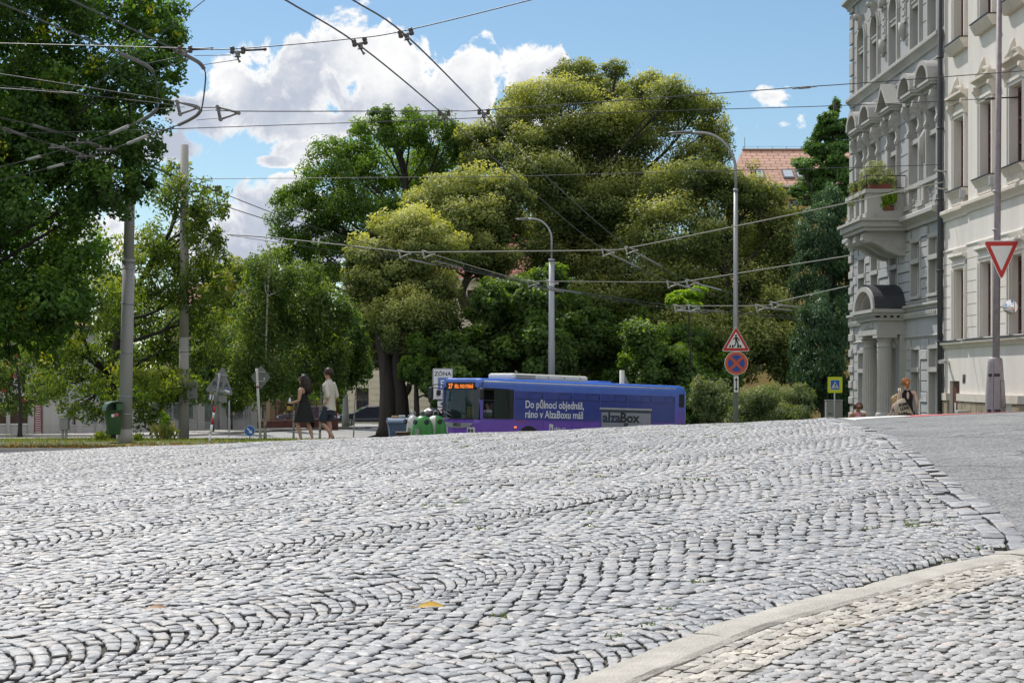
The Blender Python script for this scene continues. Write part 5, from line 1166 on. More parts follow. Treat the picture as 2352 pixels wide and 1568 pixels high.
M_BROWNP = mat('brown_reed', (.075, .045, .03), .8, var=.35, nscale=12, streak=True)
M_REDP = mat('red_gate_paint', (.22, .035, .04), .5, var=.15)
M_GREYP = mat('grey_gate_paint', (.26, .28, .30), .5, var=.12)
M_MAROON = mat('maroon_render', (.16, .06, .05), .85, var=.15, nscale=2)
def fence_frame(px0, px1):
    a = Vector(P2(px0, fd(px0)) + (0,)); b = Vector(P2(px1, fd(px1)) + (0,)); z = min(Hf(a.x, a.y), Hf(b.x, b.y)) + .08
    return Vector((a.x, a.y, z)), math.atan2(b.y - a.y, b.x - a.x), (b - a).length
def mpx(px, ref): return (Vector(P2(px, fd(px)) + (0,)) - Vector((ref.x, ref.y, 0))).length
def fence(name, label, px0, px1, cat, low, top, items, group=None, wallm=None):
    """items: ('post',px0,px1,h) / ('panel',px0,px1,mat,style) / ('solid',px0,px1,h)"""
    O, rz, L_ = fence_frame(px0, px1); r = thing(name, label, cat, O, rz, group)
    if low: MB().box(0, L_, -.06, .16, -.3, low - .04).box(0, L_, -.09, .19, low - .04, low).build('low_wall', wallm or M_CONC, r)
    for it in items:
        a, b = mpx(it[1], O), mpx(it[2], O)
        if it[0] == 'post': MB().box(a, b, -.12, .22, -.3, it[3]).box(a - .03, b + .03, -.15, .25, it[3], it[3] + .06).build('post', M_CONC, r)
        elif it[0] == 'solid': MB().box(a, b, -.08, .18, -.3, it[3]).box(a, b, -.11, .21, it[3], it[3] + .05).build('wall', M_CONC, r)
        else:
            m, sty = it[3], it[4]; z0, z1 = (it[5] if len(it) > 5 else low + .04), top; mb = MB(); t = .04
            mb.box(a, a + t, 0, t, z0, z1); mb.box(b - t, b, 0, t, z0, z1); mb.box(a + t, b - t, 0, t, z0, z0 + t); mb.box(a + t, b - t, 0, t, z1 - t, z1)
            if sty == 'reed':
                mb.box(a + t, b - t, .012, .03, z0 + t, z1 - t)
                for k in range(int((b - a) / .06)): mb.tube([(a + t + .06 * k + .02, .01, z0 + t), (a + t + .06 * k + .02, .01, z1 - t)], .018, 5, 0, False)
            elif sty == 'slat':
                k = z0 + .1
                while k < z1 - .1: mb.box(a + t, b - t, .01, .03, k, k + .07); k += .11
            elif sty == 'mesh':
                k = z0 + .06
                while k < z1 - .04: mb.box(a + t, b - t, .012, .028, k, k + .022); k += .055
                n = max(1, round((b - a) / 1.1))
                for q in range(1, n): mb.box(a + (b - a) * q / n - .02, a + (b - a) * q / n + .02, -.004, .04, z0 + t, z1 - t)
            elif sty == 'bars':
                mb.box(a + t, b - t, .015, .025, z0 + t, z0 + (z1 - z0) * .3); 
                for q in range(int((b - a) / .09)): mb.box(a + t + q * .09, a + t + q * .09 + .02, .01, .03, z0 + t, z1 - t)
            mb.build('panel', m, r)
    return r
GF = 'garden fences along the side street'
fence('garden_fence', 'low concrete wall topped by dark brown reed panels at far left', -260, 78, 'fence', .5, 1.55, [('post', -150, -142, 1.6), ('post', -70, -62, 1.6), ('post', 15, 24, 1.6), ('post', 64, 77, 1.65), ('panel', -142, -70, M_BROWNP, 'reed'), ('panel', -62, 15, M_BROWNP, 'reed'), ('panel', 24, 64, M_BROWNP, 'reed')], GF)
fence('garden_gate', 'narrow dark red metal gate with horizontal slats', 79, 97, 'gate', 0, 1.55, [('panel', 79, 97, M_REDP, 'slat', .06)])
fence('garden_fence', 'pale solid garden wall with short mesh panels behind the green litter bin', 98, 300, 'fence', .45, 1.5, [('solid', 98, 150, 1.62), ('post', 160, 163, 1.5), ('panel', 163, 172, M_BROWNP, 'mesh'), ('solid', 172, 187, 1.55), ('panel', 188, 217, M_GREYP, 'mesh'), ('post', 218, 230, 1.55), ('panel', 230, 240, M_GREYP, 'bars', .1), ('solid', 242, 300, 1.6)], GF)
fence('garden_fence', 'grey mesh fence on a low concrete wall behind the second concrete pole', 301, 467, 'fence', .55, 1.52, [('solid', 301, 352, 1.55), ('panel', 354, 402, M_GREYP, 'mesh'), ('panel', 402, 450, M_GREYP, 'mesh'), ('post', 452, 466, 1.62)], GF)
fence('garden_gate', 'grey metal garden gate between two square concrete posts', 468, 501, 'gate', 0, 1.45, [('panel', 468, 501, M_GREYP, 'bars', .08)])
fence('garden_fence', 'grey mesh fence panels beside the leaning triangle sign', 502, 586, 'fence', .6, 1.6, [('post', 502, 517, 1.68), ('panel', 518, 544, M_GREYP, 'mesh'), ('panel', 544, 570, M_GREYP, 'mesh'), ('post', 572, 586, 1.7)], GF)
fence('garden_fence', 'dark brown railing on a maroon wall behind the walking couple', 587, 775, 'fence', .62, 1.75, [('panel', 588, 632, M_MAROON, 'mesh'), ('panel', 632, 678, M_MAROON, 'mesh'), ('panel', 678, 726, M_MAROON, 'mesh'), ('panel', 726, 774, M_MAROON, 'mesh')], GF, M_MAROON)

# ------------------------------------------------------------------ poles, lamps, signs
M_GALV = mat('galvanised_steel', (.36, .375, .40), .55, .55, var=.12, nscale=6, streak=True)
M_POLE = mat('pole_grey', (.33, .325, .33), .7, var=.10, nscale=2.5, dirt=((.22, .21, .2), .45), streak=True)
M_POLE2 = mat('concrete_pole', (.37, .355, .33), .85, var=.12, nscale=3, bump=.2, bscale=30, dirt=((.24, .22, .19), .45), streak=True)
M_MAUVE = mat('flaking_mauve_paint', (.25, .215, .24), .6, var=.18, nscale=9, dirt=((.42, .37, .38), .5), bump=.2, bscale=30)
def pole_to(px0, px1, py1, d): return base(px0, d, -.05), at(px1, py1, d)
a, b = pole_to(287, 303, 218, 43); r = thing('concrete_pole', 'tall thick grey pole carrying the green litter bin', 'pole', a); v = b - a
q = lambda t: v * t
MB().tube([(0, 0, 0), (0, 0, .38)], .185, 24).build('base_collar', M_POLE2, r)
MB().tube([q(.02), q(.52)], [.165, .148], 28).tube([q(.52), q(.53)], [.17, .165], 28).build('lower_shaft', M_POLE, r)
MB().tube([q(.525), q(1)], [.128, .118], 24).build('upper_shaft', M_POLE, r)
for t in (.085, .135, .26, .40, .50, .63): MB().tube([q(t), q(t + .0035)], .168 if t < .5 else (.155 if t < .52 else .13), 24).build('band', M_GALV, r)
a, b = pole_to(422, 424, 333, 56); r = thing('concrete_pole', 'thinner concrete pole standing free beside the tall airy tree', 'pole', a); v = b - a
MB().tube([q(0), q(.35)], [.17, .15], 24).tube([q(.35), q(1)], [.15, .128], 24).build('shaft', M_POLE2, r)
for t in (.19, .24, .3, .845): MB().tube([q(t), q(t + .004)], .168 - .03 * t, 20).build('band', M_GALV, r)
MB().tube([at(424, 441, 55.8) - a, at(500, 437, 55.8) - a], .03, 8).box(*(lambda p: (p.x - .08, p.x + .12, p.y - .05, p.y + .05, p.z - .05, p.z + .14))(at(500, 437, 55.8) - a)).build('bracket_arm', M_TIN, r)
MB().box(*(lambda p: (p.x - .14, p.x + .18, p.y - .1, p.y + .1, p.z - .28, p.z + .28))(at(440, 896, 55.6) - a), 0, .02).build('equipment_box', mat('box_grey_dark', (.2, .2, .2), .6), r)
# street lamps
def street_lamp(label, px, d, ztop, r0, r1, zsplit, arm_px, arm_py, pxb=None, group='street lamps'):
    a = base(px, d, -.05); r = thing('street_lamp', label, 'lamp', a, 0, group); top = at(px, ztop, d) - a; tip = at(arm_px, arm_py, d) - a
    zs = at(px, zsplit, d).z - a.z
    MB().tube([(0, 0, 0), (0, 0, zs * .55), (0, 0, zs * .56), (0, 0, zs)], [r0 * 1.12, r0 * 1.08, r0, r0 * .9], 18).tube([(0, 0, zs - .05), (0, 0, zs + .05)], r0 * 1.05, 16).build('column', M_GALV, r)
    rad = abs(tip.x) * .52; pts = [(0, 0, zs)]
    zc = tip.z - rad * 1.1
    pts.append((0, 0, zc))
    for k in range(1, 11):
        t = PI / 2 * k / 10; pts.append((-rad + rad * math.cos(t), 0, zc + rad * 1.1 * math.sin(t)))
    pts.append((tip.x * .72, 0, tip.z))
    MB().tube(pts, r1, 14).build('arm', M_GALV, r)
    L_ = abs(tip.x) * .36; x0 = tip.x
    mb = MB(); prof = [(x0, .03, .02), (x0 + L_ * .3, .12, .04), (x0 + L_ * .7, .13, .06), (x0 + L_, .06, .06)]; vs = []
    for (xx, w, h) in prof:
        for k in range(10): t = 2 * PI * k / 10; vs.append((xx, w * math.cos(t), tip.z + (h if math.sin(t) > 0 else h * .6) * math.sin(t)))
    mb.add(vs, [(i * 10 + k, i * 10 + (k + 1) % 10, (i + 1) * 10 + (k + 1) % 10, (i + 1) * 10 + k) for i in range(3) for k in range(10)] + [tuple(range(10)), tuple(range(39, 29, -1))], 0, True)
    hd = mb.build('lamp_head', mat('lamp_head_grey', (.16, .165, .17), .45, var=.1), r)
    MB().box(x0 + L_ * .15, x0 + L_ * .75, -.09, .09, tip.z - .045, tip.z - .034).build('lens', mat('lamp_lens', (.6, .6, .55), .2), hd)
    return r
street_lamp('tall street lamp with arched arm carrying three traffic signs', 1690, 54.5, 305, .075, .045, 437, 1534, 305)
street_lamp('street lamp with thick grey base rising behind the middle of the bus', 1267, 90, 500, .16, .05, 597, 1183, 503)
# traffic signs: plates face -Y in their own frame
M_SBACK = mat('sign_back_grey', (.22, .225, .225), .6, .3, var=.08, nscale=8, streak=True)
M_SWHITE = mat('sign_white', (.78, .78, .78), .45, var=.03); M_SRED = mat('sign_red', (.52, .025, .02), .45, var=.04); M_SBLUE = mat('sign_blue', (.02, .14, .48), .45, var=.04)
M_SORANGE = mat('sign_orange_red', (.60, .095, .035), .45, var=.05); M_SBLACK = mat('sign_black', (.012, .012, .012), .5, var=.03); M_SLIME = mat('sign_fluor_yellow', (.62, .70, .015), .45, var=.03)
M_DBLUE = mat('sign_dark_blue', (.02, .075, .36), .45, var=.05)
def plate(poly, y, th=.012): return MB().prism(poly, y, y + th)
def person_glyph(s):
    """walking figure with stripes, unit height s, centred on x=0, foot at 0"""
    parts = [disc(.085 * s, 12, .0, .90 * s), [(-.07 * s, .80 * s), (.10 * s, .80 * s), (.12 * s, .45 * s), (-.06 * s, .45 * s)], [(.04 * s, .47 * s), (.13 * s, .45 * s), (.20 * s, .24 * s), (.30 * s, .05 * s), (.20 * s, .03 * s), (.10 * s, .24 * s)],
             [(-.06 * s, .47 * s), (.04 * s, .46 * s), (.02 * s, .26 * s), (-.10 * s, .04 * s), (-.20 * s, .05 * s), (-.06 * s, .28 * s)], [(-.06 * s, .79 * s), (-.02 * s, .72 * s), (-.18 * s, .56 * s), (-.25 * s, .60 * s)], [(.09 * s, .79 * s), (.05 * s, .72 * s), (.18 * s, .60 * s), (.20 * s, .42 * s), (.27 * s, .44 * s), (.26 * s, .62 * s)]]
    return parts
def flat(polys, y, m, name, parent):
    mb = MB()
    for p in polys: mb.prism(p, y - .002, y)
    return mb.build(name, m, parent)
def mount(c, parent, w=.3, y=.03):
    MB().box(-w, w, .004, .022, -.02 + c, .02 + c).build('bracket', M_GALV, parent)
S0 = at(1690, 807, 54.3)
r = thing('warning_sign', 'red triangular pedestrian crossing warning sign on the lamp post', 'road sign', (S0.x - .01, S0.y - .12, S0.z))
plate(rtri(.9, .78, .045), 0).build('sign_plate', M_SWHITE, r); flat([rtri(.85, .735, .035)], -.003, M_SRED, 'red_border', r).location.z = .02
flat([rtri(.585, .505, .012)], -.008, M_SWHITE, 'white_field', r).location.z = .105
g = person_glyph(.40); flat([[(x, z + .135) for x, z in p] for p in g], -.013, M_SBLACK, 'walking_figure', r)
flat([[(k * .085 - .02 - .03, .115), (k * .085 - .02 + .025, .115), (k * .078 - .02 + .02, .2), (k * .078 - .02 - .02, .2)] for k in (-2, -1, 1, 2)], -.011, M_SBLACK, 'crossing_stripes', r); mount(.2, r)
S0 = at(1690, 834, 54.3)
r = thing('no_stopping_sign', 'round no stopping sign, orange-red cross on blue, under the triangle', 'road sign', (S0.x, S0.y - .12, S0.z))
plate(disc(.366, 40), 0).build('sign_plate', M_SWHITE, r); flat([disc(.35, 40)], -.003, M_SORANGE, 'red_ring', r)
sect = []
for k in range(4):
    c0 = k * 90; 
    pts = [(.065 * math.cos(math.radians(c0)), .065 * math.sin(math.radians(c0)))] + [(.262 * math.cos(math.radians(c0 - 36 + 72 * j / 10)), .262 * math.sin(math.radians(c0 - 36 + 72 * j / 10))) for j in range(11)]
    sect.append(pts)
flat(sect, -.008, M_DBLUE, 'blue_field', r); mount(0, r)
S0 = at(1690, 882, 54.3)
r = thing('arrow_plate', 'small upright white plate with a black double arrow below the round sign', 'road sign', (S0.x, S0.y - .12, S0.z))
plate(rrect(.165, .52, .03), 0).build('sign_plate', M_SBLACK, r); flat([rrect(.145, .50, .025)], -.003, M_SWHITE, 'white_field', r)
flat([[(-.016, -.14), (.016, -.14), (.016, .14), (-.016, .14)], [(-.055, .12), (.055, .12), (0, .21)], [(-.055, -.12), (0, -.21), (.055, -.12)]], -.008, M_SBLACK, 'double_arrow', r); mount(0, r, .09)
# give-way sign on the mauve pole
a = base(2286, 42, -.05); b = at(2296, -60, 42); r = thing('steel_pole', 'tall flaking mauve steel pole with a flared base cover at right', 'pole', a); v = b - a
zt = (at(2285, 821, 42) - a).z
MB().tube([q(0), q(.42), q(1)], [.088, .082, .062], 22).build('shaft', M_MAUVE, r)
prof = [(.27, 0), (.265, .3), (.235, zt * .55), (.18, zt - .12), (.165, zt - .03), (.13, zt)]
bc_ = MB().lathe(prof, (.0, 0, 0), 28).build('base_cover', mat('mauve_base_paint', (.33, .285, .32), .55, var=.12, nscale=5, dirt=((.45, .42, .43), .35)), r)
mb = MB(); 
pth = [(.045, -.2, zt - .75), (.2, -.13, zt - .75), (.22, -.15, zt - 1.25), (.05, -.245, zt - 1.25)]
def onc(ang, z): 
    rr_ = np.interp(z, [p[1] for p in prof], [p[0] for p in prof]) + .003; return (rr_ * math.sin(ang), -rr_ * math.cos(ang), z)
pp = [onc(t, zt - .55) for t in np.linspace(.35, 1.15, 6)] + [onc(1.15, z) for z in np.linspace(zt - .6, zt - 1.15, 5)] + [onc(t, zt - 1.2) for t in np.linspace(1.15, .3, 6)] + [onc(.33, z) for z in np.linspace(zt - 1.15, zt - .6, 5)]
mb.tube(pp + [pp[0]], .005, 5); mb.build('hatch', M_TIN, bc_)
for z in (zt - .42, zt - 1.28):
    for t in (-.75, -.05): 
        p = Vector(onc(t, z)); MB().box(p.x - .07, p.x + .07, p.y - .012, p.y + .03, -.035 + p.z, .035 + p.z, 0, .012).build('clamp_slot', M_TIN, bc_)
MB().tube([onc(-.45, z) for z in np.linspace(.1, zt - .1, 9)], .004, 5).build('seam', M_TIN, bc_)
for py in (442, 530, 560): 
    z = (at(2288, py, 42) - a); MB().tube([(z.x, 0, z.z), (z.x, 0, z.z + .05)], .085, 18).build('band', M_GALV, r)
S0 = at(2297, 647, 41.8)
r = thing('give_way_sign', 'red and white downward triangle give way sign on the mauve pole', 'road sign', (S0.x, S0.y - .12, S0.z), -.12)
tri = lambda w, h, rr: [(x, h - z) for x, z in rtri(w, h, rr)]
plate(tri(.86, .98, .05), 0).build('sign_plate', M_SWHITE, r)
flat([tri(.80, .91, .035)], -.003, M_SRED, 'red_border', r).location.z = .045; flat([tri(.52, .60, .01)], -.008, M_SWHITE, 'white_field', r).location.z = .25; mount(.75, r, .12)
S0 = at(2318, 705, 41.9); r = thing('traffic_mirror', 'small round mirror fixed beside the mauve pole, reflecting the facade', 'mirror', (S0.x, S0.y - .1, S0.z), -.35)
MB().prism(disc(.175, 32), .012, .03).build('mirror_back', M_SBACK, r)
mb = MB(); vs = [(0, -.03, 0)] + [(.17 * f * math.cos(2 * PI * k / 32), -.03 + .042 * f * f, .17 * f * math.sin(2 * PI * k / 32)) for f in (.35, .7, 1.0) for k in range(32)]
mb.add(vs, [(0, 1 + k, 1 + (k + 1) % 32) for k in range(32)] + [(1 + i * 32 + k, 1 + i * 32 + (k + 1) % 32, 1 + (i + 1) * 32 + (k + 1) % 32, 1 + (i + 1) * 32 + k) for i in range(2) for k in range(32)], 0, True)
mm_ = mat('mirror_face', (.75, .75, .76), .06, 1.0, var=.03); mb.build('mirror_face', mm_, r); MB().tube([(-.33, .06, 0), (0, .03, 0)], .015, 6).build('bracket', M_GALV, r)
# yellow-backed pedestrian sign and the cabinet behind it
a = base(1918, 60, -.05); r = thing('crossing_sign', 'blue pedestrian crossing sign on a bright yellow board by the corner', 'road sign', a)
zc = (at(1918, 883.5, 60) - a).z
MB().tube([(0, .05, 0), (0, .05, zc + .2)], .03, 10).build('post', M_GALV, r)
B = thing('t', None, None); bpy.data.objects.remove(B)
def rel(polys): return [[(x, z + zc) for x, z in p] for p in polys]
plate(rel([rrect(.505, .55, .035)])[0], 0).build('yellow_board', M_SLIME, r); flat(rel([rrect(.325, .345, .02)]), -.003, M_SWHITE, 'white_edge', r); flat(rel([rrect(.30, .32, .015)]), -.008, M_SBLUE, 'blue_field', r)
flat(rel([[(-.125, -.115), (.125, -.115), (0, .115)]]), -.013, M_SWHITE, 'white_triangle', r); flat(rel([[(x, z - .10) for x, z in p] for p in person_glyph(.17)]), -.018, M_SBLACK, 'walking_figure', r)
flat(rel([[(k * .035 - .012, -.108), (k * .035 + .01, -.108), (k * .032 + .008, -.075), (k * .032 - .008, -.075)] for k in (-2, -1, 1, 2)]), -.016, M_SBLACK, 'crossing_stripes', r)
a = base(1917, 61.5, -.05); zt = (at(1917, 918, 61.5) - a).z
r = thing('utility_cabinet', 'grey street cabinet standing behind the yellow-backed sign', 'cabinet', a); MB().box(-.285, .285, 0, .35, 0, zt - .03, 0, .01).box(-.3, .3, -.015, .365, zt - .03, zt).build('body', mat('cabinet_grey', (.26, .26, .25), .7, var=.1, nscale=3, dirt=((.18, .18, .17), .4)), r)
MB().box(-.27, -.004, -.012, 0, .1, zt - .12).build('door', mat('cabinet_grey', (.26, .26, .25)), r); MB().box(.004, .27, -.012, 0, .1, zt - .12).build('door', mat('cabinet_grey', (.26, .26, .25)), r)
mb = MB()
for k in range(5): mb.tube([(-.24 + .035 * k, -.0165, zt - .52), (-.225 + .035 * k, -.0165, zt - .46 + .01 * (k % 2)), (-.215 + .035 * k, -.0165, zt - .515)], .004, 4)
mb.build('scribble', M_SBLACK, r)
# leaning triangle seen from behind, on a red and white post
a = base(480, 43.4, -.05); top = at(505, 858, 43.4); r = thing('warning_sign', 'leaning triangular sign seen from behind with INKA on its grey back', 'road sign', a); v = top - a
for k, (t0, t1) in enumerate(((0, .14), (.14, .28), (.28, .37), (.37, .45), (.45, .54), (.54, 1.0))): MB().tube([q(t0), q(t1)], .03, 12).build('post_section', M_SRED if k in (2, 4) else M_SWHITE if k < 5 else M_GALV, r)
up = v.normalized(); rt_ = Vector((up.z, 0, -up.x))
def backframe(c): return lambda u, w, t: c + rt_ * u + up * w + Vector((0, t, 0))
c = at(502, 903, 43.4) - a + Vector((0, .06, 0))
MB().prism(rtri(.73, .70, .05), 0, .012, backframe(c)).build('sign_plate', M_SBACK, r)
for w in (.07, .47): MB().prism([(-.16, w - .015), (.16, w - .015), (.16, w + .015), (-.16, w + .015)], -.02, -.002, backframe(c)).build('bracket', M_GALV, r)
text('INK A', .155, mat('stencil_grey', (.035, .035, .035), .6), r, c + rt_ * -.2 + up * .17, rt_, up, 'lettering', bold=.004, off=.004)
MB().prism([(.13, .07), (.26, .05), (.265, .14), (.135, .16)], -.006, -.002, backframe(c)).build('sticker', M_SWHITE, r); MB().prism([(.13, .125), (.262, .105), (.265, .14), (.135, .16)], -.009, -.006, backframe(c)).build('sticker_band', M_DBLUE, r)
c2 = at(499, 914, 43.4) - a + Vector((0, .06, 0)); pl_ = MB().prism(rrect(.46, .17, .03), 0, .012, backframe(c2)).build('sub_plate', M_SBACK, r); MB().prism([(-.2, -.06), (-.1, -.06), (-.1, .06), (-.2, .06)], -.006, -.002, backframe(c2)).build('sticker', M_SWHITE, r); MB().prism([(-.16, -.06), (-.13, -.06), (-.13, .06), (-.16, .06)], -.01, -.006, backframe(c2)).build('sticker_band', M_DBLUE, r)
# diamond sign from behind
a = base(599, 44.5, -.05); top = at(589.5, 846, 44.5); r = thing('priority_sign', 'diamond shaped sign seen from behind on a slightly leaning white post', 'road sign', a); v = top - a
MB().tube([q(0), q(1)], .033, 12).build('post', mat('post_white', (.55, .55, .53), .6, var=.1, nscale=6, dirt=((.35, .3, .25), .5)), r); MB().tube([q(.74), q(.77)], .036, 12).build('rust_band', mat('rust', (.2, .09, .05), .8), r)
c = at(598, 866, 44.5) - a + Vector((0, .07, 0)); sq_ = [(p[0] * .72, p[1]) for p in ((lambda P: [(x * .7071 - z * .7071, x * .7071 + z * .7071) for x, z in P])(rrect(.44, .44, .04)))]
MB().prism(sq_, 0, .012, lambda u, w, t: c + Vector((u, t + u * .9, w))).build('sign_plate', mat('sign_back_green_grey', (.15, .17, .165), .6, .3), r)
for w in (-.1, .14): MB().box(c.x - .14, c.x + .12, c.y - .05, c.y - .03, c.z + w - .012, c.z + w + .012).build('bracket', M_GALV, r)
MB().box(c.x + .07, c.x + .1, c.y + .03, c.y + .032, c.z - .06, c.z - .02).build('sticker', M_SWHITE, r)
# small keep-right sign
a = base(573.5, 45, -.05); r = thing('keep_right_sign', 'small round blue sign with a white diagonal arrow, low in the grass', 'road sign', a); zc = (at(573.5, 989, 45) - a).z
MB().tube([(0, .03, 0), (0, .03, zc)], .02, 10).build('post', M_GALV, r)
plate([(x, z + zc) for x, z in disc(.14, 32)], 0).build('sign_plate', M_SWHITE, r); flat([[(x, z + zc) for x, z in disc(.132, 32)]], -.003, M_SBLUE, 'blue_field', r)
ar = [(-.1, .015), (.02, .015), (.02, .05), (.1, 0), (.02, -.05), (.02, -.015), (-.1, -.015)]; cs_ = math.cos(-.85); sn_ = math.sin(-.85)
flat([[(x * cs_ - z * sn_, x * sn_ + z * cs_ + zc) for x, z in ar]], -.008, M_SWHITE, 'arrow', r)
# plain post with a grey plate on the far pavement
a = base(526.5, 80, .05); r = thing('sign_post', 'thin grey sign post with a pale plate on the far pavement', 'road sign', a); zc = (at(526, 895, 80) - a).z
MB().tube([(0, 0, 0), (0, 0, zc + .2)], .035, 10).build('post', M_GALV, r); MB().box(-.1, .5, -.03, -.018, zc - .25, zc + .3).build('sign_plate', M_SBACK, r)
# zone sign behind the bus
a = base(1017, 82, -.05); r = thing('zone_sign', 'tall white ZÓNA parking sign half hidden behind the front of the bus', 'road sign', a); zt = (at(1017, 846, 82) - a).z
MB().tube([(.0, .06, 0), (0, .06, zt)], .035, 10).build('post', M_GALV, r)
w, h = .95, 1.46; zc = zt - h / 2
plate([(x, z + zc) for x, z in rrect(w, h, .06)], 0).build('sign_plate', M_SWHITE, r); 
flat([[(x, z + zc) for x, z in rrect(w - .04, h - .04, .05)]], -.003, M_SBLACK, 'black_border', r); flat([[(x, z + zc) for x, z in rrect(w - .075, h - .075, .04)]], -.008, M_SWHITE, 'white_field', r)
text('ZÓNA', .27, M_SBLACK, r, (0, -.014, zt - .34), (1, 0, 0), (0, 0, 1), 'lettering', 'CENTER', bold=.004)
flat([[(-.23, zt - .98), (.23, zt - .98), (.23, zt - .42), (-.23, zt - .42)]], -.013, M_SBLUE, 'blue_field', r); flat([[(-.19, zt - .94), (.19, zt - .94), (.19, zt - .46), (-.19, zt - .46)]], -.016, M_SWHITE, 'thin_white_line', r); flat([[(-.175, zt - .925), (.175, zt - .925), (.175, zt - .475), (-.175, zt - .475)]], -.019, M_SBLUE, 'blue_field', r)
text('P', .5, M_SWHITE, r, (0, -.024, zt - .89), (1, 0, 0), (0, 0, 1), 'lettering', 'CENTER', bold=.012)
for k, t in enumerate(('JEN', 'BEZ PARK.', 'NEBO PLAT.')): text(t, .095, M_SBLACK, r, (-.34 + (.12 if k == 0 else .02 if k == 1 else 0), -.014, zt - 1.1 - k * .125), (1, 0, 0), (0, 0, 1), 'lettering')
for k, zz_ in enumerate((zt - h - .2, zt - h - .5)):
    p = MB().prism([(x, z + zz_) for x, z in rrect(.5, .26, .03)], 0, .012).build('sub_plate', M_SWHITE, r); flat([[(-.1, zz_ - .05), (.1, zz_ - .05), (.1, zz_ + .05), (-.1, zz_ + .05)]], -.003, M_SBLACK if k == 0 else M_SRED, 'pictogram', p)
a = base(1436, 80, -.05); r = thing('sign_post', 'white post with the edge of a sign showing above the bus roof', 'road sign', a); zt = (at(1428, 850, 80) - a).z
MB().tube([(-.15, 0, 0), (-.15, 0, zt)], .11, 14).build('post', mat('post_white', (.55, .55, .53)), r); MB().prism([(-.05, zt - .1), (.25, zt - .75), (.25, zt - 1.0), (-.05, zt - 1.0)], .1, .112).build('sign_plate', M_SBACK, r)
# concrete lamp foot with round sign in front of the estate car
a = base(793.5, 112, 0); r = thing('lamp_post', 'slim grey post in a tapered concrete foot in front of the estate car', 'lamp post', a); zt = (at(793, 905, 112) - a).z
MB().lathe([(.26, 0), (.22, .9), (.16, zt - .2), (.18, zt - .1), (.12, zt)], (0, 0, 0), 16).build('foot', M_CONC, r); MB().tube([(0, 0, zt - .1), (0, 0, zt + 5.5)], .09, 10).build('shaft', M_GALV, r); MB().prism(disc(.38, 24, .2, (at(793, 884, 112) - a).z), -.12, -.1).build('sign_plate', mat('sign_back_beige', (.42, .38, .33), .6), r)
# electricity pillar
a = base(148, 55, -.05); r = thing('electric_box', 'small grey electricity box on two short legs in the grass', 'cabinet', a); z0, z1 = (at(148, 987, 55) - a).z, (at(148, 959, 55) - a).z
for s in (-1, 1): MB().box(-.035 + s * .055, .035 + s * .055, -.03, .03, 0, z0).build('leg', M_POLE2, r)
MB().box(-.14, .14, -.12, .12, z0, z1 - .02, 0, .02).box(-.15, .15, -.13, .13, z1 - .02, z1 + .01, 0, .008).build('body', mat('box_grey', (.33, .33, .33), .6), r); MB().prism([(0, z1 - .16), (.02, z1 - .12), (.005, z1 - .12), (.012, z1 - .08), (-.012, z1 - .125), (.004, z1 - .125)], -.124, -.121).build('bolt_mark', M_SRED, r)
# litter bin strapped to the pole
M_BIN = mat('bin_green', (.035, .095, .035), .42, var=.15, nscale=4, dirt=((.07, .11, .06), .4)); a = at(262, 998, 42.6); r = thing('litter_bin', 'green plastic litter bin with hooded opening strapped to the tall pole', 'litter bin', a); r.rotation_euler = (0, -.05, .5)
mb = MB(); rings = [(.0, .13, .10), (.03, .145, .115), (.40, .19, .15), (.57, .215, .165), (.575, .225, .175), (.60, .225, .175)]; vs = []; m_ = len(rrect(1, 1, .3, 4))
for z, w, dpt in rings: vs += [(x * 2 * w, y * 2 * dpt, z) for x, y in rrect(1, 1, .28, 4)]
mb.add(vs, [(i * m_ + k, i * m_ + (k + 1) % m_, (i + 1) * m_ + (k + 1) % m_, (i + 1) * m_ + k) for i in range(len(rings) - 1) for k in range(m_)] + [tuple(range(m_))], 0, True); mb.build('body', M_BIN, r)
mb = MB(); n = 14
for i, yy in enumerate(np.linspace(-.175, .175, 7)): pass
hood = [(-.225, .6), (-.215, .68), (-.16, .77), (-.06, .815), (.05, .82), (.16, .81), (.225, .79), (.225, .6)]
mb.prism(hood, .10, .175); mb.prism([(-.225, .6), (-.215, .68), (-.16, .77), (-.06, .815), (.05, .82), (.16, .81), (.225, .79), (.225, .76), (.16, .78), (.05, .79), (-.06, .785), (-.14, .745), (-.19, .67), (-.2, .6)], -.175, .10); mb.box(.05, .225, -.175, .10, .6, .76); mb.build('hood', M_BIN, r)
MB().box(-.19, .05, -.14, .10, .58, .605).build('dark_mouth', M_SBLACK, r)
MB().box(-.09, -.02, -.168, -.164, .44, .51).build('sticker', M_SWHITE, r); MB().box(-.01, .08, -.17, -.166, .45, .53).build('sticker', mat('pink_sticker', (.55, .09, .14), .5), r)
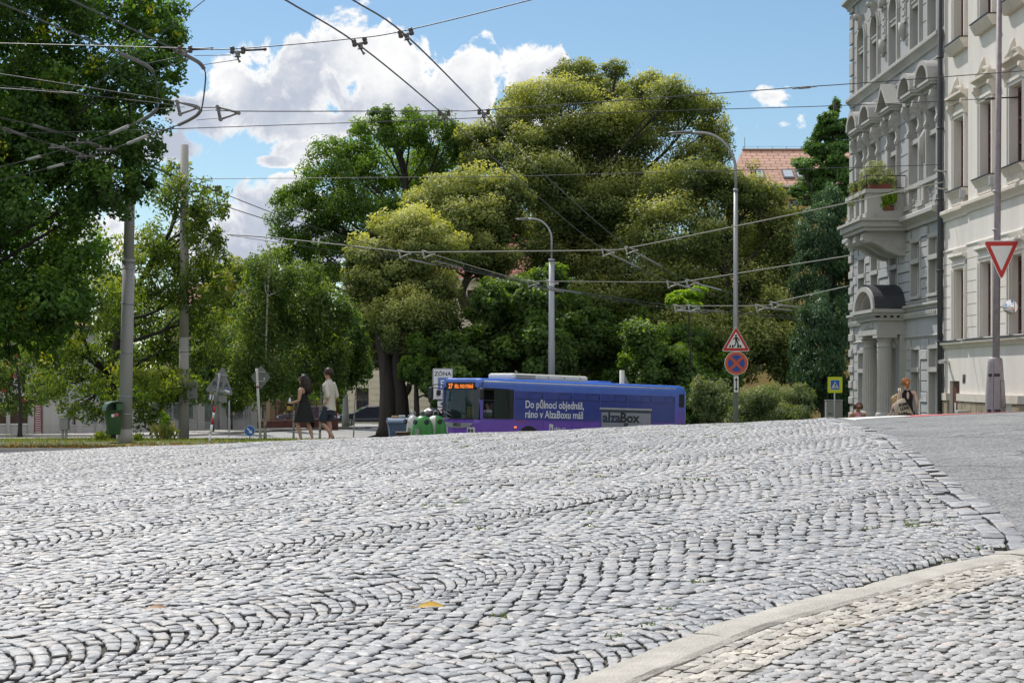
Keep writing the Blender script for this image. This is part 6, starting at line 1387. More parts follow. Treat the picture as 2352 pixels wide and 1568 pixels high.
# tufts of tall grass and weeds
for px, d, h_, n, lab in ((378, 50, .55, 110, 'tall tuft of dry grass growing beside the second concrete pole'), (232, 46, .32, 90, 'tuft of fresh green grass left of the tall pole foot'), (318, 46, .25, 70, 'low green tuft right of the tall pole foot')):
    p = base(px, d); k = n; a_ = rng.uniform(0, 2 * PI, k); rr_ = rng.uniform(.05, .45, k) * h_; hh = h_ * rng.uniform(.4, 1.0, k); VV = []
    for i in range(k):
        bx0 = rng.normal(0, .09 * h_ / .4, 2); mid = (bx0[0] + math.cos(a_[i]) * rr_[i] * .5, bx0[1] + math.sin(a_[i]) * rr_[i] * .5, hh[i] * .8); t_ = (bx0[0] + math.cos(a_[i]) * rr_[i] * 1.3, bx0[1] + math.sin(a_[i]) * rr_[i] * 1.3, hh[i]); VV += [(bx0[0] - .008, bx0[1], 0), (bx0[0] + .008, bx0[1], 0), (mid[0] + .007, mid[1], mid[2]), t_]
    o = link(bpy.data.objects.new('grass_tuft', mesh_np('grass_tuft', np.array(VV), np.arange(4 * k).reshape(-1, 4), [LF_GRASS], False, {'tint': np.clip(rng.normal(.75 if h_ > .5 else .4, .2, k), 0, 1)}))); o.location = p; tag(o, lab, 'grass tuft', 'grass tufts on the verge')
shrub('weed_plant', 'leafy weed sprouting above the dry grass tuft', 50.5, [(381, 968, 9, 14), (376, 952, 6, 9)], 260, .05, LF_YEL, None, 'plant')
# ------------------------------------------------------------------ city bus
TH = math.radians(40)
bus = thing('city_bus', 'blue and purple city bus with large advertisement lettering along its side', 'bus', ((1098 - CX) / FPX * 73.5, 73.5, -3.13)); bus.scale = (1.05, 1.05, 1.05); bus.rotation_euler = (0, math.radians(1.8), TH)
def bus_paint():
    m = bpy.data.materials.new('bus_paint'); m.use_nodes = True; N, L = NT(m); b = N['Principled BSDF']; b.inputs['Roughness'].default_value = .28; b.inputs['Coat Weight'].default_value = .35
    tc = N.new('ShaderNodeTexCoord'); sp = N.new('ShaderNodeSeparateXYZ'); L.new(tc.outputs['Object'], sp.inputs[0])
    mr = N.new('ShaderNodeMapRange'); mr.inputs[1].default_value = .5; mr.inputs[2].default_value = 3.0; L.new(sp.outputs[2], mr.inputs[0])
    no = N.new('ShaderNodeTexNoise'); no.inputs['Scale'].default_value = 2.0; no.inputs['Detail'].default_value = 5; L.new(tc.outputs['Object'], no.inputs[0])
    cr = N.new('ShaderNodeValToRGB'); e = cr.color_ramp.elements; e[0].color = (.19, .07, .52, 1); e[0].position = .12; e[1].color = (.06, .17, .66, 1); e[1].position = .95
    q = e.new(.42); q.color = (.15, .085, .52, 1); q = e.new(.72); q.color = (.085, .12, .54, 1); L.new(mr.outputs[0], cr.inputs[0])
    r = N.new('ShaderNodeMapRange'); r.inputs[1].default_value = .3; r.inputs[2].default_value = .7; r.inputs[3].default_value = .88; r.inputs[4].default_value = 1.1; L.new(no.outputs[0], r.inputs[0])
    mx = N.new('ShaderNodeMix'); mx.data_type = 'RGBA'; mx.blend_type = 'MULTIPLY'; mx.inputs[0].default_value = 1; L.new(cr.outputs[0], mx.inputs[6]); L.new(r.outputs[0], mx.inputs[7]); L.new(mx.outputs[2], b.inputs['Base Color'])
    rr = N.new('ShaderNodeMapRange'); rr.inputs[3].default_value = .2; rr.inputs[4].default_value = .5; L.new(no.outputs[0], rr.inputs[0]); L.new(rr.outputs[0], b.inputs['Roughness']); return m
M_BUS = bus_paint()
M_FILM = mat('blue_window_film', (.06, .08, .33), .14, var=.12, nscale=1.2); M_FILM2 = mat('window_film_frame', (.02, .025, .09), .3)
M_BLK = mat('black_rubber', (.012, .012, .013), .55, var=.2); M_WPL = mat('bus_white', (.68, .67, .62), .45, var=.06, nscale=3, dirt=((.45, .43, .38), .3)); M_ADW = mat('ad_white', (.70, .71, .78), .4, var=.04)
M_SILV = mat('bus_silver', (.45, .45, .47), .35, .6); M_TYRE = mat('tyre', (.018, .018, .018), .85, var=.2); M_CABIN = mat('cab_interior', (.05, .05, .052), .8)
M_GLB = glass_mat('bus_glass', (.03, .05, .055), .5, .04)
LB, WB, HB = 12.0, 2.5, 3.0
def sec(inset=0.0, top=HB, r=.22, z0=.32):
    P = [(0 + inset, z0), (0 + inset, top - r)]
    for k in range(1, 7): a = PI / 2 * k / 6; P.append((inset + r - r * math.cos(a), top - r + r * math.sin(a)))
    for k in range(7): a = PI / 2 * k / 6; P.append((WB - inset - r + r * math.sin(a), top - r + r * math.cos(a)))
    P += [(WB - inset, z0)]; return P
def loft(mb, secs, m=0, caps=(True, True)):
    n = len(secs[0][1]); vs = [(x, y, z) for x, P in secs for y, z in P]
    fs = [(i * n + k, i * n + (k + 1) % n, (i + 1) * n + (k + 1) % n, (i + 1) * n + k) for i in range(len(secs) - 1) for k in range(n)]
    if caps[0]: fs.append(tuple(range(n - 1, -1, -1)))
    if caps[1]: fs.append(tuple((len(secs) - 1) * n + k for k in range(n)))
    return mb.add(vs, fs, m)
mb = MB(); CB = 1.72
loft(mb, [(CB, sec()), (11.55, sec()), (11.8, sec(.03, HB - .04)), (11.93, sec(.09, HB - .14)), (11.98, sec(.16, HB - .3))])
# cab: roof, waist, pillars
loft(mb, [(.02, sec(.08, HB - .07, .2, 2.62)), (.2, sec(.01, HB - .01, .22, 2.60)), (CB, sec(0, HB, .22, 2.58))])
loft(mb, [(-.10, [(.18, .34), (.12, 1.15), (.2, 1.30), (WB - .2, 1.30), (WB - .12, 1.15), (WB - .18, .34)]), (.02, [(.04, .32), (.02, 1.2), (.08, 1.33), (WB - .08, 1.33), (WB - .02, 1.2), (WB - .04, .32)]), (.25, [(0, .32), (0, 1.2), (0, 1.35), (WB, 1.35), (WB, 1.2), (WB, .32)]), (CB, [(0, .32), (0, 1.2), (0, 1.35), (WB, 1.35), (WB, 1.2), (WB, .32)])])
for y in (.0, WB - .1): mb.box(.06, .2, y + .002, y + .098, 1.34, 2.62)
mb.box(1.6, CB - .001, .001, .08, 1.34, 2.6); mb.box(1.6, CB - .001, WB - .08, WB - .001, 1.34, 2.6)
mb.build('body', M_BUS, bus)
mb = MB(); mb.box(.3, CB - .002, .06, WB - .06, 1.0, 1.352); mb.box(CB - .03, CB - .004, .08, WB - .08, 1.352, 2.58); mb.box(.1, CB, .1, WB - .1, 2.56, 2.60); mb.box(.45, .75, .3, 1.1, 1.352, 1.5); mb.box(.9, .95, 1.15, 1.2, 1.352, 2.5)
mb.build('cab_lining', M_CABIN, bus)
MB().box(1.12, 1.3, .32, .78, 1.352, 2.0, 0, .04).build('driver_seat', mat('seat_grey', (.16, .16, .17), .9), bus)
MB().tube([(.62 + .05 * math.sin(t) , .55 + .2 * math.cos(t), 1.62 + .2 * math.sin(t)) for t in np.linspace(0, 2 * PI, 17)], .014, 6).build('steering_wheel', M_BLK, bus)
MB().box(.6, .8, 1.32, 1.56, 1.352, 1.85, 0, .02).build('ticket_machine', mat('machine_yellow', (.62, .45, .02), .5), bus)
# windscreen, curved in plan
n = 12; vs = []
for z, dx in ((1.33, -.05), (1.9, -.03), (2.35, 0.0), (2.84, .07)):
    for k in range(n + 1):
        y = .05 + (WB - .1) * k / n; t = (k / n - .5) * 2; vs.append((-.03 + dx + .12 * abs(t) ** 3, y, z))
fs = [(i * (n + 1) + k, i * (n + 1) + k + 1, (i + 1) * (n + 1) + k + 1, (i + 1) * (n + 1) + k) for i in range(3) for k in range(n)]
ws = MB().add(vs, fs, 0, True).build('windscreen', M_GLB, bus)
mb = MB()
for y in (.04, WB - .04): mb.tube([(.06, y, 1.33), (.08, y, 1.9), (.11, y, 2.35), (.18, y, 2.84)], .035, 8)
mb.tube([(-.085 + .12 * abs((k / n - .5) * 2) ** 3, .05 + (WB - .1) * k / n, 1.325) for k in range(n + 1)], .02, 6); mb.build('windscreen_seal', M_BLK, ws)
for y0, y1 in ((.25, 1.15), (1.3, 2.2)): MB().tube([(-.13, y0, 1.3), (-.14, (y0 + y1) / 2, 1.48), (-.13, y1, 1.62)], .014, 6).tube([(-.13, y0 + .5, 1.26), (-.14, y0 + .45, 1.5)], .012, 6).build('wiper', M_BLK, ws)
M_LED = bpy.data.materials.new('led_orange'); M_LED.use_nodes = True; b_ = M_LED.node_tree.nodes['Principled BSDF']; b_.inputs['Base Color'].default_value = (.9, .25, .02, 1); b_.inputs['Emission Color'].default_value = (1, .22, .02, 1); b_.inputs['Emission Strength'].default_value = 1.2
dsp_ = MB().box(-.005, .12, .32, 2.2, 2.52, 2.82).build('destination_display', M_BLK, bus)
text('27', .27, M_LED, dsp_, (-.012, 2.02, 2.57), (0, -1, 0), (0, 0, 1), 'lettering', bold=.006, off=.002); text('SÍDL. POD STRÁNÍ', .2, M_LED, dsp_, (-.012, 1.62, 2.58), (0, -1, 0), (0, 0, 1), 'lettering', squeeze=.74, bold=.004, off=.002)
# driver's window: front half slid open, dark rear half
mb = MB()
for a in ((.2, .235, 1.36, 2.56), (.78, .82, 1.36, 2.56), (1.56, 1.6, 1.36, 2.56)): mb.box(a[0], a[1], .002, .03, a[2], a[3])
mb.box(.235, .78, .002, .03, 1.36, 1.4); mb.box(.82, 1.56, .002, .03, 1.36, 1.4); mb.box(.235, .78, .002, .03, 2.52, 2.56); mb.box(.82, 1.56, .002, .03, 2.52, 2.56); mb.box(.235, .78, .004, .028, 2.08, 2.12)
dw = mb.build('driver_window', M_BLK, bus)
MB().box(.82, 1.56, .012, .018, 1.4, 2.52).build('pane', M_GLB, dw); MB().box(.235, .78, .036, .042, 1.4, 1.62).build('pane', M_GLB, dw)
MB().box(.2, 1.6, WB - .03, WB - .02, 1.36, 2.56).build('door_glass', M_GLB, bus)
# passenger windows under the printed film
xs_ = [1.84, 3.44, 5.04, 6.64, 8.24, 9.72, 11.16]
for a, b in zip(xs_, xs_[1:]):
    w = MB().box(a + .015, b - .015, -.006, .0, 1.36, 2.52).build('side_window', M_FILM, bus)
    MB().box(a + .05, b - .05, -.010, -.006, 2.19, 2.215).box(a + .8, b - .05, -.012, -.006, 2.46, 2.48).box(a + .8, a + .82, -.012, -.006, 2.215, 2.46).box(b - .07, b - .05, -.012, -.006, 2.215, 2.46).build('hopper_frame', M_FILM2, w)
    MB().box(b - .1, b - .08, -.018, -.012, 2.27, 2.38).build('latch', M_BLK, w)
MB().box(CB - .13, CB + .1, -.004, .0, 1.36, 2.56).build('dark_pillar', M_BLK, bus)
mb = MB()
for x in xs_[1:-1] + [11.2]: mb.box(x - .006, x + .006, -.003, .002, .45, 1.33)
mb.box(.3, 11.9, -.003, .002, 1.32, 1.332); mb.build('panel_gap', M_FILM2, bus)
MB().tube([(.25, .035, 2.86), (11.2, .035, 2.86)], .028, 8).build('gutter_rail', M_WPL, bus)
mb = MB(); mb.box(11.4, 11.72, -.006, 0, 2.05, 2.62, 0); mb.build('rear_side_window', M_BLK, bus); MB().box(11.28, 11.78, -.008, 0, .7, 1.3).build('engine_grille', M_BLK, bus)
# roof unit
mb = MB(); zr = HB - .01
mb.box(2.1, 6.3, .42, 2.08, zr, zr + .26, 0, .09); ac = mb.build('roof_unit', M_WPL, bus)
MB().box(2.25, 3.3, .40, .42, zr + .05, zr + .2).build('vent', mat('vent_grey', (.3, .3, .3), .6), ac)
for x in (4.0, 4.9, 5.8): MB().box(x, x + .06, .412, .42, zr + .12, zr + .17).build('bolt', M_BLK, ac)
MB().box(7.2, 8.0, .8, 1.7, zr, zr + .1, 0, .03).build('roof_hatch', M_BUS, bus)
# front: grille, lamps
mb = MB(); pts = [(.55, 1.18), (WB - .55, 1.18)] ; prof = []
for k in range(17): t = PI * k / 16; prof.append((WB / 2 - 1.02 * math.cos(t), 1.17 - .22 * math.sin(t)))
mb.prism([(y, z) for y, z in prof], -.125, -.10, lambda u, v, w: (w, u, v)); gr_ = mb.build('front_grille', M_SILV, bus)
text('IVECO', .17, M_BLK, gr_, (-.128, WB / 2, 1.03), (0, -1, 0), (0, 0, 1), 'lettering', 'CENTER', bold=.008, off=.003)
for y in (.12, WB - .62):
    hl = MB().box(-.125, -.06, y, y + .5, .72, 1.0, 0, .03).build('headlight', mat('headlight_shell', (.62, .62, .64), .15), bus)
    for dy in (.14, .34): MB().tube([(-.128, y + dy, .86), (-.11, y + dy, .86)], .085, 14).build('lens', mat('lamp_chrome', (.35, .35, .36), .1, .8), hl)
def alza(parent, pos, xd, s, off=.003):
    X = Vector(xd); p = Vector(pos); U = Vector((0, 0, 1)); Wn = X.cross(U)
    fr = lambda u, v, w: p + X * u + U * v + Wn * w
    g = MB().prism([(0, .02 * s), (.62 * s, -.06 * s), (.66 * s, .86 * s), (.06 * s, .96 * s)], 0, off, fr).build('emblem', M_ADW, parent)
    text('a', .82 * s, M_BUS, g, p + X * .13 * s + U * .2 * s, X, U, 'lettering', bold=.014 * s, off=off + .003)
    text('alza.cz', .7 * s, M_ADW, parent, p + X * .8 * s + U * .16 * s, X, U, 'lettering', bold=.012 * s, off=off)
alza(bus, (-.115, 1.75, .5), (0, -1, 0), .26, .02); alza(bus, (3.75, -.004, .86), (1, 0, 0), .36)
text('Do půlnoci objednáš,', .435, M_ADW, bus, (2.42, 0, 1.84), (1, 0, 0), (0, 0, 1), 'lettering', squeeze=.87, bold=.009, off=.009); text('ráno v AlzaBoxu máš', .435, M_ADW, bus, (2.42, 0, 1.44), (1, 0, 0), (0, 0, 1), 'lettering', squeeze=.87, bold=.009, off=.009)
text('URBANWAY', .11, M_SORANGE, bus, (1.95, 0, 1.23), (1, 0, 0), (0, 0, 1), 'lettering', off=.005)
MB().box(1.86, 1.98, -.02, 0, 1.0, 1.07, 0, .008).build('side_indicator', M_LED, bus)
# printed picture of parcel lockers
bx = MB().box(6.72, 9.66, -.0085, -.0065, .62, 1.86).build('locker_picture', mat('locker_grey', (.31, .32, .40), .35, var=.05), bus)
mb = MB()
for k in range(12): mb.box(6.72 + .245 * k, 6.728 + .245 * k, -.0105, -.0086, .62, 1.36)
for k in range(4): mb.box(6.72, 9.66, -.0108, -.0086, .8 + .17 * k, .806 + .17 * k)
mb.build('locker_grid', mat('locker_line', (.2, .2, .24), .5), bx); MB().box(6.6, 9.72, -.011, -.0087, 1.86, 1.94).build('picture_roof', mat('pic_roof', (.40, .41, .47), .4), bx); MB().box(6.72, 9.66, -.0112, -.0087, 1.74, 1.858).build('picture_shade', mat('pic_shade', (.05, .055, .09), .4), bx)
t_ = text('alza', .58, mat('ad_slate', (.03, .045, .09), .4), bx, (6.78, 0, 1.33), (1, 0, 0), (0, 0, 1), 'lettering', squeeze=1.22, bold=.02, off=.013); text('Box', .58, mat('ad_black', (.02, .02, .025), .4), bx, (7.8, 0, 1.33), (1, 0, 0), (0, 0, 1), 'lettering', squeeze=1.22, bold=.02, off=.013)
MB().box(8.05, 8.3, -.012, -.009, 1.06, 1.3).build('picture_screen', mat('pic_shade', (.05, .055, .09)), bx)
# mirrors
mb = MB().tube([(.15, WB - .15, 2.7), (-.25, WB + .05, 2.72), (-.42, WB + .18, 2.66)], .022, 7).tube([(.1, WB - .1, 2.5), (-.3, WB + .08, 2.58), (-.42, WB + .18, 2.6)], .018, 7); mr_ = mb.build('mirror_arm', M_BLK, bus)
MB().box(-.47, -.36, WB + .06, WB + .32, 2.1, 2.6, 0, .05).build('mirror', M_BLK, mr_); MB().box(-.3, -.2, WB - .25, WB - .02, 2.25, 2.5, 0, .05).build('mirror', M_BLK, mr_)
mr_ = MB().tube([(.12, .02, 2.68), (-.02, -.16, 2.66), (-.05, -.2, 2.6)], .02, 7).build('mirror_arm', M_BLK, bus); MB().box(-.1, .0, -.32, -.08, 2.12, 2.58, 0, .05).build('mirror', M_BLK, mr_)
# wheels
for x in (2.65, 8.75):
    mb = MB(); pts = [(x + .62 * math.cos(t), .48 + .62 * math.sin(t)) for t in np.linspace(-.25, PI + .25, 20)]
    mb.prism(pts, -.012, 0, None); mb.build('wheel_arch', M_BLK, bus)
    for y in (-.002, WB - .26):
        t = MB().tube([(x, y + .02, .48), (x, y + .26, .48)], .47, 28).build('wheel', M_TYRE, bus); MB().tube([(x, y + .0, .48), (x, y + .019, .48)], .28, 24).build('rim', M_SILV, t)
MB().box(.3, 11.9, -.006, .0, .3, .42).build('skirt', M_BLK, bus)
# ------------------------------------------------------------------ parked estate cars
def make_car(label, px, d, rz, paint):
    p = base(px, d, .04); c = thing('parked_car', label, 'car', p, rz, 'cars parked on the cross street')
    Wd = .88
    prof = [(-2.35, .32), (-2.40, .55), (-2.36, .72), (-2.22, .82), (-1.25, .98), (-.95, 1.02), (1.2, 1.02), (2.05, 1.0), (2.33, .95), (2.40, .7), (2.38, .4), (2.3, .3)]
    def lo(pr, ws, m, name, par):
        n = len(pr); vs = []
        for w, f in ws: vs += [(x * f, w, z) for x, z in pr]
        k = len(ws)
        return MB().add(vs, [(i * n + j, i * n + (j + 1) % n, (i + 1) * n + (j + 1) % n, (i + 1) * n + j) for i in range(k - 1) for j in range(n)] + [tuple(range(n - 1, -1, -1)), tuple((k - 1) * n + j for j in range(n))], 0, False).build(name, m, par)
    lo(prof, [(-Wd, .97), (-Wd * .93, 1), (Wd * .93, 1), (Wd, .97)], paint, 'body', c)
    cab = [(-1.05, 1.0), (-.35, 1.38), (-.1, 1.43), (1.0, 1.47), (1.75, 1.42), (2.22, 1.0)]
    lo(cab, [(-.80, 1), (-.66, .97), (.66, .97), (.80, 1)], paint, 'roof', c)
    M_CG = mat('car_glass', (.02, .025, .03), .05, var=.05)
    def sidewin(x0, x1, t0, t1, s):   # quads on the tapered flank
        f = lambda x, z: (x, s * (.80 - (z - 1.0) / .45 * .13 + .012), z)
        return MB().add([f(x0, 1.05), f(x1, 1.05), f(t1, 1.36), f(t0, 1.36)], [(0, 1, 2, 3)]).build('side_window', M_CG, c)
    for s in (-1, 1): sidewin(-.85, .0, -.32, .0, s); sidewin(.06, .95, .06, .92, s); sidewin(1.02, 1.85, 1.0, 1.6, s)
    MB().add([(-1.02, -.72, 1.03), (-1.02, .72, 1.03), (-.40, .62, 1.38), (-.40, -.62, 1.38)], [(0, 1, 2, 3)]).build('windscreen', M_CG, c).location = (-.03, 0, .015)
    MB().add([(2.2, -.7, 1.05), (2.2, .7, 1.05), (1.82, .6, 1.38), (1.82, -.6, 1.38)], [(0, 1, 2, 3)]).build('rear_window', M_CG, c).location = (.03, 0, .01)
    for s in (-1, 1):
        MB().box(-2.41, -2.2, s * .8 - .13, s * .8 + .05 if s < 0 else s * .8 + .05, .62, .76, 0, .03).build('headlight', mat('car_lamp', (.6, .6, .62), .1), c); MB().box(2.28, 2.42, s * .78 - .1, s * .78 + .1, .72, .95, 0, .03).build('tail_light', mat('tail_red', (.4, .02, .02), .25), c)
        MB().tube([(-.1, s * .6, 1.47), (.0, s * .6, 1.51), (1.6, s * .6, 1.49), (1.7, s * .6, 1.45)], .018, 6).build('roof_rail', mat('chrome', (.6, .6, .62), .2, 1.0), c)
        MB().box(-1.8, 1.9, s * .885 - .004, s * .885 + .004, .55, .575).build('door_trim', mat('chrome', (.6, .6, .62)), c); MB().box(-.95, -.75, s * .9, s * 1.05 , 1.0, 1.12, 0, .03).build('wing_mirror', paint, c)
        for x in (-1.48, 1.38):
            w = MB().tube([(x, s * .70, .32), (x, s * .895, .32)], .33, 24).build('wheel', M_TYRE, c); mb = MB().tube([(x, s * .896, .32), (x, s * .905, .32)], .08, 12)
            for k in range(5): a = 2 * PI * k / 5; mb.tube([(x, s * .9, .32), (x + .2 * math.cos(a), s * .9, .32 + .2 * math.sin(a))], .035, 5)
            mb.tube([(x + .22 * math.cos(t), s * .9, .32 + .22 * math.sin(t)) for t in np.linspace(0, 2 * PI, 21)], .02, 6); mb.build('rim', M_SILV, w)
    MB().box(2.39, 2.41, -.26, .26, .72, .83).build('number_plate', M_SWHITE, c); MB().box(-2.42, -2.38, -.55, .55, .36, .56).build('front_grille', M_BLK, c)
    return c
M_CARP = bpy.data.materials.new('dark_blue_car_paint'); M_CARP.use_nodes = True; q_ = M_CARP.node_tree.nodes['Principled BSDF']; q_.inputs['Base Color'].default_value = (.012, .017, .035, 1); q_.inputs['Roughness'].default_value = .22; q_.inputs['Coat Weight'].default_value = .6
M_CARP2 = bpy.data.materials.new('slate_blue_car_paint'); M_CARP2.use_nodes = True; q_ = M_CARP2.node_tree.nodes['Principled BSDF']; q_.inputs['Base Color'].default_value = (.035, .06, .12, 1); q_.inputs['Roughness'].default_value = .25; q_.inputs['Coat Weight'].default_value = .6
make_car('dark blue estate car with roof rails parked beside the twin dark trunks', 845, 131, .22, M_CARP); make_car('slate blue car showing only its tail beyond the man in shorts', 706, 134, .15, M_CARP2)
# ------------------------------------------------------------------ recycling containers
M_BGRN = mat('container_green', (.045, .24, .05), .4, var=.12, nscale=3, dirt=((.1, .2, .09), .3)); M_BWHT = mat('container_white', (.55, .55, .53), .45, var=.1, nscale=3, dirt=((.35, .34, .3), .4)); M_BBLU = mat('bin_blue', (.07, .11, .19), .5, var=.15, nscale=3); M_BBRN = mat('bin_brown', (.10, .055, .035), .6, var=.15)
def bell(px, d, label, ma, mb_, sx=1.0, rz=0.0):
    p = base(px, d); p.z = -3.02; r = thing('bell_container', label, 'recycling container', p, rz, 'bell shaped glass containers')
    pr = [(.42, 0), (.45, .1), (.45, .8), (.42, 1.05), (.35, 1.26), (.25, 1.40), (.11, 1.46), (.0, 1.47)]; n = 24
    for half, m in ((0, ma), (1, mb_)):
        vs = []; k0 = half * n // 2
        for rr_, z in pr:
            for k in range(n // 2 + 1): a = 2 * PI * (k + k0) / n; vs.append((rr_ * math.sin(a) * sx, -rr_ * math.cos(a), z))
        mm = n // 2 + 1
        MB().add(vs, [(i * mm + k, i * mm + k + 1, (i + 1) * mm + k + 1, (i + 1) * mm + k) for i in range(len(pr) - 1) for k in range(mm - 1)], 0, True).build('shell', m, r)
    for a in (-.9, .5):
        q_ = Vector((.35 * math.sin(a), -.35 * math.cos(a), 1.2)); nn = Vector((math.sin(a), -math.cos(a), .35)).normalized()
        MB().tube([q_ - nn * .02, q_ + nn * .07], .1, 16).build('opening', M_BLK, r)
    MB().tube([(-.1, 0, 1.48), (-.1, 0, 1.6), (0, 0, 1.66), (.1, 0, 1.6), (.1, 0, 1.48)], .02, 6).build('lifting_ring', M_GALV, r)
    MB().box(-.3 * sx, -.12 * sx, -.46, -.44, .55, .95).build('notice', mat('faded_notice', (.3, .33, .27), .7, var=.3, nscale=20), r)
bell(948, 73, 'white bell container at the left end of the row of recycling bells', M_BWHT, M_BWHT, .6); bell(971, 72, 'bright green bell container in the middle of the recycling row', M_BGRN, M_BGRN); bell(1001, 72.6, 'white and green bell container half hidden by the bus front', M_BGRN, M_BWHT)
p = base(927, 74.5); p.z = -3.05; r = thing('wheeled_bin', 'large blue wheeled waste bin with its rounded lid ajar', 'waste container', p, .15); 
vs = [(x, y, z) for z, w, dp in ((.15, .55, .38), (1.05, .66, .48), (1.12, .69, .5)) for x, y in ((-w, -dp), (w, -dp), (w, dp), (-w, dp))]
MB().add(vs, [(0, 1, 5, 4), (1, 2, 6, 5), (2, 3, 7, 6), (3, 0, 4, 7), (4, 5, 9, 8), (5, 6, 10, 9), (6, 7, 11, 10), (7, 4, 8, 11), (0, 3, 2, 1)]).build('body', M_BBLU, r)
MB().prism([(-.52, 1.14)] + [(-.52 * math.cos(t), 1.14 + .22 * math.sin(t)) for t in np.linspace(.1, PI - .1, 9)] + [(.52, 1.14)], -.7, .7, lambda u, v, w: (w, u, v)).build('lid', mat('bin_lid_blue', (.10, .15, .23), .5), r)
for x in (-.5, .5): MB().tube([(x, -.3, .1), (x + .06, -.3, .1)], .1, 12).build('wheel', M_TYRE, r)
for k, (x, z) in enumerate(((-.35, 1.38), (-.05, 1.4), (.35, 1.41))): MB().box(x - .16, x + .12, -.1, .1, z - .03, z + .06, 0, .03).build('rubbish', mat(('card_tan', 'paper_white', 'film_blue')[k], ((.4, .25, .12), (.55, .55, .55), (.2, .3, .45))[k], .8), r)
p = base(925, 72.8); p.z = -3.02; r = thing('wheeled_bin', 'small brown waste bin in front of the blue one', 'waste container', p, .1); MB().box(-.27, .27, -.3, .3, .08, .72, 0, .03).build('body', M_BBRN, r); MB().box(-.3, .3, -.34, .34, .725, .78, 0, .02).build('lid', M_BBRN, r); MB().box(.02, .16, -.31, -.303, .3, .55).build('notice', M_BWHT, r)
p = base(990, 75); p.z = -3.0
o = MB(); bmx = bmesh.new(); bmesh.ops.create_icosphere(bmx, subdivisions=3, radius=.45)
for v in bmx.verts: v.co *= 1 + rng.normal(0, .03) + .12 * math.sin(v.co.x * 9) * math.sin(v.co.z * 8); v.co.z = v.co.z * .6 + 1.45
o.bm(bmx, 0, True); single(o, 'rubbish_bag', mat('black_bag', (.02, .02, .022), .3), 'shiny black rubbish bag heaped behind the bell containers', 'bag', None, p)
# ------------------------------------------------------------------ people
M_SKIN = mat('skin', (.46, .27, .20), .55, var=.07, nscale=9); M_SKINP = mat('skin_pale', (.56, .36, .29), .55, var=.07, nscale=9); M_SKINT = mat('skin_tan', (.36, .19, .13), .55, var=.07, nscale=9)
M_LINEN = mat('linen_shirt', (.60, .56, .51), .9, var=.08, nscale=14, bump=.5, bscale=22); M_NAVY = mat('navy_shorts', (.035, .045, .075), .9, var=.15, nscale=14, bump=.4, bscale=22); M_BLKC = mat('black_cloth', (.010, .010, .012), .85, var=.25, nscale=12, bump=.5, bscale=18)
M_PINK = mat('pink_top', (.62, .28, .36), .85, var=.08, nscale=14, bump=.4, bscale=24); M_BRH = mat('brown_hair', (.045, .026, .017), .6, var=.4, nscale=40, streak=True); M_DKH = mat('dark_curly_hair', (.022, .012, .009), .6, var=.5, nscale=35); M_RED = mat('ginger_hair', (.36, .13, .04), .6, var=.3, nscale=40); M_BLND = mat('blond_hair', (.52, .38, .18), .6, var=.3, nscale=40)
M_DARKG = mat('dark_lens', (.015, .012, .012), .15); M_SHOE = mat('canvas_shoe', (.16, .13, .10), .9); M_SOLE = mat('shoe_sole', (.5, .47, .42), .8)
def hand(J, E, w, palm, tips, thumb, r=.0085):
    """adds a palm and five jointed digits at joint index w"""
    W = Vector(J[w][:3]); P = Vector(palm); J.append((*W.lerp(P, .75), .026, .016)); p = len(J) - 1; E.append((w, p))
    for t in list(tips) + [thumb]:
        t = Vector(t); k = P.lerp(t, .12) if t is not thumb else W.lerp(P, .5)
        m = P.lerp(t, .58); J.append((*m, r * 1.1)); E.append((p, len(J) - 1)); J.append((*t, r * .85)); E.append((len(J) - 2, len(J) - 1))
def body_graph(s, pose, female=False, build=1.0):
    b = build; J = []; E = []; ix = {}
    def add(n, p, r, par=None, r2=None):
        J.append((p[0] * s, p[1] * s, p[2] * s, r * s, (r2 or r) * s)); ix[n] = len(J) - 1
        if par is not None: E.append((ix[par], ix[n]))
    hd = pose.get('head', (0, -.02, 0)); hz = hd[2]; ln = pose.get('lean', 0)
    add('pelvis', (0, 0, .95), .135 * b, None, .115 * b); add('spine', (0, ln * .4, 1.13), .125 * b, 'pelvis', .10 * b); add('chest', (0, ln * .8, 1.34), .145 * b, 'spine', .105 * b); add('neck0', (0, ln, 1.485), .078, 'chest', .066); add('neck', (hd[0] * .4, ln + hd[1] * .4, 1.545), .056, 'neck0')
    add('jaw', (hd[0], ln + hd[1] - .025, 1.615), .062, 'neck', .07); add('skull', (hd[0], ln + hd[1], 1.71 + hz), .090, 'jaw', .112); add('crown', (hd[0], ln + hd[1] + .01, 1.785 + hz), .058, 'skull', .07)
    for side, sx in (('l', 1), ('r', -1)):
        q = pose['arm_' + side]; add('sh' + side, (sx * .185 * b, ln * .9, 1.45), .066 * b, 'chest'); add('el' + side, q[0], .043 * b, 'sh' + side); add('wr' + side, q[1], .029, 'el' + side)
        q = pose['leg_' + side]; add('hip' + side, (sx * .095, 0, .88), .098 * b, 'pelvis'); add('th' + side, tuple((np.array((sx * .1, 0, .88)) * .5 + np.array(q[0]) * .5)), .085 * b, 'hip' + side); add('kn' + side, q[0], .060 * b, 'th' + side); add('ca' + side, tuple(np.array(q[0]) * .62 + np.array(q[1]) * .38 + np.array((0, .015, 0))), .058 * b, 'kn' + side); add('an' + side, q[1], .038, 'ca' + side); add('to' + side, q[2], .036, 'an' + side, .03)
    return J, E, ix
